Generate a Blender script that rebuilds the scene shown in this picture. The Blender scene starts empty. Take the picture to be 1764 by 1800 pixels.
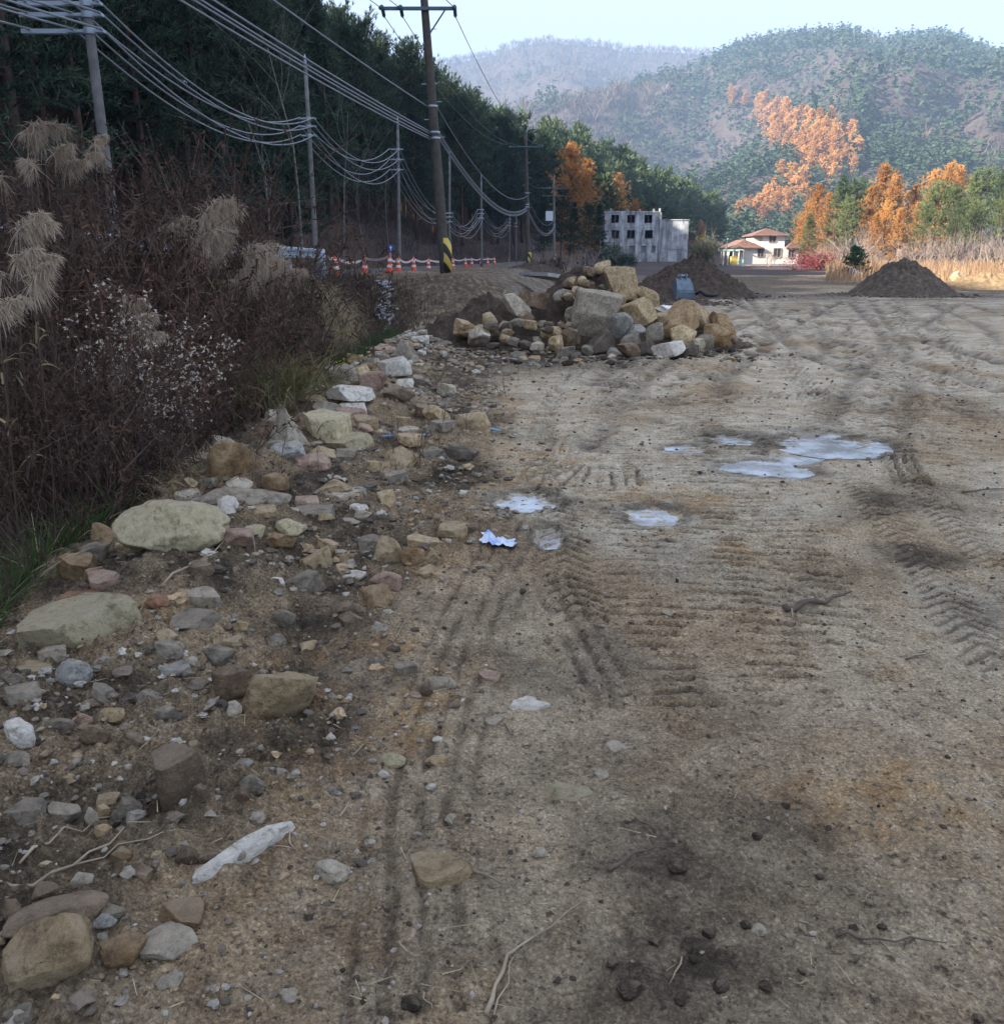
import bpy, math, random
import numpy as np
from mathutils import Vector, Matrix

# ---------------------------------------------------------------- camera, light, exposure
scene = bpy.context.scene
FPX = 1527.0                       # focal length in photo pixels (photo 1764 x 1800)
PITCH = math.radians(16.07)
CAM_Z = 1.6
cam_data = bpy.data.cameras.new('camera')
cam_data.sensor_fit = 'HORIZONTAL'
cam_data.angle = 2 * math.atan(882 / FPX)
cam_data.clip_start = 0.05
cam_data.clip_end = 6000
cam = bpy.data.objects.new('camera', cam_data)
scene.collection.objects.link(cam)
cam.location = (0, 0, CAM_Z)
cam.rotation_euler = (math.pi / 2 - PITCH, 0, 0)
scene.camera = cam

SUN_EL = math.radians(27)
SUN_DIR = Vector((-0.95, -0.31, 0)).normalized() * math.cos(SUN_EL) + Vector((0, 0, math.sin(SUN_EL)))
world = bpy.data.worlds.new('World')
scene.world = world
world.use_nodes = True
wn, wl = world.node_tree.nodes, world.node_tree.links
wn.clear()
w_out = wn.new('ShaderNodeOutputWorld')
w_bg = wn.new('ShaderNodeBackground')
w_bg.inputs['Strength'].default_value = 0.085
w_sky = wn.new('ShaderNodeTexSky')
w_sky.sky_type = 'NISHITA'
w_sky.sun_disc = False
w_sky.sun_elevation = SUN_EL
w_sky.sun_rotation = math.atan2(SUN_DIR.x, SUN_DIR.y)
w_sky.altitude = 300
w_sky.air_density = 1.0
w_sky.dust_density = 0.6
w_sky.ozone_density = 1.5
# thin high cloud over the whole sky
w_tc = wn.new('ShaderNodeTexCoord')
w_map = wn.new('ShaderNodeMapping')
w_map.inputs['Scale'].default_value = (1.0, 1.0, 3.5)
w_noise = wn.new('ShaderNodeTexNoise')
w_noise.inputs['Scale'].default_value = 2.2
w_noise.inputs['Detail'].default_value = 6
w_noise.inputs['Roughness'].default_value = 0.55
w_ramp = wn.new('ShaderNodeValToRGB')
w_ramp.color_ramp.elements[0].position = 0.42
w_ramp.color_ramp.elements[0].color = (0.91, 0.91, 0.91, 1)
w_ramp.color_ramp.elements[1].position = 0.72
w_ramp.color_ramp.elements[1].color = (0.97, 0.97, 0.97, 1)
w_mix = wn.new('ShaderNodeMixRGB')
w_mix.inputs['Color2'].default_value = (1.44, 1.56, 1.92, 1)
wl.new(w_tc.outputs['Generated'], w_map.inputs['Vector'])
wl.new(w_map.outputs['Vector'], w_noise.inputs['Vector'])
wl.new(w_noise.outputs['Fac'], w_ramp.inputs['Fac'])
wl.new(w_ramp.outputs['Color'], w_mix.inputs['Fac'])
wl.new(w_sky.outputs['Color'], w_mix.inputs['Color1'])
wl.new(w_mix.outputs['Color'], w_bg.inputs['Color'])
wl.new(w_bg.outputs['Background'], w_out.inputs['Surface'])

sun_data = bpy.data.lights.new('sun', 'SUN')
sun_data.energy = 2.9
sun_data.angle = math.radians(0.5)
sun_data.color = (1.0, 0.91, 0.78)
sun = bpy.data.objects.new('sun', sun_data)
scene.collection.objects.link(sun)
sun.rotation_euler = (-SUN_DIR).to_track_quat('-Z', 'Y').to_euler()
sun.location = (-40, -20, 60)

scene.view_settings.view_transform = 'Standard'
scene.view_settings.look = 'None'
scene.view_settings.gamma = 1
scene.view_settings.use_curve_mapping = False
scene.view_settings.exposure = 3.05
scene.cycles.use_denoising = True
scene.cycles.max_bounces = 4
scene.cycles.diffuse_bounces = 3
scene.cycles.glossy_bounces = 2
scene.cycles.transmission_bounces = 3
scene.cycles.volume_bounces = 0
scene.cycles.transparent_max_bounces = 8

# ---------------------------------------------------------------- helpers
rng = np.random.default_rng(11)
random.seed(5)
COL = scene.collection
R_AX = np.array([1.0, 0, 0])
F_AX = np.array([0, math.cos(PITCH), -math.sin(PITCH)])
U_AX = np.array([0, math.sin(PITCH), math.cos(PITCH)])


def ray(px, py):
    return F_AX + R_AX * (px - 882) / FPX + U_AX * (900 - py) / FPX


def at_depth(px, py, d):
    """point seen at a photo position, d metres ahead (along y)"""
    v = ray(px, py)
    return np.array([0, 0, CAM_Z]) + v * (d / v[1])


_prm = np.random.default_rng(3).permutation(4096).astype(np.int32)
_prm2 = np.concatenate([_prm, _prm])
_ga = np.random.default_rng(4).uniform(0, 2 * math.pi, 4096)
_gx = np.cos(_ga).astype(np.float32); _gy = np.sin(_ga).astype(np.float32)


def perlin(x, y, seed=0):
    x = np.asarray(x, float); y = np.asarray(y, float)
    xi = np.floor(x); yi = np.floor(y)
    xf = (x - xi).astype(np.float32); yf = (y - yi).astype(np.float32)
    u = xf * xf * xf * (xf * (xf * 6 - 15) + 10)
    v = yf * yf * yf * (yf * (yf * 6 - 15) + 10)
    xi = xi.astype(np.int32) + seed * 131; yi = yi.astype(np.int32) + seed * 57
    hx0 = _prm[xi & 4095]; hx1 = _prm[(xi + 1) & 4095]
    y0 = yi & 4095; y1 = (yi + 1) & 4095

    def g(hx, yy, dx, dy):
        h = _prm2[hx + yy]
        return _gx[h] * (xf - dx) + _gy[h] * (yf - dy)
    a = g(hx0, y0, 0, 0); b = g(hx1, y0, 1, 0); c = g(hx0, y1, 0, 1); d = g(hx1, y1, 1, 1)
    a = a + (b - a) * u
    return 1.5 * (a + (c + (d - c) * u - a) * v)


def fbm(x, y, seed=0, octv=4, gain=0.5, lac=2.03):
    s = 0.0; a = 1.0; t = 0.0
    for i in range(octv):
        s = s + a * perlin(x, y, seed + i * 17)
        t += a
        x = x * lac + 3.7; y = y * lac + 1.3
        a *= gain
    return s / t


def sstep(a, b, x):
    t = np.clip((x - a) / (b - a), 0, 1)
    return t * t * (3 - 2 * t)


# ---------------------------------------------------------------- terrain height
EDGE_Y = [-200, 10, 20, 30, 40, 53, 67, 102, 135, 170]
EDGE_X = [-6.6, -6.5, -6.1, -5.0, -4.4, -3.4, -1.7, 4.6, 9.5, 15]
FOOT_Y = [-200, 40, 60, 80, 110, 140, 165, 200, 235, 280]
FOOT_X = [-15, -14.5, -12.0, -9.0, -3.0, 6, 18, 40, 60, 66]


def road_edge(y): return np.interp(y, EDGE_Y, EDGE_X)
def road_z(y): return np.interp(y, [0, 60, 110, 160], [1.1, 1.1, 1.45, 2.0])
def hill_foot(y): return np.interp(y, FOOT_Y, FOOT_X)
def field_z(y): return np.interp(y, [0, 50, 130, 300, 600], [0, 0, 1.2, 3.5, 8])
def rubble_x(y): return np.interp(y, [1.2, 2.7, 5.5, 9, 14, 18], [-0.95, -0.62, -0.15, 0.0, -0.3, -0.6])
def ditch_edge(y): return np.interp(y, [0, 3, 5, 9, 18, 24, 28], [-1.9, -2.1, -2.35, -2.45, -2.1, -2.3, -2.6])


def elev_table(pts):
    az, te = [], []
    for px, py in pts:
        v = ray(px, py)
        az.append(math.atan2(v[0], v[1])); te.append(v[2] / math.hypot(v[0], v[1]))
    return np.array(az), np.array(te)


AZ_A, TE_A = elev_table([(200, 150), (700, 120), (820, 102), (870, 92), (900, 80), (960, 71), (1000, 76), (1050, 78), (1110, 90), (1150, 88), (1230, 93), (1330, 105), (1764, 160)])
AZ_B, TE_B = elev_table([(300, 290), (700, 260), (880, 200), (1000, 180), (1150, 150), (1230, 124), (1280, 100), (1310, 90), (1350, 80), (1400, 74),
                         (1440, 72), (1490, 70), (1530, 80), (1560, 86), (1600, 78), (1640, 72), (1670, 80), (1700, 90), (1764, 114), (2200, 130)])


def H(x, y, fine=False):
    x = np.asarray(x, float); y = np.asarray(y, float)
    z = field_z(y) + 0.05 * fbm(x * 0.25, y * 0.25, 3, 3)
    z = z + sstep(0, 30, x - np.interp(y, [40, 90, 140], [60, 46, 48])) * sstep(70, 100, y) * 2.2
    e = road_edge(y); rz = road_z(y)
    de = ditch_edge(y)
    # ditch between the field edge and the road bank
    near = 1 - sstep(23.5, 29, y)
    bottom = -1.15 + 0.15 * fbm(x * 0.6, y * 0.6, 9, 2)
    w = sstep(0, 1.25, de - x)
    ditch = z * (1 - w) + bottom * w
    up = sstep(0, 1, (e + 2.0 - x) / 2.0)
    ditch = ditch * (1 - up) + (rz - 0.06) * up
    # soil plateau that carries the big pole
    pe = np.interp(y, [24, 28, 40, 60, 100], [1.6, 2.2, 3.4, 5.5, 10.5])
    plat = (rz + 0.12 + 0.12 * fbm(x * 0.5, y * 0.5, 21, 3))
    wp = sstep(0, 1, (pe - x) / 3.2)
    farz = z * (1 - wp) + plat * wp
    yn = y + 0.8 * fbm(x * 0.35, y * 0.1, 31, 2)
    near = 1 - sstep(22.6, 27.6, yn)
    zz = np.where(x < 9, ditch * near + farz * (1 - near), z)
    # road bed
    on = sstep(-0.6, 0.1, e - x)
    zz = zz * (1 - on) + (rz - 0.05) * on
    # hillside
    foot = hill_foot(y)
    u = np.maximum(foot - x, 0)
    sl = np.interp(y, [0, 60, 95, 130, 200, 240], [1.3, 1.05, 0.72, 0.62, 0.62, 0.7])
    cap = np.interp(y, [-200, 50, 90, 130, 200, 240, 300, 400], [112, 104, 60, 46, 36, 22, 7, 0.01])
    hh = cap * (1 - np.exp(-sl * u / cap))
    hh = hh + np.minimum(u * 0.12, 2.0) * fbm(x * 0.06, y * 0.06, 41, 4) * np.minimum(cap / 10, 1)
    zz = zz + hh
    # mountains
    r = np.hypot(x, y)
    az = np.arctan2(x, y)
    fade = 1 - sstep(1.25, 1.6, np.abs(az))
    if np.any(r > 240):
        rn = fbm(x / 210, y / 210, 51, 4)
        rid = 1 - np.abs(fbm(x / 300 + 7, y / 300, 61, 4)) * 2
        sB = (r - 400) / (1150.0 - 400)
        zB = 1.6 + 1150 * np.interp(az, AZ_B, TE_B) * fade
        sBc = np.clip(sB, 0, 1)
        pB = zB * np.where(sB < 1, sBc ** 1.15, np.maximum(1 - (sB - 1) * 0.9, -0.1))
        pB = pB + (34 * rn + 95 * (rid - 0.55)) * np.clip(sBc * (1 - sBc) * 4, 0, 1) * (1 - sBc ** 3) * fade
        sA = (r - 900) / (1750.0 - 900)
        zA = 1.6 + 1750 * np.interp(az, AZ_A, TE_A) * fade
        sAc = np.clip(sA, 0, 1)
        pA = zA * np.where(sA < 1, sAc ** 1.1, np.maximum(1 - (sA - 1) * 0.9, -0.1))
        pA = pA + (40 * rn + 100 * (rid - 0.55)) * np.clip(sAc * (1 - sAc) * 4, 0, 1) * (1 - sAc ** 3) * fade
        zz = np.maximum(zz, zz * 0.3 + np.maximum(pA, pB))
    return zz


def hit(px, py, r0=6.0, r1=2200.0):
    """march a sight line to the terrain"""
    v = ray(px, py)
    s = np.geomspace(r0, r1, 900)
    P = np.array([0, 0, CAM_Z])[None] + v[None] * s[:, None]
    below = P[:, 2] < H(P[:, 0], P[:, 1])
    i = int(np.argmax(below)) if below.any() else len(s) - 1
    return P[i]


def G(px, py, z=0.0):
    """ground contact on the field plane"""
    v = ray(px, py)
    s = (z - CAM_Z) / v[2]
    return np.array([v[0] * s, v[1] * s, z])


# ---------------------------------------------------------------- mesh and object helpers
def build_mesh(name, V, Q=None, T=None, mat=None, smooth=False, col=None, mats=None, midx=None):
    V = np.asarray(V, np.float32).reshape(-1, 3)
    lt, lv = [], []
    if Q is not None and len(Q):
        Q = np.asarray(Q, np.int32).reshape(-1, 4); lv.append(Q.ravel()); lt.append(np.full(len(Q), 4, np.int32))
    if T is not None and len(T):
        T = np.asarray(T, np.int32).reshape(-1, 3); lv.append(T.ravel()); lt.append(np.full(len(T), 3, np.int32))
    lv = np.concatenate(lv); lt = np.concatenate(lt)
    me = bpy.data.meshes.new(name)
    me.vertices.add(len(V)); me.vertices.foreach_set('co', V.ravel())
    me.loops.add(len(lv)); me.loops.foreach_set('vertex_index', lv)
    me.polygons.add(len(lt))
    ls = np.zeros(len(lt), np.int32); ls[1:] = np.cumsum(lt)[:-1]
    me.polygons.foreach_set('loop_start', ls)
    me.polygons.foreach_set('use_smooth', np.full(len(lt), bool(smooth)))
    if midx is not None:
        me.polygons.foreach_set('material_index', np.asarray(midx, np.int32))
    if col is not None:
        a = me.color_attributes.new('col', 'FLOAT_COLOR', 'POINT')
        c = np.ones((len(V), 4), np.float32); col = np.asarray(col, np.float32); c[:, :col.shape[1]] = col
        a.data.foreach_set('color', c.ravel())
    me.update(calc_edges=True)
    for m in (mats or ([mat] if mat else [])):
        me.materials.append(m)
    return me


class MB:
    """collects vertices, quads and triangles"""
    def __init__(s): s.V = []; s.Q = []; s.T = []; s.C = []; s.n = 0
    def add(s, V, Q=None, T=None, col=None):
        V = np.asarray(V, float).reshape(-1, 3)
        if Q is not None and len(Q): s.Q.append(np.asarray(Q).reshape(-1, 4) + s.n)
        if T is not None and len(T): s.T.append(np.asarray(T).reshape(-1, 3) + s.n)
        s.V.append(V); s.n += len(V)
        if col is not None:
            c = np.asarray(col, float)
            s.C.append(np.broadcast_to(c, (len(V), 3)) if c.ndim == 1 else c)
        return s
    def box(s, lo, hi, M=None):
        lo = np.array(lo, float); hi = np.array(hi, float)
        V = np.array([[(lo, hi)[i][0], (lo, hi)[j][1], (lo, hi)[k][2]] for i in (0, 1) for j in (0, 1) for k in (0, 1)])
        if M is not None: V = V @ np.array(M.to_3x3()).T + np.array(M.translation)
        return s.add(V, [[0, 1, 3, 2], [4, 6, 7, 5], [0, 4, 5, 1], [2, 3, 7, 6], [0, 2, 6, 4], [1, 5, 7, 3]])
    def tube(s, pts, radii, sides=6, caps=True, col=None):
        P = np.asarray(pts, float); n = len(P)
        r = np.broadcast_to(np.asarray(radii, float), (n,))
        d = np.gradient(P, axis=0); d /= np.maximum(np.linalg.norm(d, axis=1, keepdims=True), 1e-9)
        ref = np.array([0.0, 0, 1]) if abs(d[0][2]) < 0.9 else np.array([1.0, 0, 0])
        a = np.cross(d, ref); a /= np.maximum(np.linalg.norm(a, axis=1, keepdims=True), 1e-9)
        b = np.cross(d, a)
        th = np.arange(sides) * 2 * math.pi / sides
        V = P[:, None] + r[:, None, None] * (a[:, None] * np.cos(th)[None, :, None] + b[:, None] * np.sin(th)[None, :, None])
        i = np.arange(n - 1)[:, None] * sides; j = np.arange(sides)[None]; k = (j + 1) % sides
        Q = np.stack([i + j, i + k, i + k + sides, i + j + sides], -1).reshape(-1, 4)
        V = V.reshape(-1, 3); T = []
        if caps:
            V = np.vstack([V, P[0], P[-1]]); m = n * sides
            T = [[m, (q + 1) % sides, q] for q in range(sides)] + [[m + 1, m - sides + q, m - sides + (q + 1) % sides] for q in range(sides)]
        return s.add(V, Q, T, col)
    def mesh(s, name, mat=None, smooth=False, **k):
        return build_mesh(name, np.vstack(s.V), np.vstack(s.Q) if s.Q else None, np.vstack(s.T) if s.T else None, mat, smooth,
                          col=np.vstack(s.C) if s.C else None, **k)


def blades(P, D, L, W, bend=0.3, segs=3, tip=0.1, curl=None):
    """N thin strips: roots P, directions D, lengths L, widths W; bend = droop"""
    P = np.asarray(P, float); N = len(P)
    D = np.asarray(D, float); D = D / np.maximum(np.linalg.norm(D, axis=1, keepdims=True), 1e-9)
    L = np.broadcast_to(np.asarray(L, float), (N,)); W = np.broadcast_to(np.asarray(W, float), (N,))
    bend = np.broadcast_to(np.asarray(bend, float), (N,))
    t = np.linspace(0, 1, segs + 1)
    pos = P[:, None] + D[:, None] * (L[:, None] * t)[..., None]
    pos[..., 2] -= (bend * L)[:, None] * t ** 2
    if curl is not None: pos += curl[:, None] * (L[:, None] * t ** 2)[..., None]
    side = np.cross(D, rng.normal(size=(N, 3))); side /= np.maximum(np.linalg.norm(side, axis=1, keepdims=True), 1e-9)
    wd = W[:, None] * (1 - (1 - tip) * t)[None] * 0.5
    V = np.stack([pos - side[:, None] * wd[..., None], pos + side[:, None] * wd[..., None]], 2)
    b = (np.arange(N) * (segs + 1) * 2)[:, None]; i = np.arange(segs)[None] * 2
    Q = np.stack([b + i, b + i + 1, b + i + 3, b + i + 2], -1).reshape(-1, 4)
    return V.reshape(-1, 3), Q


def put(o, label=None, cat=None, group=None, kind=None):
    if label: o['label'] = label
    if cat: o['category'] = cat
    if group: o['group'] = group
    if kind: o['kind'] = kind
    return o


def obj(name, me, parent=None, loc=(0, 0, 0), rot=(0, 0, 0), scale=(1, 1, 1)):
    o = bpy.data.objects.new(name, me)
    COL.objects.link(o)
    if parent is not None: o.parent = parent
    o.location = loc; o.rotation_euler = rot
    o.scale = scale if hasattr(scale, '__len__') else (scale,) * 3
    return o


def empty(name, loc, rotz=0.0, scale=1.0):
    o = obj(name, None, None, loc, (0, 0, rotz), scale)
    o.empty_display_size = 0.3
    return o


# ---------------------------------------------------------------- material helpers
class Nodes:
    def __init__(s, name):
        s.m = bpy.data.materials.new(name); s.m.use_nodes = True
        s.t = s.m.node_tree; s.n = s.t.nodes; s.l = s.t.links
        s.b = s.n['Principled BSDF']; s.out = s.n['Material Output']
        s.b.inputs['Specular IOR Level'].default_value = 0.25
        s.tc = s.n.new('ShaderNodeTexCoord')
    def link(s, a, b): s.l.new(a, b)
    def noise(s, scale, detail=4, rough=0.55, vec=None, dist=0.0):
        n = s.n.new('ShaderNodeTexNoise')
        n.inputs['Scale'].default_value = scale; n.inputs['Detail'].default_value = detail
        n.inputs['Roughness'].default_value = rough; n.inputs['Distortion'].default_value = dist
        s.link(vec or s.tc.outputs['Object'], n.inputs['Vector'])
        return n.outputs['Fac']
    def voro(s, scale, vec=None, out='Distance', feat='F1'):
        n = s.n.new('ShaderNodeTexVoronoi'); n.inputs['Scale'].default_value = scale; n.feature = feat
        s.link(vec or s.tc.outputs['Object'], n.inputs['Vector'])
        return n.outputs[out]
    def map(s, scale=(1, 1, 1), loc=(0, 0, 0), rot=(0, 0, 0), vec=None):
        n = s.n.new('ShaderNodeMapping'); n.inputs['Scale'].default_value = scale
        n.inputs['Location'].default_value = loc; n.inputs['Rotation'].default_value = rot
        s.link(vec or s.tc.outputs['Object'], n.inputs['Vector'])
        return n.outputs['Vector']
    def ramp(s, fac, stops):
        n = s.n.new('ShaderNodeValToRGB'); cr = n.color_ramp
        while len(cr.elements) < len(stops): cr.elements.new(0.5)
        for e, (p, c) in zip(cr.elements, stops):
            e.position = p; e.color = (*c, 1) if hasattr(c, '__len__') else (c, c, c, 1)
        s.link(fac, n.inputs['Fac'])
        return n.outputs['Color']
    def mix(s, fac, a, b, mode='MIX'):
        n = s.n.new('ShaderNodeMixRGB'); n.blend_type = mode
        for v, k in ((fac, 'Fac'), (a, 'Color1'), (b, 'Color2')):
            if isinstance(v, (int, float)): n.inputs[k].default_value = v if k == 'Fac' else (v, v, v, 1)
            elif isinstance(v, tuple): n.inputs[k].default_value = (*v, 1)
            else: s.link(v, n.inputs[k])
        return n.outputs['Color']
    def math(s, op, a, b=0.0, clamp=False):
        n = s.n.new('ShaderNodeMath'); n.operation = op; n.use_clamp = clamp
        for v, k in ((a, 0), (b, 1)):
            if isinstance(v, (int, float)): n.inputs[k].default_value = v
            else: s.link(v, n.inputs[k])
        return n.outputs[0]
    def attr(s, name='col'):
        n = s.n.new('ShaderNodeAttribute'); n.attribute_name = name
        return n
    def sep(s, c):
        n = s.n.new('ShaderNodeSeparateColor'); s.link(c, n.inputs[0])
        return n.outputs
    def rand(s):
        return s.n.new('ShaderNodeObjectInfo').outputs['Random']
    def bump(s, h, strength=0.5, dist=0.02):
        n = s.n.new('ShaderNodeBump'); n.inputs['Strength'].default_value = strength; n.inputs['Distance'].default_value = dist
        s.link(h, n.inputs['Height']); s.link(n.outputs['Normal'], s.b.inputs['Normal'])
    def color(s, c, rough=None):
        if isinstance(c, tuple): s.b.inputs['Base Color'].default_value = (*c, 1)
        else: s.link(c, s.b.inputs['Base Color'])
        if rough is not None:
            if isinstance(rough, (int, float)): s.b.inputs['Roughness'].default_value = rough
            else: s.link(rough, s.b.inputs['Roughness'])
        return s.m
    def translucent(s, c, fac=0.35):
        t = s.n.new('ShaderNodeBsdfTranslucent'); mx = s.n.new('ShaderNodeMixShader'); mx.inputs[0].default_value = fac
        if isinstance(c, tuple): t.inputs['Color'].default_value = (*c, 1)
        else: s.link(c, t.inputs['Color'])
        s.link(s.b.outputs[0], mx.inputs[1]); s.link(t.outputs[0], mx.inputs[2]); s.link(mx.outputs[0], s.out.inputs['Surface'])


def simple(name, c, rough=0.8, var=0.25, scale=8.0, metal=0.0, bump=0.0):
    k = Nodes(name)
    n = k.noise(scale, 5, 0.6)
    lo = tuple(v * (1 - var) for v in c); hi = tuple(min(v * (1 + var), 1) for v in c)
    k.b.inputs['Metallic'].default_value = metal
    if bump: k.bump(n, bump, 0.02)
    return k.color(k.ramp(n, [(0.3, lo), (0.7, hi)]), rough)


def leafy(name, dark, light, trans=0.3, rough=0.6, scale=1.2):
    """foliage: colour varies from clump to clump and from plant to plant"""
    k = Nodes(name)
    n = k.noise(scale, 3, 0.6)
    f = k.math('ADD', k.math('MULTIPLY', n, 0.75), k.math('MULTIPLY', k.rand(), 0.25))
    c = k.ramp(f, [(0.3, dark), (0.68, light)])
    k.color(c, rough)
    k.b.inputs['Specular IOR Level'].default_value = 0.15
    if trans: k.translucent(c, trans)
    return k.m

# ---------------------------------------------------------------- ground materials
def ground_material():
    k = Nodes('dirt')
    a = k.attr()
    ch = k.sep(a.outputs['Color'])
    dark, ochre, litter, pale = ch[0], ch[1], ch[2], a.outputs['Alpha']
    n_big = k.noise(0.9, 6, 0.6)
    n_mid = k.noise(7.0, 8, 0.68)
    n_fine = k.noise(70.0, 6, 0.72)
    n_grit = k.noise(310.0, 3, 0.7)
    f = k.math('ADD', k.math('MULTIPLY', n_mid, 0.42), k.math('MULTIPLY', n_fine, 0.43))
    f = k.math('ADD', f, k.math('MULTIPLY', n_big, 0.15))
    base = k.ramp(f, [(0.34, (0.085, 0.055, 0.034)), (0.43, (0.27, 0.185, 0.115)), (0.52, (0.44, 0.32, 0.21)), (0.64, (0.60, 0.47, 0.33))])
    silt = k.ramp(f, [(0.36, (0.20, 0.16, 0.12)), (0.44, (0.46, 0.39, 0.305)), (0.56, (0.64, 0.56, 0.46))])
    pf = k.math('MULTIPLY', pale, k.ramp(k.noise(2.6, 6, 0.65), [(0.34, 0.0), (0.52, 1.0)]), True)
    c = k.mix(pf, base, silt)
    och = k.ramp(f, [(0.35, (0.2, 0.10, 0.04)), (0.58, (0.56, 0.33, 0.14))])
    of = k.math('MULTIPLY', ochre, k.ramp(k.noise(4.5, 6, 0.7), [(0.42, 0.0), (0.6, 0.8)]), True)
    c = k.mix(of, c, och)
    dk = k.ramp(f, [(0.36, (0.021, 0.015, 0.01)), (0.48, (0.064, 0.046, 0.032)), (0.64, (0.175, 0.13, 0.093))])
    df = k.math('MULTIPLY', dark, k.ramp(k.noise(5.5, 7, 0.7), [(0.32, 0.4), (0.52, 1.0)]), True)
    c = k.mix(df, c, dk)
    # granular soil: grains of slightly different tone with dark gaps
    for sc, am in ((95.0, 0.42), (230.0, 0.32)):
        vv = k.n.new('ShaderNodeVectorMath'); vv.operation = 'ADD'
        nz = k.n.new('ShaderNodeTexNoise'); nz.inputs['Scale'].default_value = sc * 0.7; nz.inputs['Detail'].default_value = 2
        k.link(k.tc.outputs['Object'], nz.inputs['Vector'])
        vs = k.n.new('ShaderNodeVectorMath'); vs.operation = 'SCALE'; vs.inputs['Scale'].default_value = 0.9 / sc
        k.link(nz.outputs['Color'], vs.inputs[0]); k.link(k.tc.outputs['Object'], vv.inputs[0]); k.link(vs.outputs[0], vv.inputs[1])
        vo = k.n.new('ShaderNodeTexVoronoi'); vo.inputs['Scale'].default_value = sc; k.link(vv.outputs[0], vo.inputs['Vector'])
        g = k.sep(vo.outputs['Color'])[0]
        gap = k.ramp(vo.outputs['Distance'], [(0.35, 1.0), (0.75, 0.35)])
        c = k.mix(k.math('MULTIPLY', am, k.math('SUBTRACT', 1.0, k.math('MULTIPLY', pf, 0.45))), c, k.mix(1.0, k.ramp(g, [(0.0, 0.35), (0.75, 1.15), (1.0, 1.7)]), gap, 'MULTIPLY'), 'MULTIPLY')
    c = k.mix(1.0, c, (1.72, 1.72, 1.57), 'MULTIPLY')
    crumb_shade = k.ramp(k.noise(34.0, 7, 0.72), [(0.36, 0.8), (0.46, 0.0)])  # dark flecks paint small crumb shadows into the soil colour
    c = k.mix(k.math('MULTIPLY', crumb_shade, k.math('SUBTRACT', 1.0, k.math('MULTIPLY', litter, 1.0))), c, (0.05, 0.036, 0.024))
    # dry pale grit and dark crumbs
    c = k.mix(k.ramp(n_grit, [(0.6, 0.0), (0.7, 0.5)]), c, (0.6, 0.52, 0.41))
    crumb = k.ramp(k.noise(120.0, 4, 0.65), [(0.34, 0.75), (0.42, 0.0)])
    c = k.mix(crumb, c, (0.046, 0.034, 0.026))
    lit = k.ramp(f, [(0.3, (0.03, 0.022, 0.016)), (0.5, (0.085, 0.06, 0.042)), (0.68, (0.16, 0.115, 0.08))])
    c = k.mix(litter, c, lit)
    hgt = k.math('ADD', k.math('MULTIPLY', n_fine, 0.9), k.math('MULTIPLY', n_mid, 0.6))
    hgt = k.math('ADD', hgt, k.math('MULTIPLY', n_grit, 0.35))
    hgt = k.math('ADD', hgt, k.math('MULTIPLY', k.voro(48.0), -0.5))
    k.bump(hgt, 1.0, 0.03)
    rough = k.math('SUBTRACT', 0.95, k.math('MULTIPLY', pf, 0.38))
    k.b.inputs['Specular IOR Level'].default_value = 0.3
    return k.color(c, rough)


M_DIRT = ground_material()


def mountain_material():
    k = Nodes('forest_floor')
    n = k.noise(0.05, 8, 0.65)
    n2 = k.noise(0.35, 8, 0.8)
    f = k.math('ADD', k.math('MULTIPLY', n, 0.35), k.math('MULTIPLY', n2, 0.65))
    return k.color(k.ramp(f, [(0.35, (0.03, 0.023, 0.02)), (0.5, (0.065, 0.048, 0.042)), (0.65, (0.11, 0.082, 0.072))]), 0.95)


M_FLOOR = mountain_material()

# puddles: (centre px, py, width px, height px)
PUDDLES = [(1455, 781, 185, 42), (1345, 822, 150, 34), (1200, 788, 70, 14), (1290, 774, 90, 24), (1395, 800, 110, 34), (1150, 905, 130, 40), (962, 945, 44, 40), (920, 885, 120, 36)]
PUD = []
for px, py, w, h in PUDDLES:
    c = G(px, py); l = G(px - w / 2, py); rr = G(px + w / 2, py); t_ = G(px, py - h / 2); b_ = G(px, py + h / 2)
    PUD.append((c[0], c[1], (rr[0] - l[0]) / 2, (t_[1] - b_[1]) / 2))


def seg_coords(X, Y, a, b):
    d = np.array(b) - np.array(a); L = math.hypot(*d); d = d / L
    rx = X - a[0]; ry = Y - a[1]
    return rx * d[0] + ry * d[1], rx * -d[1] + ry * d[0], L


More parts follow.
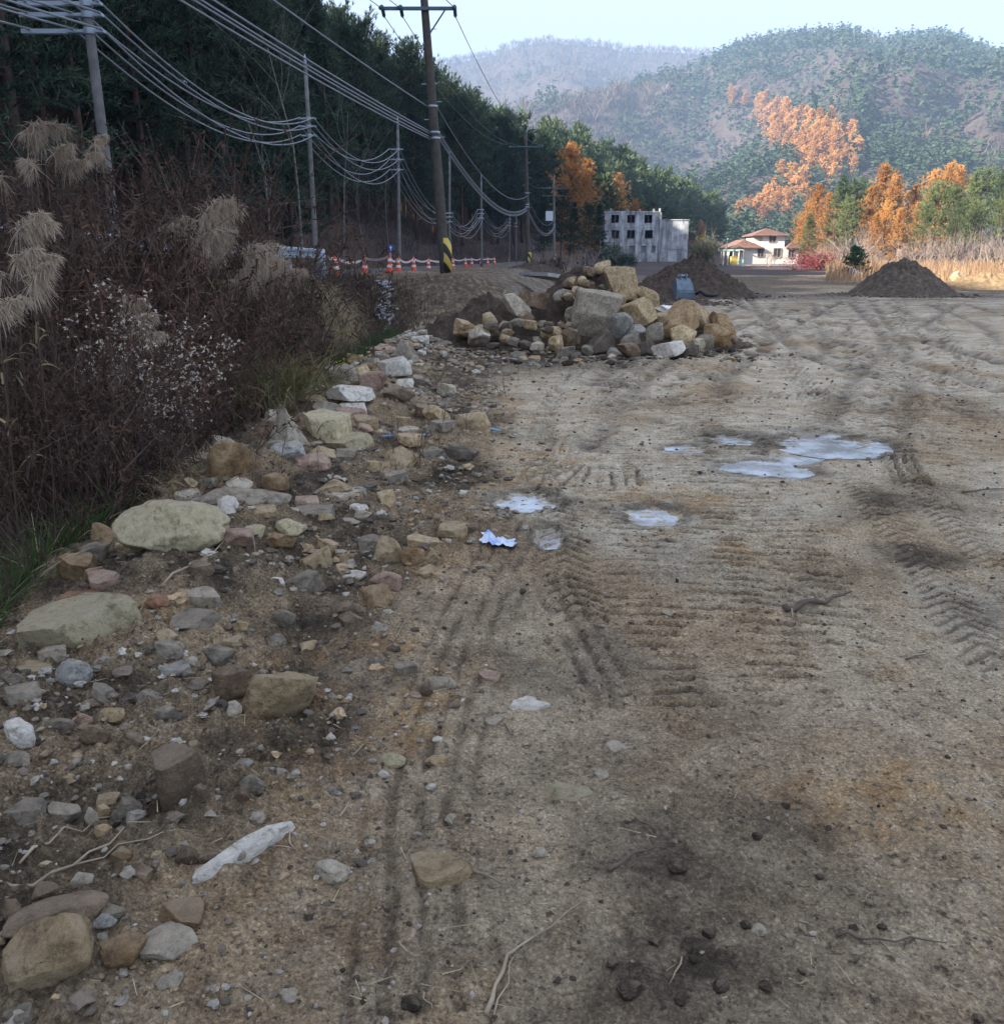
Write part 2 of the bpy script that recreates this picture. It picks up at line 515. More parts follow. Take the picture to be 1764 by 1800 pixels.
def stamp(Z, DK, X, Y, pts, width, kind, depth, spacing, seed, fade_s=0.35, thr=0.0):  # DK darkens the grooves: groove shade painted into the soil colour, plus moist soil
    s0 = 0.0
    if len(pts) > 2:
        A = np.array([pts[0]] + list(pts) + [pts[-1]], float); out = []
        for i in range(1, len(A) - 2):
            p0, p1, p2, p3 = A[i - 1:i + 3]
            for q in np.linspace(0, 1, 7)[:-1]:
                out.append(tuple(0.5 * (2 * p1 + (p2 - p0) * q + (2 * p0 - 5 * p1 + 4 * p2 - p3) * q * q + (3 * p1 - p0 - 3 * p2 + p3) * q ** 3)))
        pts = out + [tuple(A[-2])]
    for a, b in zip(pts[:-1], pts[1:]):
        m = (X > min(a[0], b[0]) - 1) & (X < max(a[0], b[0]) + 1) & (Y > min(a[1], b[1]) - 0.6) & (Y < max(a[1], b[1]) + 0.6)
        idx = np.nonzero(m)
        s, n, L = seg_coords(X[idx], Y[idx], a, b)
        n = n + 0.05 * fbm((s + s0) * 0.8, n * 0 + seed, seed, 2) + 0.012 * fbm((s + s0) * 9, n * 9, seed + 1, 2)
        keep = (s > 0) & (s < L) & (np.abs(n) < width * 0.8)
        idx = tuple(i[keep] for i in idx); s = s[keep] + s0; n = n[keep]
        fade = sstep(thr - 0.15, thr + 0.2, fbm(s * fade_s, n * 0.7 + seed, seed + 3, 3))
        edge = 1 - sstep(width * 0.42, width * 0.52, np.abs(n))
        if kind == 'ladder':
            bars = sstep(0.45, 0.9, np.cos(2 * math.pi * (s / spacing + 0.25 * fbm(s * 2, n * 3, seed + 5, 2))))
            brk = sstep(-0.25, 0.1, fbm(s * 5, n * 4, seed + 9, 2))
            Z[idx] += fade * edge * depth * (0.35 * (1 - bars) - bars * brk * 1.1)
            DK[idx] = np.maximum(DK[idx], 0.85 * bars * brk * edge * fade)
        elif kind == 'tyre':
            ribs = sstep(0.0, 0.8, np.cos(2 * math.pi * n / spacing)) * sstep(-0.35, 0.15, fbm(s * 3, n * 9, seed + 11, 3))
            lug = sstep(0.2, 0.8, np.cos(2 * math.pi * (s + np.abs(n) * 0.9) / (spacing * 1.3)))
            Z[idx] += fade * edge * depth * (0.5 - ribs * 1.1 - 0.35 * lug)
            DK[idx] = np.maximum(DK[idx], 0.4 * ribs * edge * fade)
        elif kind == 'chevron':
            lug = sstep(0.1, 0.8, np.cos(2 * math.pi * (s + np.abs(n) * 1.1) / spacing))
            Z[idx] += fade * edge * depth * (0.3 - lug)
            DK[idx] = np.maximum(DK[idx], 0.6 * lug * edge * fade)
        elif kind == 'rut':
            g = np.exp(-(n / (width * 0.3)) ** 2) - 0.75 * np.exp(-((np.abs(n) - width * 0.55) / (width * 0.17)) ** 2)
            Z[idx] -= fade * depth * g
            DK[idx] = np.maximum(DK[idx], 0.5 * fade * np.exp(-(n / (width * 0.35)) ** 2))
        s0 += L


def pp(*pts):
    return [tuple(G(px, py)[:2]) for px, py in pts]


def near_ground():
    yp = 1.5 * np.exp(np.arange(0, 620) * 0.0032)
    yp = np.concatenate([yp, yp[-1] * np.exp(np.arange(1, 500) * 0.008)])
    yp = yp[yp < 82]
    ti = np.arange(-0.63, 0.6301, 0.0029)
    to = np.arange(0.65, 1.3, 0.03)
    t = np.concatenate([-to[::-1], ti, to])
    X = yp[:, None] * t[None]; Y = np.repeat((yp - 1.0)[:, None], len(t), 1)
    Z = H(X, Y)
    DK = np.zeros_like(Z); OC = np.zeros_like(Z); LI = np.zeros_like(Z); PA = np.zeros_like(Z)
    rx = rubble_x(Y); de = ditch_edge(Y); e = road_edge(Y)
    field = sstep(-0.35, 0.35, X - rx - 0.7 * fbm(X * 0.9, Y * 0.9, 71, 3))
    rub = (1 - field) * (X > de - 0.8) * (1 - sstep(17, 21, Y))
    # lumps at several sizes
    Z += 0.028 * fbm(X * 0.9, Y * 0.9, 81, 3) * (0.5 + 1.2 * rub)
    ditch = (X < de - 0.3)
    Z += (0.010 + 0.06 * rub) * fbm(X * 5, Y * 5, 83, 4, 0.6) * (Y < 60)
    clod = np.maximum(fbm(X * 16, Y * 16, 85, 3, 0.6), -0.1)
    churn = sstep(0.05, 0.4, fbm(X * 0.8 + 5, Y * 0.8, 87, 3))
    Z += (0.010 + 0.055 * rub + 0.016 * churn * field) * clod * (Y < 30)
    Z += 0.007 * np.maximum(fbm(X * 38, Y * 38, 86, 2, 0.6), -0.15) * (Y < 7)
    Z += (0.2 + 0.12 * fbm(X * 1.1, Y * 1.1, 88, 3)) * np.exp(-((X - de - 0.55) / 0.6) ** 2) * (1 - sstep(17, 20, Y)) * sstep(2.2, 4.2, Y) + 0.12 * rub * sstep(-0.1, 0.5, fbm(X * 0.7, Y * 0.7, 89, 2))
    # churned soil in front of the stone heap, streaked across
    ch = np.exp(-((Y - 15.0) / 2.0) ** 2) * (1 - sstep(0.4, 3.5, X)) * sstep(-2.3, -1.2, X)
    Z += ch * 0.16 * np.maximum(fbm(X * 0.55, Y * 3.6, 91, 4, 0.6), -0.25)
    # wheel-churned far field
    far = sstep(11, 20, Y) * field
    Z += far * 0.022 * fbm((X - 0.25 * Y) * 0.5, (Y + 0.4 * X) * 1.3, 93, 4, 0.6)
    Z += sstep(26, 34, Y) * field * 0.03 * np.maximum(fbm(X * 1.8, Y * 1.8, 95, 3, 0.6), -0.1)
    # gouged face of the soil bank
    bank = np.exp(-((Y - 25.5) / 2.2) ** 2) * (X < 3) * (X > e)
    Z += bank * 0.3 * fbm(X * 0.5 + 0.5 * Z, Y * 0.9, 97, 4, 0.6)
    # tracks
    S = lambda *a, **k: stamp(Z, DK, X, Y, *a, **k)
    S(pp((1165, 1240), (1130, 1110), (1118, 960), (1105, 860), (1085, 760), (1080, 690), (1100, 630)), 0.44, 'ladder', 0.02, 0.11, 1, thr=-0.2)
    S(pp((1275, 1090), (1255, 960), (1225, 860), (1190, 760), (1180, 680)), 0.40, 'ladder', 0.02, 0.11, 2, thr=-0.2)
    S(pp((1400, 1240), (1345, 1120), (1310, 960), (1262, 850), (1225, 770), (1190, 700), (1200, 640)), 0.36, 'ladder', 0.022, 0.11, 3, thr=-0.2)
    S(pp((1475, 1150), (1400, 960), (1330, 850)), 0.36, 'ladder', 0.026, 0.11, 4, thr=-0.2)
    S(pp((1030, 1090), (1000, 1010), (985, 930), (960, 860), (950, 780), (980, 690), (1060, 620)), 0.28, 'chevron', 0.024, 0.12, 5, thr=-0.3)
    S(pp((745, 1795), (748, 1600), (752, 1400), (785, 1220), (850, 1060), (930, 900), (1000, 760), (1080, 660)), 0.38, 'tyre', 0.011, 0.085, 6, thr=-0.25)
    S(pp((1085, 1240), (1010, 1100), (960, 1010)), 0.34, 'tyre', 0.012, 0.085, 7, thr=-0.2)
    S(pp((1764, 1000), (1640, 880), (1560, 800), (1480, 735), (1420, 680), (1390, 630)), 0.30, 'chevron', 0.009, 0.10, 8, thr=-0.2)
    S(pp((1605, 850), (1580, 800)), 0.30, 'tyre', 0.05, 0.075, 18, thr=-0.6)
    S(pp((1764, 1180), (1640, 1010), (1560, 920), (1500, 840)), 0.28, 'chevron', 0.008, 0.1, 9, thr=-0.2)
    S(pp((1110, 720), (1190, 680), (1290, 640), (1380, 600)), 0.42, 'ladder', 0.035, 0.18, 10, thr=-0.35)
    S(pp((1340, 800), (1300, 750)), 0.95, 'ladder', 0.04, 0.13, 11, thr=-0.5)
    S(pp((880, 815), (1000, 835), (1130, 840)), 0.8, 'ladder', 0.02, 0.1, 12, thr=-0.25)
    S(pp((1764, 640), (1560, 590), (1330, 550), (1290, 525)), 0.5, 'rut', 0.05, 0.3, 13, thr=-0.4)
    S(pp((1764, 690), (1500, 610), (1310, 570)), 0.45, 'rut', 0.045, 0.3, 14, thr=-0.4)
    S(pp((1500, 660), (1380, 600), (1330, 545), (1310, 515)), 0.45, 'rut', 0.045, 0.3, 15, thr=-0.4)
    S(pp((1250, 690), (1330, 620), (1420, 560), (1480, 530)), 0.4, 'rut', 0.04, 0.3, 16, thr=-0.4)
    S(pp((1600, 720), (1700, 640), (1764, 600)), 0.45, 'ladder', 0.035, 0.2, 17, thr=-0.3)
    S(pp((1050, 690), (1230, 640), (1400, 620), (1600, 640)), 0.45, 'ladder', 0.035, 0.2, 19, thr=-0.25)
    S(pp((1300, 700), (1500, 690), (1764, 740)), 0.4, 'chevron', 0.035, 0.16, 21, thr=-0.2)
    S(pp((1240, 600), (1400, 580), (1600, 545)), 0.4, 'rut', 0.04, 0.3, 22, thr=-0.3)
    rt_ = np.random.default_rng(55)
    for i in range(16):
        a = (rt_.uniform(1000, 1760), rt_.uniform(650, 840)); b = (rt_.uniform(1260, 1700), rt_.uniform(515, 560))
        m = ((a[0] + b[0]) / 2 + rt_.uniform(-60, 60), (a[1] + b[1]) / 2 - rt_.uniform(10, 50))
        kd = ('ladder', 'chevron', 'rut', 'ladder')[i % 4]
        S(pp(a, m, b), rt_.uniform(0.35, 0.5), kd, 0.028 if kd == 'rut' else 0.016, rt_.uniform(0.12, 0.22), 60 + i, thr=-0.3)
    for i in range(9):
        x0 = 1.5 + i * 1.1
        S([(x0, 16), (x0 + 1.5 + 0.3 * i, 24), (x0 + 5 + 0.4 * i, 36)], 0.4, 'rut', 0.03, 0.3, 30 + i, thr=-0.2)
    # puddle hollows
    wet = np.zeros_like(Z)
    for cx, cy, ax, ay in PUD:
        q = np.hypot((X - cx) / ax, (Y - cy) / ay) + 0.85 * fbm(X * 1.4, Y * 2.4, 99, 5, 0.62)
        k = 1 - sstep(0.6, 1.35, q)
        Z = Z * (1 - k) + (-0.024 + 0.75 * (Z - H(cx, cy))) * k
        wet = np.maximum(wet, 1 - sstep(0.8, 1.7, q))
    # soil masks
    DK += rub * (0.4 + 0.9 * sstep(-0.25, 0.35, fbm(X * 1.1, Y * 1.1, 101, 3)))
    DK += ch * 1.2 + bank * 1.6 + sstep(23, 30, Y) * (1 - field * 0) * sstep(0, 3, np.interp(Y, [20, 80], [3, 12]) - X) * 0.8
    DK += sstep(12, 26, Y) * field * 0.3 * sstep(-0.3, 0.2, fbm(X * 0.5, Y * 0.9, 115, 4)) + sstep(22, 34, Y) * field * 0.3 + sstep(30, 50, Y) * 0.9 * sstep(-0.3, 0.25, fbm(X * 0.18, Y * 0.1, 103, 3))
    DK += churn * field * 0.35 * (Y < 20) + 0.35 * field * (1 - sstep(0.0, 0.75, X - 0.05 * Y)) * (1 - sstep(4.5, 7.0, Y)) * sstep(-0.35, 0.2, fbm(X * 1.6, Y * 1.6, 113, 3))
    for px, py, r, a in [(1215, 1600, 0.30, 0.3), (1330, 1480, 0.28, 0.22), (1420, 1420, 0.2, 0.22), (1620, 978, 0.34, 0.85), (1764, 1085, 0.35, 0.5), (1560, 880, 0.35, 0.5),
                         (1310, 775, 0.55, 0.8), (800, 840, 0.5, 0.7), (620, 960, 0.5, 0.6), (1100, 1500, 0.25, 0.45), (1230, 1760, 0.3, 0.35)]:
        g = G(px, py)
        DK += a * (1 - sstep(0.3, 1.1, np.hypot(X - g[0], Y - g[1]) / r + 0.5 * fbm(X * 4, Y * 4, 105, 3)))
    OC += 0.9 * sstep(0.12, 0.42, fbm(X * 0.9 + 31, Y * 0.9, 107, 3)) * (Y < 16) * (0.45 + 0.4 * rub)
    for px, py, r in [(960, 800, 0.55), (900, 850, 0.5), (620, 1165, 0.4), (560, 1235, 0.3), (700, 1265, 0.3), (1640, 1390, 0.25), (1450, 1390, 0.3), (1270, 975, 0.25), (1150, 875, 0.5), (800, 900, 0.4), (870, 700, 0.7)]:
        g = G(px, py)
        OC += 0.95 * (1 - sstep(0.3, 1.15, np.hypot(X - g[0], Y - g[1]) / r + 0.5 * fbm(X * 4, Y * 4, 109, 3)))
    PA += (0.3 + 0.45 * sstep(2.6, 4.2, Y) * sstep(-0.1, 0.5, X)) * field * sstep(-0.45, 0.05, fbm(X * 0.55, Y * 0.35, 111, 3)) * (1 - sstep(40, 60, Y)) + wet
    LI += sstep(0.0, 1.0, de - X) * (Y < 26) * 0.9 + sstep(-1, 1, hill_foot(Y) - X)
    LI = np.clip(LI, 0, 1) * (1 - bank)
    DK += 0.95 * wet * (wet < 0.98)
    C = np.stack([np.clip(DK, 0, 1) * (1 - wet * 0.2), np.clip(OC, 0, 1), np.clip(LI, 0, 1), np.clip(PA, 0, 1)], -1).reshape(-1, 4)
    nr, nc = X.shape
    i = np.arange(nr - 1)[:, None] * nc; j = np.arange(nc - 1)[None]
    Q = np.stack([i + j, i + j + 1, i + j + nc + 1, i + j + nc], -1).reshape(-1, 4)
    V = np.stack([X, Y, Z], -1).reshape(-1, 3)
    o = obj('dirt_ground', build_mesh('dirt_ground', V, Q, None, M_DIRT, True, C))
    put(o, 'trampled brown dirt ground with tyre and excavator tracks', kind='structure')
    return X, Y, Z


GX, GY, GZ = near_ground()
_yp = GY[:, 0] + 1.0
_t = GX[0] / _yp[0]


def HG(x, y):
    """height of the built near ground, else of the terrain"""
    yp = y + 1.0; t = x / yp
    if yp <= _yp[0] or yp >= _yp[-2] or t <= _t[0] or t >= _t[-2]:
        return float(H(np.array([x]), np.array([y]))[0])
    i = int(np.searchsorted(_yp, yp)) - 1; j = int(np.searchsorted(_t, t)) - 1
    a = (yp - _yp[i]) / (_yp[i + 1] - _yp[i]); b = (t - _t[j]) / (_t[j + 1] - _t[j])
    return float((GZ[i, j] * (1 - b) + GZ[i, j + 1] * b) * (1 - a) + (GZ[i + 1, j] * (1 - b) + GZ[i + 1, j + 1] * b) * a)


def HGv(x, y):
    yp = np.clip(y + 1.0, _yp[0], _yp[-2] - 1e-6); t = np.clip(x / yp, _t[0], _t[-2] - 1e-6)
    i = np.searchsorted(_yp, yp) - 1; j = np.searchsorted(_t, t) - 1
    i = np.clip(i, 0, len(_yp) - 2); j = np.clip(j, 0, len(_t) - 2)
    a = (yp - _yp[i]) / (_yp[i + 1] - _yp[i]); b = (t - _t[j]) / (_t[j + 1] - _t[j])
    return (GZ[i, j] * (1 - b) + GZ[i, j + 1] * b) * (1 - a) + (GZ[i + 1, j] * (1 - b) + GZ[i + 1, j + 1] * b) * a


def far_terrain():
    r = 6 * np.exp(np.arange(0, 300) * 0.024); r = r[r < 2400]
    az = np.radians(np.concatenate([np.arange(-180, -16, 2.0), np.arange(-16, 44, 0.6), np.arange(44, 180.1, 2.0)]))
    X = r[:, None] * np.sin(az)[None]; Y = r[:, None] * np.cos(az)[None]
    Z = H(X, Y)
    t = X / np.maximum(Y + 1.0, 0.01)
    inside = (Y > 0.5) & (Y < 74) & (np.abs(t) < 1.2)
    Z = Z - np.where(inside, 1.2, 0.03)
    nr, nc = X.shape
    i = np.arange(nr - 1)[:, None] * nc; j = np.arange(nc - 1)[None]
    Q = np.stack([i + j, i + nc + j, i + nc + j + 1, i + j + 1], -1).reshape(-1, 4)
    o = obj('mountain_terrain', build_mesh('mountain_terrain', np.stack([X, Y, Z], -1).reshape(-1, 3), Q, None, M_FLOOR, True))
    put(o, 'forested mountains and hillside closing the valley', kind='structure')
    return o


far_terrain()

# puddles with a thin skin of ice
def puddle_material():
    k = Nodes('puddle_ice')
    n = k.noise(3.5, 7, 0.65)
    c = k.ramp(n, [(0.40, (0.15, 0.13, 0.105)), (0.5, (0.30, 0.30, 0.30)), (0.6, (0.48, 0.51, 0.56))])
    k.bump(k.noise(22, 4, 0.6), 0.12, 0.01)
    k.b.inputs['Specular IOR Level'].default_value = 0.5
    return k.color(c, k.math('ADD', 0.02, k.math('MULTIPLY', n, 0.16)))


M_PUD = puddle_material()
PLABEL = ['largest pale iced puddle beside the tractor tread mark', 'broken iced puddle below the churned mud', 'small pale puddle left of the churned mud', 'thin ice among the churned lug marks',
          'iced puddle joining the largest pale puddle', 'muddy iced puddle beyond the plastic sheet', 'tiny wet patch beside the plastic sheet', 'thin film of water on the pale silt beyond the plastic sheet']
for (cx, cy, ax, ay), lb in zip(PUD, PLABEL):
    th = np.linspace(0, 2 * math.pi, 73)[:-1]
    V = np.vstack([[cx, cy, 0]] + [np.stack([cx + ax * q * np.cos(th), cy + ay * q * np.sin(th), 0 * th], 1) for q in (0.6, 1.12)])
    V[:, 2] = -0.0115 - 0.0011 * len([1 for q in bpy.data.objects if q.name.startswith('puddle')])
    T = [[0, 1 + q, 1 + (q + 1) % 72] for q in range(72)]
    Q = [[1 + q, 73 + q, 73 + (q + 1) % 72, 1 + (q + 1) % 72] for q in range(72)]
    put(obj('puddle', build_mesh('puddle', V, Q, T, M_PUD, True)), lb, kind='structure')

# ---------------------------------------------------------------- tree prototypes
M_BARK = simple('bark', (0.075, 0.055, 0.045), 0.9, 0.45, 6.0)
M_BARK_RED = simple('red_pine_bark', (0.075, 0.045, 0.034), 0.9, 0.4, 5.0)
M_BARK_PALE = simple('pale_bark', (0.16, 0.15, 0.14), 0.85, 0.6, 9.0)
M_TWIG = simple('twig_bark', (0.30, 0.24, 0.20), 0.9, 0.35, 4.0)
M_TWIG_DARK = simple('dark_twig', (0.06, 0.042, 0.036), 0.9, 0.35, 4.0)
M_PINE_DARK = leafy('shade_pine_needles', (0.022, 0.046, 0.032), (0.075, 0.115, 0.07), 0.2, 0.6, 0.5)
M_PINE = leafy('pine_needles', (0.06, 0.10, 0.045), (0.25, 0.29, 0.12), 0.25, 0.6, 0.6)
M_RIDGE = leafy('ridge_needles', (0.028, 0.055, 0.03), (0.12, 0.16, 0.075), 0.2, 0.6, 0.4)
M_LARCH = leafy('larch_needles', (0.34, 0.15, 0.05), (0.80, 0.47, 0.17), 0.35, 0.7, 0.35)
M_FIR = leafy('fir_needles', (0.02, 0.055, 0.03), (0.06, 0.12, 0.06), 0.15, 0.6, 1.5)
M_RED_LEAF = leafy('crimson_leaves', (0.16, 0.03, 0.04), (0.42, 0.10, 0.10), 0.35, 0.6, 1.5)
M_SHRUB_LEAF = leafy('evergreen_shrub_leaves', (0.05, 0.08, 0.03), (0.18, 0.19, 0.08), 0.3, 0.6, 1.0)


def conifer(name, seed, ht, base, rad, kind, nb, ntuft, nneedle, nlen, nwid, leafmat, barkmat, sides=6):
    r = np.random.default_rng(seed)
    k = np.linspace(0, 1, 9)
    sway = np.stack([0.25 * np.sin(k * 3 + r.uniform(0, 6)) * k, 0.25 * np.sin(k * 2.4 + r.uniform(0, 6)) * k, k * ht], 1)
    tr = MB()
    r0 = ht * 0.0135
    tr.tube(sway, r0 * (1 - 0.9 * k) + 0.01, sides)
    rel = np.sort(r.uniform(0, 1, nb) ** 0.9)
    h = base + rel * (ht * 0.985 - base)
    az = np.arange(nb) * 2.39996 + r.normal(0, 0.35, nb)
    if kind == 'cone':
        ln = rad * (1 - rel) ** 0.75 * r.uniform(0.6, 1.15, nb) + 0.25; tilt = -0.15 + 0.75 * rel + r.normal(0, 0.12, nb)
    elif kind == 'larch':
        ln = rad * np.minimum(1.0, 1.75 * (1 - rel) ** 0.62) * (0.78 + 0.3 * np.sin(rel * 19 + az * 2.0 + seed)) * r.uniform(0.55, 1.2, nb) + 0.3; tilt = 0.15 + 0.8 * rel + r.normal(0, 0.25, nb)
    else:
        ln = rad * np.sqrt(np.clip(1 - ((rel - 0.42) / 0.66) ** 2, 0.06, 1)) * r.uniform(0.55, 1.15, nb); tilt = 0.12 + 0.6 * rel + r.normal(0, 0.2, nb)
    bx = np.interp(h, sway[:, 2], sway[:, 0]); by = np.interp(h, sway[:, 2], sway[:, 1])
    O = np.stack([bx, by, h], 1)
    D = np.stack([np.cos(az) * np.cos(tilt), np.sin(az) * np.cos(tilt), np.sin(tilt)], 1)
    for i in range(nb):
        q = np.linspace(0, 1, 4)[:, None]
        pts = O[i] + D[i] * ln[i] * q + np.array([0, 0, 0.12 * ln[i]]) * q ** 2
        tr.tube(pts, 0.008 + 0.012 * ln[i] * (1 - q[:, 0]), 3, caps=False)
    f = np.linspace(0.28, 1.0, ntuft)[None] + r.uniform(-0.05, 0.05, (nb, ntuft))
    C = O[:, None] + D[:, None] * (ln[:, None] * f)[..., None]
    C[..., 2] += 0.12 * ln[:, None] * f ** 2
    lat = np.cross(D, [0, 0, 1]); lat /= np.maximum(np.linalg.norm(lat, axis=1, keepdims=True), 1e-6)
    C = C + lat[:, None] * (r.normal(0, 0.24, (nb, ntuft)) * ln[:, None] * (1.15 - 0.5 * f))[..., None] + r.normal(0, 0.08, C.shape)
    C = C.reshape(-1, 3)
    BD = np.repeat(D, ntuft, 0)
    P = np.repeat(C, nneedle, 0); B = np.repeat(BD, nneedle, 0)
    up = np.array([0, 0, {'cone': 0.25, 'larch': 0.1}.get(kind, 0.75)])
    ND = B * 0.7 + up + r.normal(0, 0.62, P.shape)
    L = nlen * r.uniform(0.55, 1.25, len(P))
    V, Q = blades(P - ND * 0.06, ND, L, nwid * r.uniform(0.7, 1.3, len(P)), 0.05, 1, 0.35)
    return tr.mesh(name + '_trunk', barkmat, True), build_mesh(name + '_crown', V, Q, None, leafmat, False)


def bare_tree(name, seed, ht, nstem, levels, mat, spread=0.6, sides=4, r0=None, upw=0.35, kids=(4, 7)):
    r = np.random.default_rng(seed)
    mb = MB()
    def grow(p, d, L, rad, lev):
        n = 5
        pts = [p]; dd = d.copy()
        for i in range(n):
            dd = dd + r.normal(0, 0.16, 3) + np.array([0, 0, upw * 0.12]); dd /= np.linalg.norm(dd)
            pts.append(pts[-1] + dd * L / n)
        pts = np.array(pts)
        mb.tube(pts, rad * (1 - 0.72 * np.linspace(0, 1, n + 1)), sides if lev == levels else 3, caps=False)
        if lev > 0:
            for c in range(r.integers(*kids)):
                f = r.uniform(0.3, 0.98); i = min(int(f * n), n - 1)
                q = pts[i] + (pts[i + 1] - pts[i]) * (f * n - i)
                t = pts[i + 1] - pts[i]; t /= np.linalg.norm(t)
                v = t + r.normal(0, spread, 3) + np.array([0, 0, upw]); v /= np.linalg.norm(v)
                grow(q, v, L * r.uniform(0.4, 0.68), rad * (1 - 0.72 * f) * 0.62, lev - 1)
    r0 = r0 or ht * 0.012
    for s in range(nstem):
        d = np.array([r.normal(0, 0.28 if nstem > 1 else 0.06), r.normal(0, 0.28 if nstem > 1 else 0.06), 1.0]); d /= np.linalg.norm(d)
        grow(np.array([r.normal(0, 0.05 * nstem), r.normal(0, 0.05 * nstem), -0.1]), d, ht * r.uniform(0.6, 0.75), r0 * r.uniform(0.7, 1.1), levels)
    return mb.mesh(name, mat, True)


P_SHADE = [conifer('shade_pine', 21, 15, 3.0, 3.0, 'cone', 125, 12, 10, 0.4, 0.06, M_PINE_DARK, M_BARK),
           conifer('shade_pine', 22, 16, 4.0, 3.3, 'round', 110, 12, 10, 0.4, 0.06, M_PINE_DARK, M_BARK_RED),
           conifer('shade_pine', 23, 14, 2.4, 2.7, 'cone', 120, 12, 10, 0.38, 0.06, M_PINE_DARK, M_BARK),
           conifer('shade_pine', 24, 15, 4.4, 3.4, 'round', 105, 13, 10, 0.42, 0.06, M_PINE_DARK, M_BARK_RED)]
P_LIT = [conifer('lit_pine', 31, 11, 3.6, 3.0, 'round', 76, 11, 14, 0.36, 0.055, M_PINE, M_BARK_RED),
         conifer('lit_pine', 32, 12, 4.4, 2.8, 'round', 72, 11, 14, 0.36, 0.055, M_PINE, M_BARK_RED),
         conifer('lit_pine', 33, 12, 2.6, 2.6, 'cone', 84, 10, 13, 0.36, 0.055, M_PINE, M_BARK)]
P_LARCH = [conifer('larch', 41, 13, 1.0, 3.0, 'larch', 130, 11, 12, 0.33, 0.055, M_LARCH, M_BARK),
           conifer('larch', 42, 14, 1.2, 3.3, 'larch', 135, 11, 12, 0.34, 0.055, M_LARCH, M_BARK),
           conifer('larch', 43, 12, 0.9, 2.7, 'larch', 118, 11, 12, 0.32, 0.055, M_LARCH, M_BARK)]
P_LARCH_FAR = [conifer('far_larch', 44 + i, 14, 1.2, 3.6, 'larch', 60, 6, 6, 0.95, 0.3, M_LARCH, M_BARK, 4) for i in range(3)]
P_BARE = [bare_tree('bare_tree_wood', 51, 9, 1, 3, M_TWIG), bare_tree('bare_tree_wood', 52, 9, 1, 3, M_TWIG)]
P_BUSH = [bare_tree('bare_shrub_wood', 61, 4.2, 6, 2, M_TWIG, 0.5, 3, 0.075, 0.6), bare_tree('bare_shrub_wood', 62, 3.6, 8, 2, M_TWIG, 0.5, 3, 0.065, 0.5),
          bare_tree('bare_shrub_wood', 63, 4.0, 5, 2, M_TWIG, 0.7, 3, 0.075, 0.3)]
P_PALE = [bare_tree('pale_tree_wood', 71, 13, 1, 3, M_BARK_PALE, 0.75, 5, 0.075, 0.15, (4, 7)), bare_tree('pale_tree_wood', 72, 12, 1, 3, M_BARK_PALE, 0.8, 5, 0.07, 0.1, (4, 7))]


def tree(name, proto, x, y, s, rz, label, cat='tree', group=None, z=None, sz=None):
    z = HG(x, y) if z is None else z
    e = empty(name, (x, y, z - 0.08), rz, (s, s, s * (sz or 1.0)))
    obj('trunk', proto[0], e); obj('crown', proto[1], e)
    return put(e, label, cat, group)


def project(P):
    v = np.asarray(P, float) - np.array([0, 0, CAM_Z])
    d = v @ F_AX
    return 882 + FPX * (v @ R_AX) / d, 900 - FPX * (v @ U_AX) / d, d


# ---------------------------------------------------------------- forest on the shaded hillside
r3 = np.random.default_rng(77)
cand = []
for yy in np.arange(13, 252, 3.5):
    for uu in np.arange(0.8, 46, 3.5):
        y = yy + r3.uniform(-1.5, 1.5); x = float(hill_foot(y)) - uu + r3.uniform(-1.5, 1.5)
        lim = 15 if y < 60 else (22 if y < 110 else 32)
        if uu > lim: continue
        if y > 60 and uu < 2: continue
        s = r3.uniform(0.8, 1.18) * (0.88 if y > 150 else 1.0)
        if y > 215: s *= 0.85
        z = float(H(np.array([x]), np.array([y]))[0])
        px, py, d = project((x, y, z + 8))
        if not (-120 < px < 1330): continue
        cand.append((math.hypot(x, y), x, y, z, s))
cand.sort()
n_ind = 0
extra = []
for i, (d, x, y, z, s) in enumerate(cand):
    lit = y > 95
    if i < 250:
        pr = P_SHADE[i % 4]
        form = ('cone shaped', 'broad crowned', 'narrow', 'spreading')[i % 4]
        u = float(hill_foot(y)) - x
        where = ('behind the guardrail' if y < 24 else 'behind the guardrail pole' if y < 36 else 'behind the traffic cones' if y < 48 else 'behind the striped pole' if y < 62 else
                 'behind the second power pole' if y < 80 else 'at the road bend' if y < 95 else 'behind the third power pole' if y < 120 else 'on the ridge left of the ruined building' if y < 150 else
                 'on the ridge above the ruined building' if y < 185 else 'at the low end of the ridge')
        row = 'in the front row' if u < 4 else 'higher up' if u < 14 else 'near the ridge top'
        lab = '%s dark pine %s %s' % (form, row, where); grp = lab
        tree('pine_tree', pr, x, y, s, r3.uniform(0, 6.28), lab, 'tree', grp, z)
    else:
        extra.append((x, y, z, s))
# the rest of the ridge forest is one mass
def merge(name, meshes, places, mats, label):
    Vs, Qs, n = [], [], 0
    src = []
    for me in meshes:
        v = np.zeros(len(me.vertices) * 3, np.float32); me.vertices.foreach_get('co', v)
        q = np.zeros(len(me.loops), np.int32); me.loops.foreach_get('vertex_index', q)
        src.append((v.reshape(-1, 3), q.reshape(-1, 4)))
    for i, (x, y, z, s, a) in enumerate(places):
        v, q = src[i % len(src)]
        c, sn = math.cos(a), math.sin(a)
        w = np.stack([(v[:, 0] * c - v[:, 1] * sn) * s + x, (v[:, 0] * sn + v[:, 1] * c) * s + y, v[:, 2] * s + z], 1)
        Vs.append(w); Qs.append(q + n); n += len(w)
    return put(obj(name, build_mesh(name, np.vstack(Vs), np.vstack(Qs), None, mats)), label, kind='stuff')


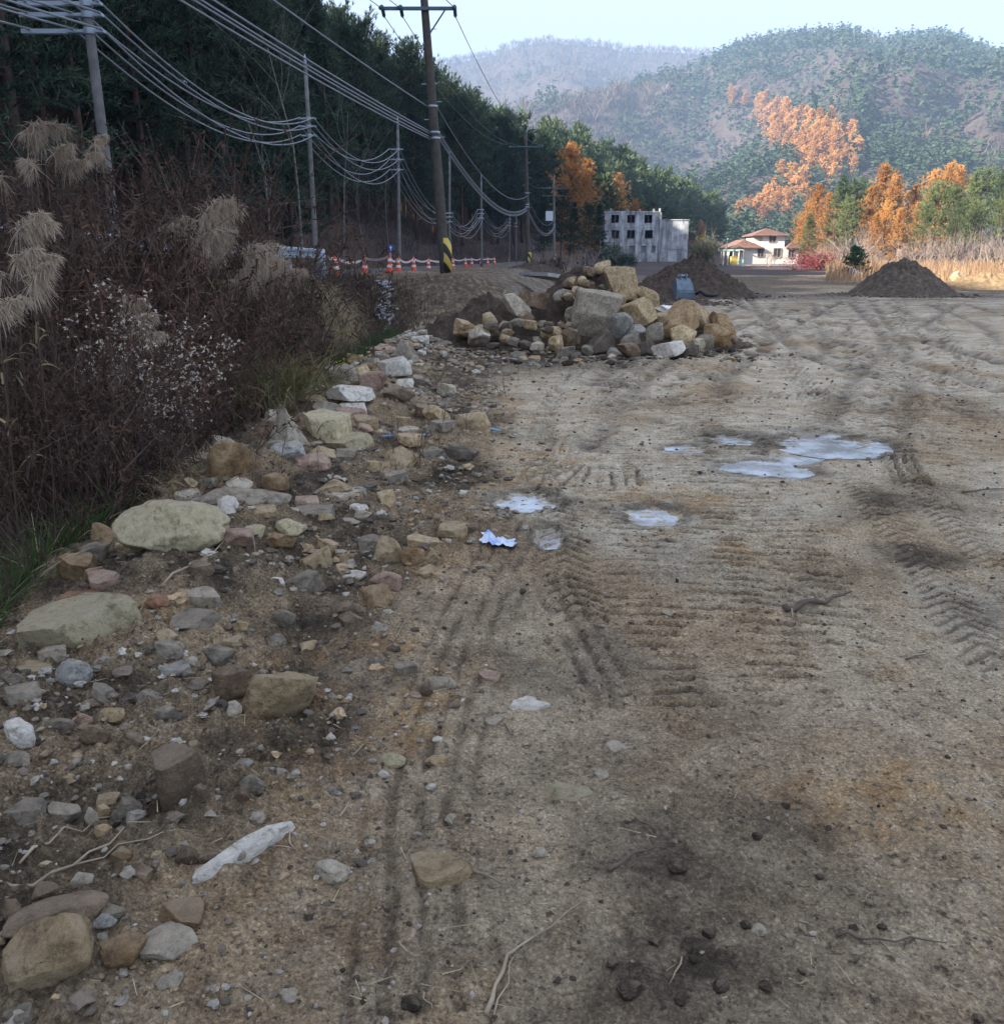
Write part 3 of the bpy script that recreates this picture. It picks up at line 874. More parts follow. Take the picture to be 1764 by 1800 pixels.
P_MID = [conifer('ridge_pine', 25 + i, 14, 4, 3.0, k, 30, 4, 4, 1.25, 0.36, M_RIDGE, M_BARK, 4) for i, k in enumerate(('cone', 'round', 'round'))]
if extra:
    merge('ridge_forest', [p[1] for p in P_MID], [(x, y, z - 0.1, s, r3.uniform(0, 6.28)) for x, y, z, s in extra], M_RIDGE, 'pine forest covering the back of the low ridge')

# a pine that leans in close to the road
tree('pine_tree', P_SHADE[1], -12.6, 17.5, 0.72, 1.0, 'green pine with low boughs beside the first telecom pole', 'tree', None)

# larches in the ridge forest
# pale bare trees in the dark forest edge
for i, (px, d, s) in enumerate([(530, 33, 0.95), (478, 36, 0.8), (600, 46, 0.95), (640, 52, 0.8), (690, 58, 0.7)]):
    p = at_depth(px, 440, d)
    x = min(p[0], float(hill_foot(d)) + 2.0)
    e = empty('bare_tree', (p[0], d, HG(p[0], d) - 0.05 if p[0] < float(road_edge(d)) - 5 else HG(p[0], d)), i * 1.3, s)
    obj('trunk', P_PALE[i % 2], e)
    put(e, 'slender pale bare tree at the edge of the dark forest above the road', 'tree', 'pale bare trees at the forest edge')

# brown undergrowth at the forest edge, a tangle that reads as one mass
def undergrowth():
    mb = MB(); r = np.random.default_rng(91)
    n = 600
    y = r.uniform(9, 130, n) ; u = r.uniform(-0.8, 12, n)
    x = hill_foot(y) - u
    z = H(x, y)
    for i in range(n):
        m = 26
        h = r.uniform(1.0, 4.0)
        P = np.stack([x[i] + r.normal(0, 0.7, m), y[i] + r.normal(0, 0.7, m), np.full(m, z[i] - 0.05)], 1)
        D = np.stack([r.normal(0, 0.45, m), r.normal(0, 0.45, m), np.ones(m)], 1)
        V, Q = blades(P, D, h * r.uniform(0.5, 1.1, m), 0.02, r.uniform(-0.1, 0.3, m), 2, 0.3)
        mb.add(V, Q)
        m = 30
        P = np.stack([x[i] + r.normal(0, 0.8, m), y[i] + r.normal(0, 0.8, m), z[i] + h * r.uniform(0.2, 1.0, m)], 1)
        V, Q = blades(P, r.normal(0, 1, (m, 3)) + [0, 0, 0.5], 0.45 * r.uniform(0.5, 1.2, m), 0.03, 0.1, 1, 0.3)
        mb.add(V, Q)
    return put(obj('undergrowth', mb.mesh('undergrowth', simple('undergrowth_twigs', (0.055, 0.036, 0.03), 0.9, 0.5, 0.4))), 'dark brown undergrowth along the forest foot', kind='stuff')


undergrowth()
rb = np.random.default_rng(93)
def leaf_ball(name, seed, rx, rz, n, size, mat):
    r = np.random.default_rng(seed)
    c = r.normal(0, 1, (26, 3)); c = c / np.linalg.norm(c, axis=1, keepdims=True) * r.uniform(0.35, 0.95, (26, 1)) * [rx, rx, rz]
    c[:, 2] = np.abs(c[:, 2]) * 0.9 + 0.25 * rz
    P = c[r.integers(0, 26, n)] + r.normal(0, 0.22 * rx, (n, 3)); P[:, 2] = np.abs(P[:, 2])
    V, Q = blades(P, r.normal(0, 1, (n, 3)) + [0, 0, 0.4], size * r.uniform(0.6, 1.3, n), size * 0.5, 0.1, 1, 0.5)
    return build_mesh(name, V, Q, None, mat)


e = empty('red_shrub', (-10.2, 27.5, HG(-10.2, 27.5))); obj('branches', P_BUSH[0], e, scale=0.6)
obj('crown', leaf_ball('dark_red_leaves', 5, 1.3, 1.5, 1600, 0.10, leafy('wine_leaves', (0.03, 0.008, 0.012), (0.10, 0.02, 0.028), 0.2)), e)
put(e, 'dark wine red shrub behind the guardrail at the forest edge', 'shrub')

# ---------------------------------------------------------------- trees beyond the field
def place_tree(kind, px, top, d, protos, label, group, i, name):
    p = at_depth(px, 462, d)
    z = float(H(np.array([p[0]]), np.array([d]))[0])
    ztop = at_depth(px, top, d)[2]
    me = protos[i % len(protos)]
    co = np.zeros(len(me[1].vertices) * 3, np.float32); me[1].vertices.foreach_get('co', co)
    hmax = co.reshape(-1, 3)[:, 2].max()
    s = (ztop - z) / hmax
    return tree(name, me, p[0], d, max(s, 0.5) * 1.0, px * 1.7, label, 'tree', group, z)


for i, (px, top, d) in enumerate([(1538, 281, 128), (1562, 300, 126), (1518, 322, 124), (1592, 318, 130), (1645, 278, 138), (1668, 286, 140), (1622, 292, 136), (1548, 345, 118), (1570, 362, 116), (1532, 372, 117), (1602, 350, 124)]):
    place_tree('larch', px, top, d, P_LARCH, 'bright orange larch in the tall stand beyond the round soil mound', 'orange larches beyond the field', i, 'larch_tree')
for i, (px, top, d) in enumerate([(1428, 318, 132), (1412, 345, 136), (1447, 335, 130), (1400, 372, 140), (1465, 352, 128)]):
    place_tree('larch', px, top, d, P_LARCH, 'orange larch among pines just right of the white house', 'larches beside the white house', i, 'larch_tree')
for i, (px, top, d) in enumerate([(1470, 303, 126), (1492, 308, 128), (1480, 335, 122), (1418, 372, 124), (1505, 335, 134)]):
    place_tree('pine', px, top, d, P_LIT, 'sunlit green pine between the white house and the orange larches', 'pines beside the white house', i + 2, 'pine_tree')
for i, (px, top, d) in enumerate([(1635, 312, 118), (1660, 318, 116), (1690, 298, 120), (1716, 288, 124), (1742, 292, 122), (1768, 300, 118), (1702, 345, 112), (1748, 335, 110), (1795, 290, 122), (1615, 352, 114), (1672, 345, 110)]):
    place_tree('pine', px, top, d, P_LIT, 'sunlit spreading pine right of the orange larch stand', 'pines right of the larch stand', i, 'pine_tree')
for px, top, d, lab in [(1000, 246, 124, 'tall orange larch at the foot of the ridge behind the power poles'), (1026, 275, 128, 'broad orange larch left of the ruined building'),
                        (1084, 300, 176, 'slender orange larch rising behind the ruined building'), 
                        (1112, 345, 178, 'small rusty larch just above the ruined building roof'), (1228, 385, 215, 'small rusty larch at the end of the ridge')]:
    place_tree('larch', px, top, d, P_LARCH, lab, None, px // 2, 'larch_tree')
for k, (px, top, d) in enumerate([(955, 410, 104), (985, 405, 107), (1008, 412, 108), (1032, 402, 110), (1052, 395, 112)]):
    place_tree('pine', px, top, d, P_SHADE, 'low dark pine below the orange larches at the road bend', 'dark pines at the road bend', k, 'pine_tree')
# orange larches on the mountain
rl = np.random.default_rng(101)
def inside(p, poly):
    c = False; j = len(poly) - 1
    for i in range(len(poly)):
        a, b = poly[i], poly[j]
        if (a[1] > p[1]) != (b[1] > p[1]) and p[0] < (b[0] - a[0]) * (p[1] - a[1]) / (b[1] - a[1]) + a[0]: c = not c
        j = i
    return c


def patch(poly, n, hpx, label, group):
    xs = [p[0] for p in poly]; ys = [p[1] for p in poly]; k = 0; pts = []
    while k < n:
        q = (rl.uniform(min(xs), max(xs)), rl.uniform(min(ys), max(ys)))
        if not inside(q, poly): continue
        if any(abs(q[0] - o[0]) < 5 and abs(q[1] - o[1]) < 5 for o in pts) and rl.random() < 0.85: continue
        pts.append(q); k += 1
        p = hit(q[0], q[1] + hpx * 0.5, 150)
        d = math.hypot(p[0], p[1])
        s = hpx * d / FPX / 14 * rl.uniform(0.75, 1.2)
        tree('larch_tree', P_LARCH_FAR[k % 3], p[0], p[1], s, rl.uniform(0, 6.28), label, 'tree', group, float(H(np.array([p[0]]), np.array([p[1]]))[0]))


patch([(1325, 195), (1345, 190), (1410, 215), (1500, 240), (1512, 280), (1480, 300), (1440, 312), (1390, 280), (1345, 235)], 110, 38, 'hazy orange larch in the slanting band on the mountainside', 'larches in the mountain band')
patch([(1362, 310), (1405, 305), (1425, 335), (1405, 372), (1345, 392), (1335, 365)], 36, 42, 'pale orange larch on the lower slope behind the white house', 'larches behind the white house')
patch([(1290, 372), (1325, 358), (1345, 378), (1340, 402), (1285, 405)], 12, 44, 'pale orange larch in the clump left above the white house', 'larch clump above the white house')
patch([(1275, 165), (1330, 168), (1328, 182), (1280, 182)], 4, 24, 'lone orange larch high on the mountain above the larch band', 'lone larches high on the mountain')
patch([(1440, 300), (1500, 296), (1480, 330), (1440, 330)], 8, 38, 'orange larch below the slanting mountain band', 'larches below the mountain band')

# ---------------------------------------------------------------- mountain forest
def mountain_forest():
    r = np.random.default_rng(111)
    def far_tree(seed, kind, n, w):
        q = np.random.default_rng(seed)
        if kind == 'pine':
            P = np.stack([q.normal(0, 0.5, n), q.normal(0, 0.5, n), q.uniform(3, 10.5, n)], 1)
            az = q.uniform(0, 6.28, n); out = (1 - P[:, 2] / 13)
            D = np.stack([np.cos(az), np.sin(az), q.uniform(-0.1, 0.8, n)], 1)
            return blades(P, D, 3.4 * out * q.uniform(0.5, 1.2, n) + 0.8, w * q.uniform(0.6, 1.2, n), 0.1, 1, 0.3)
        P = np.stack([q.normal(0, 0.2, n), q.normal(0, 0.2, n), q.uniform(0, 3.5, n)], 1)
        D = np.stack([q.normal(0, 0.45, n), q.normal(0, 0.45, n), np.ones(n)], 1)
        return blades(P, D, 6.5 * q.uniform(0.6, 1.1, n), w * q.choice([0.3, 0.45, 0.8], n), 0.0, 1, 0.5)
    protos = {('pine', 0): [far_tree(i, 'pine', 26, 0.95) for i in range(8)], ('pine', 1): [far_tree(i, 'pine', 9, 1.9) for i in range(8)],
              ('bare', 0): [far_tree(i + 20, 'bare', 16, 0.55) for i in range(8)], ('bare', 1): [far_tree(i + 20, 'bare', 8, 1.1) for i in range(8)]}
    az0, az1 = math.radians(-9), math.radians(37)
    n = 23000
    rr = np.sqrt(r.uniform(330 ** 2, 1180 ** 2, n)); az = r.uniform(az0, az1, n)
    n2 = 4500
    rr = np.concatenate([rr, np.sqrt(r.uniform(1380 ** 2, 1780 ** 2, n2)), r.uniform(1130, 1165, 1300), r.uniform(1715, 1770, 900)])
    az = np.concatenate([az, r.uniform(az0, math.radians(20), n2), r.uniform(math.radians(8), az1, 1300), r.uniform(az0, math.radians(18), 900)])
    x = rr * np.sin(az); y = rr * np.cos(az); z = H(x, y)
    px, py, d = project(np.stack([x, y, z], 1))
    ok = (y > 240) & (x > hill_foot(y) * (y < 300) - 1e3 * (y >= 300))
    right = sstep(1150, 1330, px)
    f = fbm(x / 75, y / 75, 121, 3) + 0.42 * right + 0.02 + 0.25 * (1 - sstep(420, 600, d)) * (px > 1200) - 0.55 * sstep(1250, 1400, d)
    f = f - 0.6 * ((px > 1600) & (py > 240)) * 1.0
    pine = f + r.normal(0, 0.10, len(x)) > 0.0
    out = {}
    for kind, sel in (('pine', pine & ok), ('bare', ~pine & ok)):
        idx = np.nonzero(sel)[0]
        Vs, Qs, m = [], [], 0
        idx = idx[np.argsort(r.random(len(idx)))]
        dd = np.hypot(x[idx], y[idx]); ni, fi = idx[dd < 640], idx[dd >= 640]
        for (V, Q), ids in list(zip(protos[(kind, 0)], np.array_split(ni, 8))) + list(zip(protos[(kind, 1)], np.array_split(fi, 8))):
            if len(ids) == 0: continue
            a = r.uniform(0, 6.28, len(ids)); s = np.clip(np.exp(r.normal(-0.05, 0.28, len(ids))), 0.5, 1.7)
            c, sn = np.cos(a)[:, None], np.sin(a)[:, None]
            W = np.stack([(V[None, :, 0] * c - V[None, :, 1] * sn) * s[:, None] + x[ids][:, None],
                          (V[None, :, 0] * sn + V[None, :, 1] * c) * s[:, None] + y[ids][:, None],
                          V[None, :, 2] * s[:, None] + z[ids][:, None] - 0.3], -1)
            Vs.append(W.reshape(-1, 3)); Qs.append((Q[None] + (np.arange(len(ids)) * len(V))[:, None, None]).reshape(-1, 4) + m); m += len(ids) * len(V)
        mat = leafy('mountain_pine', (0.02, 0.042, 0.026), (0.062, 0.09, 0.05), 0.15, 0.8, 0.05) if kind == 'pine' else leafy('mountain_bare_wood', (0.085, 0.062, 0.05), (0.17, 0.13, 0.105), 0.1, 0.9, 0.04)
        put(obj('mountain_' + ('pines' if kind == 'pine' else 'bare_trees'), build_mesh('mountain_' + kind, np.vstack(Vs), np.vstack(Qs), None, mat)),
            'green pines scattered over the far mountainside' if kind == 'pine' else 'leafless brown woods covering the far mountainside', kind='stuff')


mountain_forest()

# ---------------------------------------------------------------- road, guardrail, poles, cables
M_ASPHALT = simple('asphalt', (0.075, 0.08, 0.09), 0.75, 0.3, 3.0, bump=0.2)
M_CONCRETE = simple('concrete', (0.30, 0.30, 0.29), 0.85, 0.25, 4.0, bump=0.2)
M_POLE = simple('pole_concrete', (0.17, 0.165, 0.16), 0.8, 0.3, 5.0)
M_POLE_BROWN = simple('brown_pole_concrete', (0.085, 0.075, 0.064), 0.85, 0.3, 5.0)
M_STEEL = simple('galvanised_steel', (0.36, 0.42, 0.48), 0.5, 0.12, 6.0, 0.5)
M_STEEL_DARK = simple('dark_steel', (0.10, 0.14, 0.15), 0.55, 0.2, 6.0, 0.4)
M_CABLE = simple('telecom_cable', (0.22, 0.24, 0.27), 0.6, 0.1, 6.0)
M_CABLE_BLACK = simple('power_cable', (0.09, 0.10, 0.11), 0.6, 0.1, 6.0)
M_INSUL = simple('insulator', (0.03, 0.10, 0.09), 0.4, 0.1, 6.0)
M_CONE = simple('cone_orange', (0.72, 0.10, 0.04), 0.55, 0.12, 12.0)
M_WHITE = simple('white_band', (0.75, 0.74, 0.72), 0.6, 0.08, 12.0)
M_TAPE = simple('pink_white_tape', (0.66, 0.50, 0.48), 0.6, 0.2, 5.0)
M_BLUE = simple('sign_blue', (0.04, 0.10, 0.30), 0.5, 0.1)

yy = np.arange(-40, 152, 2.0)
nx = 6
b = MB()
e = road_edge(yy); wdt = 6.0
V = np.stack([np.stack([e - wdt * q, yy, road_z(yy) + 0.012 + 0.03 * math.sin(q * math.pi)], 1) for q in np.linspace(1, 0, nx)], 1)
i = np.arange(len(yy) - 1)[:, None] * nx; j = np.arange(nx - 1)[None]
b.add(V.reshape(-1, 3), np.stack([i + j, i + j + 1, i + j + nx + 1, i + j + nx], -1).reshape(-1, 4))
put(obj('road', b.mesh('road', M_ASPHALT, True)), 'grey asphalt road running along the forest foot', kind='structure')
for off, nm in ((0.28, 'edge_line'), (5.7, 'edge_line')):
    b = MB()
    V = np.stack([np.stack([e - off - 0.12 * q, yy, road_z(yy) + 0.024 + 0.03 * math.sin(off / 6 * math.pi)], 1) for q in (1, 0)], 1)
    i = np.arange(len(yy) - 1)[:, None] * 2
    b.add(V.reshape(-1, 3), np.concatenate([i, i + 1, i + 3, i + 2], 1))
    put(obj(nm, b.mesh(nm, M_WHITE)), 'white painted line along the road edge', kind='structure')

# broken concrete shoulder slabs at the edge of the road
rs = np.random.default_rng(5)
def slab(x, y, z, w, l, t, rz, tilt=(0, 0), label='', n=11):
    th = np.sort(rs.uniform(0, 2 * math.pi, n)); q = rs.uniform(0.82, 1.05, n)
    k = np.maximum(np.abs(np.cos(th)), np.abs(np.sin(th)))
    P = np.stack([np.cos(th) / k * q * w / 2, np.sin(th) / k * q * l / 2], 1)
    V = np.vstack([np.c_[P, np.full(n, -t)], np.c_[P * 0.97, np.zeros(n)], [[0, 0, 0.01], [0, 0, -t]]])
    Q = [[a, (a + 1) % n, n + (a + 1) % n, n + a] for a in range(n)]
    T = [[n + a, n + (a + 1) % n, 2 * n] for a in range(n)] + [[(a + 1) % n, a, 2 * n + 1] for a in range(n)]
    o = obj('concrete_slab', build_mesh('concrete_slab', V, Q, T, M_CONCRETE), None, (x, y, z), (tilt[0], tilt[1], rz))
    return put(o, label, 'slab')


slab(-5.1, 28.6, 1.17, 2.2, 1.6, 0.16, 0.1, label='broken concrete shoulder slab below the first traffic cone')
slab(-4.35, 31.2, 1.2, 2.2, 3.6, 0.18, 0.15, label='long concrete shoulder slab below the row of cones')
slab(-3.6, 34.6, 1.23, 1.7, 3.0, 0.18, 0.2, label='concrete shoulder slab beside the second telecom pole')
slab(1.95, 31.5, 1.12, 1.8, 3.4, 0.12, 0.3, (0.0, 0.16), 'tilted pale concrete slab lying behind the stone heap')
slab(-4.6, 27.5, 1.02, 0.8, 0.7, 0.14, 0.8, (0.2, 0.1), 'small broken concrete piece at the top of the gully')


def guardrail():
    g = empty('guardrail', (-5.85, 16, 1.1))
    prof = np.array([[0.0, 0.60], [0.03, 0.63], [0.03, 0.69], [-0.05, 0.73], [-0.05, 0.77], [0.03, 0.81], [0.03, 0.87], [0.0, 0.90]])
    prof = np.vstack([prof, prof[::-1] + [0.012, 0.0]])
    for k in range(6):
        y0, y1 = -11 + k * 4, -11 + (k + 1) * 4 + 0.02
        V = np.vstack([np.c_[prof[:, 0], np.full(16, yq), prof[:, 1]] for yq in (y0, y1)])
        Q = [[a, (a + 1) % 16, 16 + (a + 1) % 16, 16 + a] for a in range(16)]
        obj('rail_panel', build_mesh('rail_panel', V, Q, None, M_STEEL, False), g, (k % 2 * 0.004, 0, 0))
        p = MB().tube([(-0.12, y0 + 0.4, -0.4), (-0.12, y0 + 0.4, 0.84)], 0.07, 12)
        obj('post', p.mesh('guardrail_post', M_STEEL, True), g)
    p = MB().tube([(0.06, 13.1, -0.4), (0.06, 13.1, 0.86), (0.06, 13.1, 0.9)], [0.115, 0.115, 0.08], 14)
    obj('end_post', p.mesh('guardrail_end_post', M_STEEL, True), g)
    put(g, 'bluish galvanised steel guardrail on the road above the ditch', 'guardrail')


guardrail()


def catenary(a, b, sag, n=18):
    t = np.linspace(0, 1, n)[:, None]
    P = np.array(a) * (1 - t) + np.array(b) * t
    P[:, 2] -= sag * 4 * (t * (1 - t))[:, 0]
    return P


def cable(a, b, sag, rad, label, group, mat=M_CABLE, n=18):
    o = obj('overhead_cable', MB().tube(catenary(a, b, sag, n), rad, 5).mesh('overhead_cable', mat, True))
    return put(o, label, 'cable', group)


def telecom_pole(x, y, top, heights, label, lean=(0, 0), arms_left=False, base=None):
    z = HG(x, y) if base is None else base
    t = empty('telecom_pole', (x, y, z))
    hgt = top - z
    k = np.linspace(0, 1, 6)
    pts = np.stack([lean[0] * k, lean[1] * k, -0.3 + (hgt - 0.5 + 0.3) * k], 1)
    obj('shaft', MB().tube(pts, 0.088 - 0.03 * k, 12).mesh('telecom_shaft', M_POLE, True), t)
    tip = pts[-1]
    obj('cap', MB().tube([tip, tip + [0, 0, 0.45], tip + [0, 0, 0.55]], [0.06, 0.036, 0.01], 10).mesh('telecom_cap', M_STEEL, True), t)
    w = MB()
    for hh in heights:
        q = (hh - z) / hgt
        c = np.array([lean[0] * q, lean[1] * q, hh - z])
        m = MB()
        m.tube([c - [0, 0, 0.04], c + [0, 0, 0.04]], 0.092, 12)
        m.box(c + [-0.32, -0.05, -0.02], c + [0.22, 0.05, 0.02])
        if arms_left: m.box(c + [-1.0, -0.04, -0.03], c + [-0.3, 0.04, 0.03])
        obj('cable_bracket', m.mesh('cable_bracket', M_STEEL), t)
    return put(t, label, 'pole')


def hazard():
    k = Nodes('hazard_stripes')
    w = k.n.new('ShaderNodeTexWave'); w.bands_direction = 'DIAGONAL'; w.inputs['Scale'].default_value = 1.05
    w.inputs['Distortion'].default_value = 0.6; w.inputs['Detail'].default_value = 2
    k.link(k.tc.outputs['Object'], w.inputs['Vector'])
    return k.color(k.ramp(w.outputs['Fac'], [(0.48, (0.03, 0.028, 0.03)), (0.54, (0.60, 0.46, 0.10))]), 0.6)


M_HAZARD = hazard()
ZP = lambda px, py, d: float(at_depth(px, py, d)[2])
XP = lambda px, py, d: float(at_depth(px, py, d)[0])
TP = [(XP(170, 130, 14.3), 14.3, 8.0), (XP(547, 300, 28.5), 28.5, ZP(545, 98, 28.5)), (-4.55, 40, ZP(697, 205, 40)), (-3.1, 53, ZP(788, 266, 53)), (-1.5, 67, ZP(842, 305, 67)), (0.9, 108, ZP(892, 376, 108))]
TH = [tuple(ZP(160, q, 14.3) for q in (6, 26, 55)), tuple(ZP(545, q, 28.5) for q in (208, 222, 238)), tuple(ZP(700, q, 40) for q in (262, 280, 298)), tuple(ZP(792, q, 53) for q in (374, 381, 389)),
      tuple(ZP(845, q, 67) for q in (368, 375, 383)), tuple(ZP(893, q, 108) for q in (385, 390, 396))]
TL = ['grey telecom pole behind the tall brown bushes, with arms reaching over the road', 'grey telecom pole behind the guardrail end', 'grey telecom pole standing beside the traffic cones',
      'grey telecom pole just behind the striped brown power pole', 'slender grey telecom pole between the two power poles', 'far grey telecom pole at the bend of the road']
for k, ((x, y, top), hs) in enumerate(zip(TP, TH)):
    telecom_pole(x, y, top, hs, TL[k], lean=(0.12 if k in (2, 3) else 0.0, 0) if k else (-0.05, 0), arms_left=(k == 0), base=None if x > float(road_edge(y)) - 0.2 else float(road_z(y)))
put(telecom_pole(1.75, 112, ZP(901, 380, 112), (ZP(901, 392, 112), ZP(901, 398, 112)), 'far thin telecom pole right beside another at the road bend'), 'far thin telecom pole right beside another at the road bend', 'pole')
SPAN = ['telecom cable sagging low from the bush side pole to the guardrail pole', 'telecom cable sagging between the guardrail pole and the cone side pole', 'telecom cable drooping behind the striped power pole',
        'telecom cable drooping between the two poles behind the striped power pole', 'far telecom cable sagging toward the road bend']
SAG = [0.75, 0.9, 0.9, 1.1, 1.3]
for k in range(5):
    (x0, y0, _), (x1, y1, _) = TP[k], TP[k + 1]
    for q, (h0, h1) in enumerate(zip(TH[k], TH[k + 1])):
        for sx in (-0.26, 0.16):
            cable((x0 + sx, y0, h0 + 0.03), (x1 + sx, y1, h1 + 0.03), SAG[k] * (0.9 + 0.09 * ((q * 2 + (sx > 0)) % 3)), 0.017 if k < 2 else 0.016, SPAN[k], 'telecom cables, span %d' % (k + 1))
for q, hh in enumerate(TH[0]):
    for sx in (-0.9, -0.26, 0.16):
        cable((-8.5 + sx, -4, hh + 0.4), (TP[0][0] + sx, 14.3, hh + 0.03), 0.5, 0.017, 'telecom cable running overhead to the pole behind the brown bushes', 'telecom cables, nearest span')


BAND_Z = (ZP(762, 187, 30), ZP(770, 233, 30), ZP(774, 243, 30))


def power_pole(x, y, base, top, arm_zs, arm_w, label, mat, rad, lean=0.0, hazard_h=0.9, braces=True, rz=0.0, bolts=True, half=None):
    t = empty('power_pole', (x, y, base), rz)
    hgt = top - base
    k = np.linspace(0, 1, 8)
    pts = np.stack([-lean * k, 0 * k, -0.4 + (hgt + 0.4) * k], 1)
    obj('shaft', MB().tube(pts, rad * (1 - 0.42 * k), 16).mesh('power_shaft', mat, True), t)
    at = lambda zz: np.array([-lean * (zz - base) / hgt, 0, zz - base])
    for az in arm_zs:
        c = at(az)
        l, r = (half or (-arm_w / 2, arm_w / 2))
        obj('crossarm', MB().box(c + [l, -rad - 0.02, -0.045], c + [r, -rad + 0.07, 0.045]).mesh('crossarm', M_STEEL_DARK), t)
        if braces:
            for dy in (-0.02, 0.05):
                obj('brace', MB().tube([c + [0.1, -rad + dy, -0.75], c + [0.62, -rad + dy, -0.05]], 0.018, 5).mesh('brace', M_STEEL_DARK), t)
        for fx in (l + 0.05, l + 0.62, r - 0.06):
            for sy in (-1, 1):
                p = c + [fx, -rad, 0.05]
                ins = MB(); d = np.array([0, sy * 1.0, -0.35]); d /= np.linalg.norm(d)
                for q in range(5):
                    ins.tube([p + d * (0.08 + 0.09 * q), p + d * (0.105 + 0.09 * q)], [0.06, 0.035], 10)
                ins.tube([p, p + d * 0.55], 0.022, 6)
                obj('insulator', ins.mesh('insulator', M_INSUL, True), t)
    if bolts:
        for q in range(7):
            c = at(base + hgt * (0.45 + 0.055 * q)); sx = -1 if q % 2 else 1
            obj('step_bolt', MB().tube([c, c + [sx * 0.3, 0, 0]], 0.012, 5).mesh('step_bolt', M_STEEL), t)
    q = rad * 1.03
    obj('hazard_band', MB().tube([(0, 0, 0.05), (0, 0, hazard_h)], [q, q * 0.985], 16).mesh('hazard_band', M_HAZARD, True), t)
    for zz in BAND_Z:
        if zz < top - 1:
            c = at(zz); rr = rad * (1 - 0.42 * (zz - base) / hgt) + 0.015
            obj('clamp_band', MB().tube([c - [0, 0, 0.035], c + [0, 0, 0.035]], rr, 14).mesh('clamp_band', M_STEEL, True), t)
    return put(t, label, 'pole')


PB = HG(-1.85, 30)
power_pole(-1.85, 30, PB, 10.6, [ZP(750, 17, 30)], 2.2, 'tall brown power pole with yellow and black stripes at its base', M_POLE_BROWN, 0.185, 0.62, 1.15, half=(-1.35, 0.98))
power_pole(1.95, 66, HG(1.95, 66), ZP(916, 232, 66), [ZP(916, 258, 66)], 2.4, 'second power pole with one crossarm beside the road bend', M_POLE_BROWN, 0.18, 0.3, 1.0, braces=False)
P3 = (5.9, 102); power_pole(5.9, 102, float(H(np.array([5.9]), np.array([102]))[0]), ZP(968, 310, 102), [ZP(968, 331, 102), ZP(968, 344, 102)], 2.6, 'third power pole with two crossarms and a pale transformer box', M_POLE, 0.16, 0.2, 0.9, braces=False, bolts=False)
P4 = (11.3, 135); power_pole(11.3, 135, float(H(np.array([11.3]), np.array([135]))[0]), ZP(1010, 345, 135), [ZP(1010, 358, 135), ZP(1010, 376, 135)], 2.6, 'farthest power pole with two crossarms near the ruined building', M_POLE, 0.16, 0.1, 0.9, braces=False, bolts=False)
tb = empty('transformer_box', (5.25, 101.8, ZP(960, 388, 102)))
obj('case', MB().box((-0.4, -0.3, 0), (0.4, 0.3, 1.0)).mesh('transformer_case', simple('pale_grey_paint', (0.62, 0.66, 0.7), 0.5, 0.06)), tb)
obj('bracket', MB().box((0.35, -0.05, 0.3), (0.6, 0.05, 0.4)).mesh('transformer_bracket', M_STEEL_DARK), tb)
for fx in (-0.2, 0, 0.2):
    obj('bushing', MB().tube([(fx, 0, 0.98), (fx, 0, 1.2)], [0.05, 0.03], 8).mesh('bushing', M_INSUL), tb)
put(tb, 'pale transformer box hung on the third power pole', 'transformer')

A = lambda zz: (-1.85 - 0.62 * (zz - PB) / (10.6 - PB), 30, zz)
PREV = (-12.5, -6); ARM_Z = ZP(750, 17, 30); ARM2 = ZP(916, 258, 66) + 0.1
for zz, s in ((BAND_Z[0], 0.6), (BAND_Z[1] + 0.03, 0.6), (BAND_Z[1] - 0.03, 0.7), (BAND_Z[2] + 0.03, 0.65), (BAND_Z[2] - 0.03, 0.75)):
    a = A(zz); cable((-9.8, PREV[1], zz + 2.2), (a[0] - 0.16, a[1], zz), s * 0.75, 0.02, 'grey service cable rising overhead from the clamp bands of the striped pole', 'service cables to the striped pole', M_CABLE)
    cable((a[0] + 0.12, a[1], zz), (1.8, 66, zz - 0.2), 1.15, 0.018, 'service cable sagging from the striped pole to the second power pole', 'service cables beyond the striped pole', M_CABLE)
    cable((1.8, 66, zz - 0.2), (5.8, 102, zz - 0.2), 1.2, 0.018, 'service cable between the second and third power poles', 'far service cables', M_CABLE)
    cable((5.8, 102, zz - 0.2), (11.2, 135, zz - 0.2), 1.2, 0.018, 'service cable between the third and farthest power poles', 'farthest service cables', M_CABLE)
for fx in (-1.3, -0.73, 0.92):
    a = A(ARM_Z)
    cable((-9.8 + fx, PREV[1], ARM_Z + 1.6), (a[0] + fx, a[1] - 0.7, ARM_Z - 0.1), 0.7, 0.012, 'thin high voltage wire reaching the crossarm of the striped pole', 'high voltage wires to the striped pole', M_CABLE_BLACK)
    cable((a[0] + fx, a[1] + 0.35, ARM_Z - 0.1), (1.7 + fx, 65.4, ARM2), 0.9, 0.012, 'thin high voltage wire dropping from the striped pole toward the second pole', 'high voltage wires beyond the striped pole', M_CABLE_BLACK)
    cable((1.7 + fx, 66.4, ARM2), (5.75 + fx, 101.6, ZP(968, 331, 102) + 0.1), 1.0, 0.012, 'thin high voltage wire between the second and third poles', 'far high voltage wires', M_CABLE_BLACK)

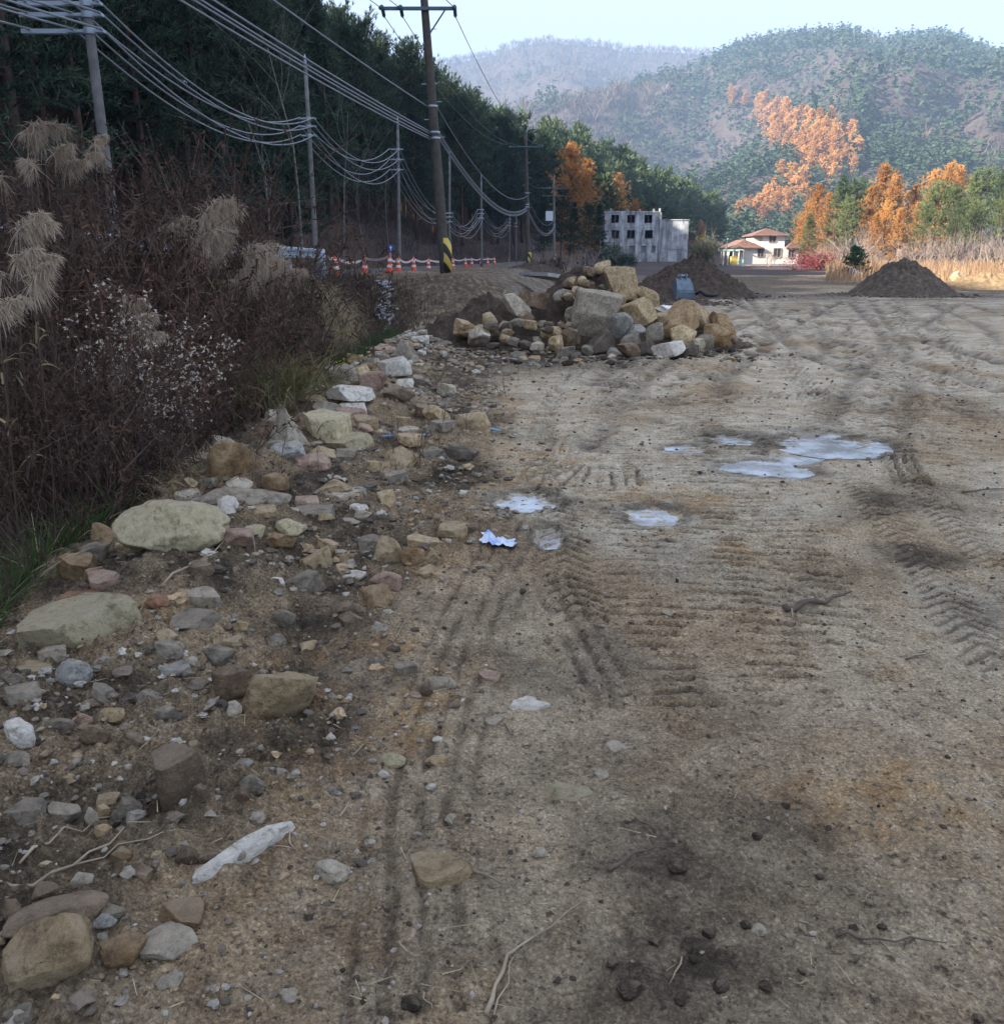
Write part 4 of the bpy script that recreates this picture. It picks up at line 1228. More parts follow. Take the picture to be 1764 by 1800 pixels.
# ---------------------------------------------------------------- traffic cones and tape
def cone_meshes():
    def prof(pts, mat, name):
        n = 20; th = np.arange(n) * 2 * math.pi / n
        V = np.vstack([np.stack([r * np.cos(th), r * np.sin(th), np.full(n, z)], 1) for r, z in pts])
        Q = [[a * n + q, a * n + (q + 1) % n, (a + 1) * n + (q + 1) % n, (a + 1) * n + q] for a in range(len(pts) - 1) for q in range(n)]
        return build_mesh(name, V, Q, None, mat, True)
    R = lambda z: 0.145 - 0.115 * z / 0.72
    body = prof([(0.15, 0.035), (R(0.1), 0.1), (R(0.4), 0.4), (R(0.72), 0.72), (0.02, 0.735), (0.001, 0.737)], M_CONE, 'cone_body')
    base = MB().box((-0.2, -0.2, 0), (0.2, 0.2, 0.045)).mesh('cone_base', M_CONE)
    bands = [prof([(R(a) + 0.002, a), (R(a) + 0.005, a + 0.01), (R(c) + 0.005, c - 0.01), (R(c) + 0.002, c)], M_WHITE, 'cone_band') for a, c in ((0.22, 0.32), (0.44, 0.54))]
    return body, base, bands


CB, CBASE, CBANDS = cone_meshes()
CONES = [(590, 29.2, 'orange traffic cone beside the guardrail end post'), (641, 36.5, 'orange traffic cone standing alone between guardrail and blue sign'), (685, 33.5, 'orange traffic cone with a small blue sign above it'),
         (700, 39, 'short orange traffic cone just right of the blue sign'), (727, 44, 'pale worn traffic cone beyond the cone side telecom pole'), (753, 47, 'orange traffic cone left of the striped power pole'),
         (796, 56, 'orange cone half hidden behind the striped power pole'), (818, 72, 'tiny far cone in the tape line beyond the striped pole'), (829, 75, 'tiny far cone with a pale knot in the tape line'), (845, 78, 'tiny far cone near the slender telecom pole'),
         (857, 84, 'tiny far cone past the slender telecom pole'), (869, 90, 'last tiny far cone in the tape line')]
tops = []
for k, (px, d, lab) in enumerate(CONES):
    x = (px - 882) / FPX * d * 1.0
    x = at_depth(px, 470, d)[0]
    z = float(road_z(d)) + 0.04 if x < float(road_edge(d)) else HG(x, d)
    s = 1.0
    c = empty('traffic_cone', (x, d, z), 0.3 * k, s)
    obj('body', CB, c); obj('base', CBASE, c)
    for bm in CBANDS: obj('reflective_band', bm, c)
    put(c, lab, 'cone')
    tops.append((x, d, z + 0.62))
rt = np.random.default_rng(8)
seq = [(-5.75, 29.1, 1.85), tops[0], tops[1], tops[2], tops[3], tops[4], tops[5], tops[6], tops[7], tops[8], tops[9], tops[10], tops[11]]
for k in range(len(seq) - 1):
    P = catenary(seq[k], seq[k + 1], rt.uniform(0.06, 0.2), 10)
    hw = np.array([0, 0, 0.045])
    V = np.vstack([np.vstack([P - hw + [0, 0.0, 0], P + hw]), np.vstack([P - hw + [0.004, 0.004, 0], P + hw + [0.004, 0.004, 0]])])
    n = 10
    Q = [[a, a + 1, n + a + 1, n + a] for a in range(n - 1)] + [[2 * n + a, 3 * n + a, 3 * n + a + 1, 2 * n + a + 1] for a in range(n - 1)]
    put(obj('barrier_tape', build_mesh('barrier_tape', V, Q, None, M_TAPE, True)), 'pinkish white barrier tape strung from cone to cone along the road', 'tape', 'tape between the cones')
x = tops[2][0]; d = tops[2][1]
sg = empty('road_sign', (x + 0.02, d + 0.35, float(road_z(d)) + 0.03))
obj('post', MB().tube([(0, 0, 0), (0, 0, 1.05)], 0.015, 6).mesh('sign_post', M_STEEL), sg)
th = np.arange(24) * 2 * math.pi / 24
disc = MB().tube([(0, -0.03, 0.95), (0, -0.045, 0.95)], 0.15, 24)
dd = obj('disc', disc.mesh('sign_disc', M_BLUE), sg)
ar = MB().box((-0.018, -0.052, 0.87), (0.018, -0.049, 0.99)); ar.add([[-0.055, -0.05, 0.98], [0.055, -0.05, 0.98], [0, -0.05, 1.05]], None, [[0, 1, 2]])
obj('arrow', ar.mesh('sign_arrow', M_WHITE), dd)
put(sg, 'small round blue road sign with white arrow behind a cone', 'sign')

# ---------------------------------------------------------------- ruined concrete building
def streaked():
    k = Nodes('streaked_concrete')
    v = k.map((1.0, 1.0, 0.16))
    st = k.noise(1.4, 7, 0.7, v)
    bl = k.noise(0.7, 6, 0.65)
    c = k.ramp(bl, [(0.35, (0.36, 0.37, 0.38)), (0.6, (0.62, 0.63, 0.64))])
    c = k.mix(k.ramp(st, [(0.38, 0.8), (0.58, 0.0)]), c, (0.10, 0.105, 0.115))
    z = k.n.new('ShaderNodeSeparateXYZ'); k.link(k.tc.outputs['Object'], z.inputs[0])
    return k.color(c, 0.9)


M_RUIN = streaked()
M_FLOOR_SLAB = simple('slab_concrete', (0.2, 0.2, 0.2), 0.9, 0.3, 1.0)


def wall_with_holes(mb, x0, x1, z0, z1, y0, y1, holes):
    """holes: list of (hx0, hx1, hz0, hz1); builds wall boxes around them"""
    zs = sorted({z0, z1, *[h[2] for h in holes], *[h[3] for h in holes]})
    for a, c in zip(zs[:-1], zs[1:]):
        hs = sorted([h for h in holes if h[2] <= a and h[3] >= c])
        x = x0
        for h in hs:
            if h[0] > x: mb.box((x, y0, a), (h[0], y1, c))
            x = h[1]
        if x < x1: mb.box((x, y0, a), (x1, y1, c))


def ruin():
    p = at_depth(1060, 470, 165)
    x0 = p[0]; zb = 0.6
    r = empty('ruined_building', (x0, 165, zb))
    X = lambda q: (q - 388) * 0.02944; Z = lambda q: (607 - q) * 0.0283
    holes = [(X(a - 3), X(a + 45), Z(334), Z(284)) for a in (430, 527, 633)] + [(X(a - 3), X(a + 45), Z(429), Z(377)) for a in (435, 530, 640)]
    blind = [(X(a), X(c), Z(515), Z(472)) for a, c in ((465, 505), (540, 580), (618, 645), (682, 706))]
    m = MB(); wall_with_holes(m, 0, X(722), -1, Z(270), 0, 0.35, holes + blind)
    obj('front_wall', m.mesh('ruin_front', M_RUIN), r)
    for a, c, z0, z1 in blind:
        obj('blocked_window', MB().box((a, 0.26, z0), (c, 0.33, z1)).mesh('blocked_window', M_FLOOR_SLAB), r)
    for a, c, z0, z1 in holes:
        obj('window_sill', MB().box((a - 0.08, -0.08, z0 - 0.1), (c + 0.08, 0.3, z0 + 0.02)).mesh('window_sill', M_RUIN), r)
        if rs.random() < 0.6:
            obj('window_post', MB().box(((a + c) / 2 - 0.04, 0.15, z0), ((a + c) / 2 + 0.04, 0.22, z1)).mesh('window_post', M_FLOOR_SLAB), r)
    W, D = X(722), 9.0
    back = [(X(a), X(a + 42), Z(330), Z(288)) for a in (430, 527)] + [(X(435), X(477), Z(425), Z(380))]
    m = MB(); wall_with_holes(m, 0, W, -1, Z(272), D - 0.3, D, back); obj('back_wall', m.mesh('ruin_back', M_RUIN), r)
    for xx in (0.002, W - 0.302):
        obj('side_wall', MB().box((xx, 0.35, -1), (xx + 0.3, D - 0.3, Z(274))).mesh('ruin_side', M_RUIN), r)
    for zz in (Z(545), Z(446), Z(352), Z(276)):  # topmost slab is an unseen roof, added to darken the upper storey
        obj('floor_roof_slab', MB().box((0.3, 0.35, zz - 0.2), (W - 0.3, D - 0.3, zz)).mesh('ruin_floor_roof', M_FLOOR_SLAB), r)
    for zz in (Z(357), Z(450), Z(552)):
        obj('string_course', MB().box((0, -0.06, zz - 0.1), (W, -0.002, zz + 0.02)).mesh('string_course', M_RUIN), r)
    obj('parapet', MB().box((-0.1, -0.12, Z(270)), (W + 0.1, 0.45, Z(262))).mesh('ruin_parapet', M_RUIN), r)
    for q in (0.9, 3.8, 6.1, 8.6, 9.7):
        obj('column_stub', MB().box((q, 0.05, Z(262)), (q + 0.3, 0.35, Z(262) + rs.uniform(0.2, 0.55))).mesh('column_stub', M_RUIN), r)
    for q in (0.0, 3.0, 6.4, 9.9):
        obj('pilaster', MB().box((q, -0.1, -1), (q + 0.28, -0.003, Z(270))).mesh('pilaster', M_RUIN), r)
    x1 = X(908)
    obj('annex_wall', MB().box((W + 0.35, 0.6, -1), (x1, 0.95, Z(316))).mesh('annex_wall', M_RUIN), r)
    obj('annex_wall', MB().box((x1 - 0.3, 0.95, -1), (x1 - 0.002, 8.5, Z(316) - 0.01)).mesh('annex_side', M_RUIN), r)
    obj('annex_wall', MB().box((W + 0.36, 8.2, -1), (x1 - 0.3, 8.5, Z(320))).mesh('annex_back', M_RUIN), r)
    obj('annex_roof', MB().box((W + 0.3, 0.5, Z(316)), (x1 + 0.1, 8.6, Z(310))).mesh('annex_roof', M_RUIN), r)
    for zz in (Z(400), Z(490)):
        obj('string_course', MB().box((W + 0.4, 0.54, zz - 0.08), (x1, 0.598, zz)).mesh('annex_course', M_RUIN), r)
    put(r, 'abandoned concrete building shell with empty windows and black water streaks', 'building')


ruin()

# ---------------------------------------------------------------- white house
M_STUCCO = simple('cream_stucco', (0.66, 0.62, 0.58), 0.85, 0.07, 1.5)
M_TILE = simple('red_roof_tile', (0.20, 0.115, 0.09), 0.75, 0.3, 3.0)
M_GLASS = simple('dark_glass', (0.05, 0.06, 0.07), 0.15, 0.2)
M_GREEN = simple('mint_paint', (0.40, 0.62, 0.55), 0.6, 0.08)
M_YELLOW = simple('yellow_paint', (0.75, 0.55, 0.12), 0.6, 0.1)
M_FRAME = simple('window_frame', (0.30, 0.25, 0.22), 0.6, 0.1)


def hip_roof(parent, x0, x1, y0, y1, z, rise, name='roof', over=0.45):
    x0 -= over; x1 += over; y0 -= over; y1 += over
    d = min(x1 - x0, y1 - y0) / 2
    if (x1 - x0) >= (y1 - y0): a, b2 = (x0 + d, (y0 + y1) / 2), (x1 - d, (y0 + y1) / 2)
    else: a, b2 = ((x0 + x1) / 2, y0 + d), ((x0 + x1) / 2, y1 - d)
    V = [[x0, y0, z], [x1, y0, z], [x1, y1, z], [x0, y1, z], [*a, z + rise], [*b2, z + rise]]
    V += [[x0, y0, z - 0.15], [x1, y0, z - 0.15], [x1, y1, z - 0.15], [x0, y1, z - 0.15]]
    if (x1 - x0) >= (y1 - y0): F = [[0, 1, 5, 4], [2, 3, 4, 5]]; T = [[1, 2, 5], [3, 0, 4]]
    else: F = [[1, 2, 5, 4], [3, 0, 4, 5]]; T = [[0, 1, 4], [2, 3, 5]]
    F += [[0, 6, 7, 1], [1, 7, 8, 2], [2, 8, 9, 3], [3, 9, 6, 0], [6, 9, 8, 7]]
    ro = obj(name, build_mesh('hip_roof', V, F, T, M_TILE), parent)
    rows = 7
    for side, (p, q, e1, e2) in enumerate([(V[0], V[1], V[4], V[5] if (x1 - x0) >= (y1 - y0) else V[4])]):
        for k in range(1, rows):
            f = k / rows
            a1 = np.array(p) * (1 - f) + np.array(e1) * f; a2 = np.array(q) * (1 - f) + np.array(e2) * f
            obj('tile_course', MB().tube([a1 + [0, -0.02, 0.02], a2 + [0, -0.02, 0.02]], 0.035, 4).mesh('tile_course', M_TILE), ro)
    return ro


def window(parent, x0, x1, z0, z1, y):
    w = obj('window', MB().box((x0, y - 0.04, z0), (x1, y - 0.004, z1)).mesh('window_pane', M_GLASS), parent)
    m = MB(); t = 0.09
    m.box((x0 - t, y - 0.08, z0 - t), (x1 + t, y - 0.042, z0)); m.box((x0 - t, y - 0.08, z1), (x1 + t, y - 0.042, z1 + t))
    m.box((x0 - t, y - 0.08, z0), (x0, y - 0.042, z1)); m.box((x1, y - 0.08, z0), (x1 + t, y - 0.042, z1))
    m.box(((x0 + x1) / 2 - 0.03, y - 0.079, z0), ((x0 + x1) / 2 + 0.03, y - 0.043, z1))
    obj('frame', m.mesh('window_frame', M_FRAME), w)


def house():
    p = at_depth(1289, 463, 130)
    h = empty('white_house', (p[0], 130, 1.2))
    X = lambda q: (q - 1195) * 0.0232; Z = lambda q: (578 - q) * 0.0223
    obj('plinth', MB().box((-0.1, -0.1, -0.5), (X(1590) + 0.1, 8.1, 0.12)).mesh('plinth', simple('brick_plinth', (0.24, 0.13, 0.1), 0.8, 0.2)), h)
    obj('wall', MB().box((0, 0, 0.12), (X(1590), 8, Z(470))).mesh('house_wall', M_STUCCO), h)
    obj('upper_wall', MB().box((X(1368), 0.6, Z(470)), (X(1508), 6, Z(393))).mesh('house_upper_wall', M_STUCCO), h)
    obj('upper_wall', MB().box((X(1325), 1.6, Z(470)), (X(1368) - 0.002, 5.6, Z(397))).mesh('house_stair_wall', M_STUCCO), h)
    hip_roof(h, X(1325), X(1508), 0.6, 6, Z(393), 0.95)
    hip_roof(h, 0, X(1368) - 0.47, 0, 8, Z(470), 1.15)
    hip_roof(h, X(1508) + 0.47, X(1590), 0, 8, Z(470), 0.8, over=0.44)
    window(h, X(1412), X(1450), Z(437), Z(402), 0.6)
    window(h, X(1438), X(1480), Z(530), Z(478), 0.0)
    window(h, X(1530), X(1562), Z(532), Z(490), 0.0)
    window(h, X(1340), X(1375), Z(528), Z(480), 0.0)
    # mint green porch at the left end
    pc = obj('porch_roof', MB().box((X(1120), -0.6, Z(494)), (X(1222), 2.5, Z(482))).mesh('porch_roof', M_GREEN), h)
    for q in (1122, 1150, 1180, 1215):
        obj('post', MB().box((X(q), -0.55, -0.2), (X(q) + 0.12, -0.43, Z(494))).mesh('porch_post', M_WHITE), pc)
    obj('porch_wall', MB().box((X(1150), 0.8, -0.2), (X(1192), 0.95, Z(520))).mesh('porch_wall', M_FRAME), h)
    obj('side_wall', MB().box((X(1222), -0.4, -0.2), (X(1252), -0.1, Z(482))).mesh('mint_panel', M_GREEN), h)
    window(h, X(1228), X(1243), Z(535), Z(492), -0.4)
    put(h, 'white two storey house with red hipped roofs and mint green porch', 'house')
    y = obj('yellow_box', MB().box((-0.45, -0.4, 0), (0.45, 0.4, 1.1)).box((-0.5, -0.45, 1.1), (0.5, 0.45, 1.18)).mesh('yellow_box', M_YELLOW), None, (p[0] + X(1180), 128.6, float(H(np.array([p[0]]), np.array([128.6]))[0])))
    put(y, 'yellow box standing in front of the mint green porch', 'box')
    k = MB(); k.box((p[0] - 2.0, 124.0, 0.8), (p[0] + 9.5, 124.5, 1.28))
    put(obj('kerb_wall', k.mesh('kerb_wall', M_CONCRETE)), 'low pale concrete kerb in front of the white house', 'kerb')
    l = empty('lamp_post', (p[0] - 1.4, 129, 1.1))
    obj('post', MB().tube([(0, 0, 0), (0, 0, 3.6)], 0.05, 8).mesh('lamp_mast', M_STEEL_DARK), l)
    obj('lamp_head', MB().box((-0.05, -0.5, 3.55), (0.1, 0.1, 3.68)).mesh('lamp_head', M_STEEL), l)
    put(l, 'thin lamp post beside the mint green porch', 'lamp')


house()

# ---------------------------------------------------------------- soil mounds and excavator bucket
M_MOUND = None
def mound_material(name, dark, mid, light):
    k = Nodes(name)
    f = k.math('ADD', k.math('MULTIPLY', k.noise(4, 8, 0.72), 0.55), k.math('MULTIPLY', k.noise(22, 6, 0.75), 0.45))
    k.bump(f, 0.8, 0.08)
    return k.color(k.ramp(f, [(0.34, dark), (0.5, mid), (0.66, light)]), 0.95)


M_SOIL = mound_material('dark_soil', (0.026, 0.018, 0.013), (0.075, 0.054, 0.04), (0.17, 0.13, 0.095))
M_SOIL_TAN = mound_material('tan_soil', (0.10, 0.068, 0.04), (0.24, 0.165, 0.09), (0.38, 0.28, 0.17))
M_SOIL_GREY = mound_material('gritty_soil', (0.04, 0.03, 0.022), (0.105, 0.08, 0.058), (0.26, 0.215, 0.165))


def mound(name, cx, cy, rx, ry, h, seed, mat, label, rough=0.12, nr=40, na=110, peak=1.0, cat='mound', sharp=1.3):
    q = np.linspace(0, 1, nr)[:, None]; th = np.linspace(0, 2 * math.pi, na + 1)[None, :-1]
    ox = q * np.cos(th); oy = q * np.sin(th)
    rr = 1 + 0.12 * perlin(np.cos(th) * 1.5 + seed, np.sin(th) * 1.5, seed)
    X = cx + ox * rx * rr; Y = cy + oy * ry * rr
    prof = (1 - q) ** peak * 1.0
    prof = 1 - (q ** sharp) if sharp else prof
    base = np.vectorize(HG)(X[-1:], Y[-1:]) if nr * na < 1 else H(X, Y)
    n1 = fbm(X * 1.1, Y * 1.1, seed, 4, 0.55); n2 = fbm(X * 4.5, Y * 4.5, seed + 7, 3, 0.6)
    gul = np.abs(perlin(th * 6 + 0 * q, q * 1.2 + seed, seed + 3))
    Z = base - 0.12 + h * prof * (1 + rough * 1.2 * n1) + rough * n2 * 0.8 * np.minimum(1, (1 - q) * 4) - 0.12 * h * gul * prof * np.minimum(1, q * 3) * 0.8
    V = np.stack([X, Y, Z], -1).reshape(-1, 3)
    i = np.arange(nr - 1)[:, None] * na; j = np.arange(na)[None]; k = (j + 1) % na
    Q = np.stack([i + j, i + na + j, i + na + k, i + k], -1).reshape(-1, 4)
    o = obj(name, build_mesh(name, V, Q, None, mat, True))
    put(o, label, cat)
    return o


mound('soil_mound', 9.2, 43.5, 3.4, 3.2, 2.0, 3, M_SOIL, 'dark brown soil mound behind the excavator bucket', 0.3, sharp=1.15, nr=60, na=160)
mound('soil_mound', 6.3, 36.0, 2.2, 1.7, 0.95, 4, M_SOIL, 'low dark soil heap around the foot of the excavator bucket', 0.16)
mound('soil_mound', 19.9, 44.8, 2.75, 2.7, 1.95, 5, M_SOIL_GREY, 'cone shaped gritty soil mound with a sunlit top', 0.2, sharp=1.2, nr=60, na=160)
mound('soil_mound', 29.5, 54.0, 4.2, 2.2, 1.1, 6, M_SOIL_TAN, 'tan soil berm at the edge of the sunlit ground', 0.25)
mound('soil_mound', 24.5, 51.0, 2.2, 1.5, 0.5, 7, M_SOIL_TAN, 'small tan heap right of the cone shaped mound', 0.25)
mound('soil_mound', 35.5, 55.0, 4.0, 2.5, 1.4, 8, M_SOIL_TAN, 'larger tan soil berm farther along the sunlit edge', 0.3)
mound('soil_mound', 3.2, 50.0, 3.5, 2.5, 0.8, 9, M_SOIL, 'low dark soil hump behind the stone heap', 0.25)


def bucket():
    p = at_depth(1198, 519, 35.2)
    b = empty('excavator_bucket', (p[0], p[1], p[2] - 0.15), 0.15, 0.82)
    m = MB()
    # side profile (y forward, z up), resting on its mouth
    prof = np.array([[-0.45, 0.0], [-0.5, 0.35], [-0.3, 0.72], [0.0, 0.98], [0.18, 0.95], [0.32, 0.6], [0.42, 0.25], [0.45, 0.0]])
    n = len(prof)
    for sx in (-0.48, 0.45):
        tw = lambda z: 1 - 0.28 * z
        V = np.vstack([[[(sx + q) * tw(z), y, z] for y, z in prof] for q in (0, 0.03)])
        Qs = [[a, (a + 1) % n, n + (a + 1) % n, n + a] for a in range(n)]
        T = [[0, a + 1, a] for a in range(1, n - 1)] + [[n, n + a, n + a + 1] for a in range(1, n - 1)]
        obj('side_plate', MB().add(V, Qs, T).mesh('side_plate', M_BUCKET), b)
    tw = lambda z: 1 - 0.28 * z
    V = np.vstack([[[-0.455 * tw(z), y, z] for y, z in prof[:6]], [[0.455 * tw(z), y, z] for y, z in prof[:6]],
                   [[-0.455 * tw(z), y + 0.03, z - 0.02] for y, z in prof[:6]], [[0.455 * tw(z), y + 0.03, z - 0.02] for y, z in prof[:6]]])
    Q = [[a, a + 1, 6 + a + 1, 6 + a] for a in range(5)] + [[12 + a, 18 + a, 18 + a + 1, 12 + a + 1] for a in range(5)]
    obj('shell', MB().add(V, Q).mesh('bucket_shell', M_BUCKET), b)
    for sx in (-0.16, 0.12):
        obj('mount_ear', MB().box((sx, -0.1, 0.9), (sx + 0.05, 0.2, 1.18)).mesh('mount_ear', M_BUCKET), b)
    obj('pivot_pin', MB().tube([(-0.24, 0.05, 1.1), (0.24, 0.05, 1.1)], 0.045, 10).mesh('pivot_pin', M_STEEL), b)
    for k in range(5):
        obj('tooth', MB().box((-0.45 + k * 0.2, -0.62, -0.03), (-0.37 + k * 0.2, -0.44, 0.04)).mesh('tooth', M_STEEL_DARK), b)
    obj('rib', MB().tube([(-0.47 * tw(.45), -0.475, 0.42), (0.47 * tw(.45), -0.475, 0.42)], 0.018, 6).mesh('bucket_rib', M_STEEL_DARK), b)
    put(b, 'grey blue excavator bucket resting against the dark soil mound', 'bucket')
    h = at_depth(1222, 521, 34.6)
    ho = MB().tube(np.array([h + [0, 0, 0.08], h + [0.15, -0.1, 0.2], h + [0.35, -0.2, 0.05], h + [0.6, -0.2, 0.03], h + [0.8, -0.1, 0.06]]), 0.06, 8)
    put(obj('hydraulic_hose', ho.mesh('hydraulic_hose', simple('black_rubber', (0.012, 0.012, 0.013), 0.5, 0.1), True)), 'short black hose lying beside the excavator bucket', 'hose')


M_BUCKET = simple('worn_blue_grey_steel', (0.15, 0.20, 0.25), 0.5, 0.25, 5.0, 0.3)
bucket()

# ---------------------------------------------------------------- stones
def rock_material(name, dark, mid, light, dirt=0.5, speck=None):
    k = Nodes(name)
    vec = k.n.new('ShaderNodeVectorMath'); vec.operation = 'ADD'
    geo = k.n.new('ShaderNodeNewGeometry')
    k.link(geo.outputs['Position'], vec.inputs[0])
    rv = k.n.new('ShaderNodeCombineXYZ'); rm = k.math('MULTIPLY', k.rand(), 37.0)
    for q in range(3): k.link(rm, rv.inputs[q])
    k.link(rv.outputs[0], vec.inputs[1])
    v = vec.outputs[0]
    n1 = k.noise(6.0, 6, 0.65, v, 0.8); n2 = k.noise(26.0, 8, 0.75, v, 0.3); n3 = k.noise(170.0, 4, 0.7, v)
    f = k.math('ADD', k.math('MULTIPLY', n1, 0.5), k.math('MULTIPLY', n2, 0.5))
    c = k.ramp(f, [(0.38, dark), (0.49, mid), (0.6, light)])
    hv = k.n.new('ShaderNodeHueSaturation'); k.link(c, hv.inputs['Color'])
    k.link(k.math('ADD', 1.15, k.math('MULTIPLY', k.rand(), 0.6)), hv.inputs['Value'])
    c = hv.outputs['Color']
    c = k.mix(0.12, c, (0.22, 0.165, 0.115))
    # soil caught in hollows, pits and lichen specks
    c = k.mix(k.ramp(n2, [(0.35, min(1, dirt + 0.15)), (0.47, 0.0)]), c, (0.19, 0.14, 0.095))
    sx = k.n.new('ShaderNodeSeparateXYZ'); k.link(geo.outputs['Normal'], sx.inputs[0])
    dust = k.math('MULTIPLY', k.ramp(sx.outputs['Z'], [(0.45, 0.0), (0.95, 0.55)]), k.ramp(n1, [(0.4, 0.0), (0.58, 1.0)]))
    c = k.mix(dust, c, (0.40, 0.31, 0.22))
    c = k.mix(k.ramp(n3, [(0.62, 0.0), (0.72, 0.6)]), c, speck or tuple(min(1, x * 1.5) for x in light))
    c = k.mix(k.ramp(n3, [(0.28, 0.7), (0.38, 0.0)]), c, tuple(x * 0.45 for x in dark))
    h = k.math('ADD', k.math('MULTIPLY', n2, 0.7), k.math('MULTIPLY', n3, 0.3))
    k.bump(h, 1.0, 0.045)
    k.b.inputs['Specular IOR Level'].default_value = 0.3
    return k.color(c, 0.85)


RM = {
    'grey': rock_material('grey_rock', (0.110, 0.097, 0.076), (0.242, 0.208, 0.160), (0.396, 0.342, 0.260)),
    'pale': rock_material('pale_rock', (0.264, 0.228, 0.172), (0.462, 0.401, 0.302), (0.660, 0.579, 0.445), 0.4),
    'white': rock_material('white_rock', (0.396, 0.366, 0.311), (0.638, 0.594, 0.512), (0.814, 0.752, 0.655), 0.35),
    'cream': rock_material('cream_rock', (0.286, 0.238, 0.139), (0.484, 0.416, 0.252), (0.638, 0.554, 0.361), 0.3),
    'tan': rock_material('tan_rock', (0.20, 0.135, 0.07), (0.42, 0.305, 0.165), (0.60, 0.47, 0.29)),
    'ochre': rock_material('ochre_rock', (0.15, 0.086, 0.04), (0.32, 0.205, 0.10), (0.46, 0.335, 0.19)),
    'rust': rock_material('rust_rock', (0.121, 0.054, 0.029), (0.264, 0.124, 0.063), (0.396, 0.218, 0.118)),
    'pink': rock_material('pinkish_rock', (0.187, 0.114, 0.084), (0.352, 0.228, 0.168), (0.506, 0.356, 0.269)),
    'brown': rock_material('brown_rock', (0.072, 0.050, 0.032), (0.165, 0.114, 0.071), (0.297, 0.213, 0.139)),
    'dark': rock_material('dark_rock', (0.039, 0.032, 0.025), (0.094, 0.077, 0.059), (0.187, 0.153, 0.118)),
    'soil': rock_material('soil_clod', (0.015, 0.011, 0.008), (0.039, 0.027, 0.018), (0.083, 0.057, 0.038), 0.2),
    'blue': rock_material('bluegrey_rock', (0.154, 0.153, 0.134), (0.308, 0.302, 0.269), (0.484, 0.465, 0.420)),
}


def ico(sub):
    t = (1 + 5 ** 0.5) / 2
    V = [(-1, t, 0), (1, t, 0), (-1, -t, 0), (1, -t, 0), (0, -1, t), (0, 1, t), (0, -1, -t), (0, 1, -t), (t, 0, -1), (t, 0, 1), (-t, 0, -1), (-t, 0, 1)]
    F = [(0, 11, 5), (0, 5, 1), (0, 1, 7), (0, 7, 10), (0, 10, 11), (1, 5, 9), (5, 11, 4), (11, 10, 2), (10, 7, 6), (7, 1, 8), (3, 9, 4), (3, 4, 2), (3, 2, 6), (3, 6, 8), (3, 8, 9), (4, 9, 5), (2, 4, 11), (6, 2, 10), (8, 6, 7), (9, 8, 1)]
    V = [np.array(v) / np.linalg.norm(v) for v in V]
    for _ in range(sub):
        c = {}; G2 = []
        def mid(a, b):
            k = (min(a, b), max(a, b))
            if k not in c:
                m = V[a] + V[b]; V.append(m / np.linalg.norm(m)); c[k] = len(V) - 1
            return c[k]
        for a, b, d in F:
            x, y, z = mid(a, b), mid(b, d), mid(d, a)
            G2 += [(a, x, z), (b, y, x), (d, z, y), (x, y, z)]
        F = G2
    return np.array(V), np.array(F)


ICO = {s: ico(s) for s in (0, 1, 2, 3, 4)}


def n3d(P, seed, f):
    return (perlin(P[:, 0] * f + seed, P[:, 1] * f, seed) + perlin(P[:, 1] * f + 3, P[:, 2] * f + seed, seed + 1) + perlin(P[:, 2] * f, P[:, 0] * f + 9, seed + 2)) / 1.6


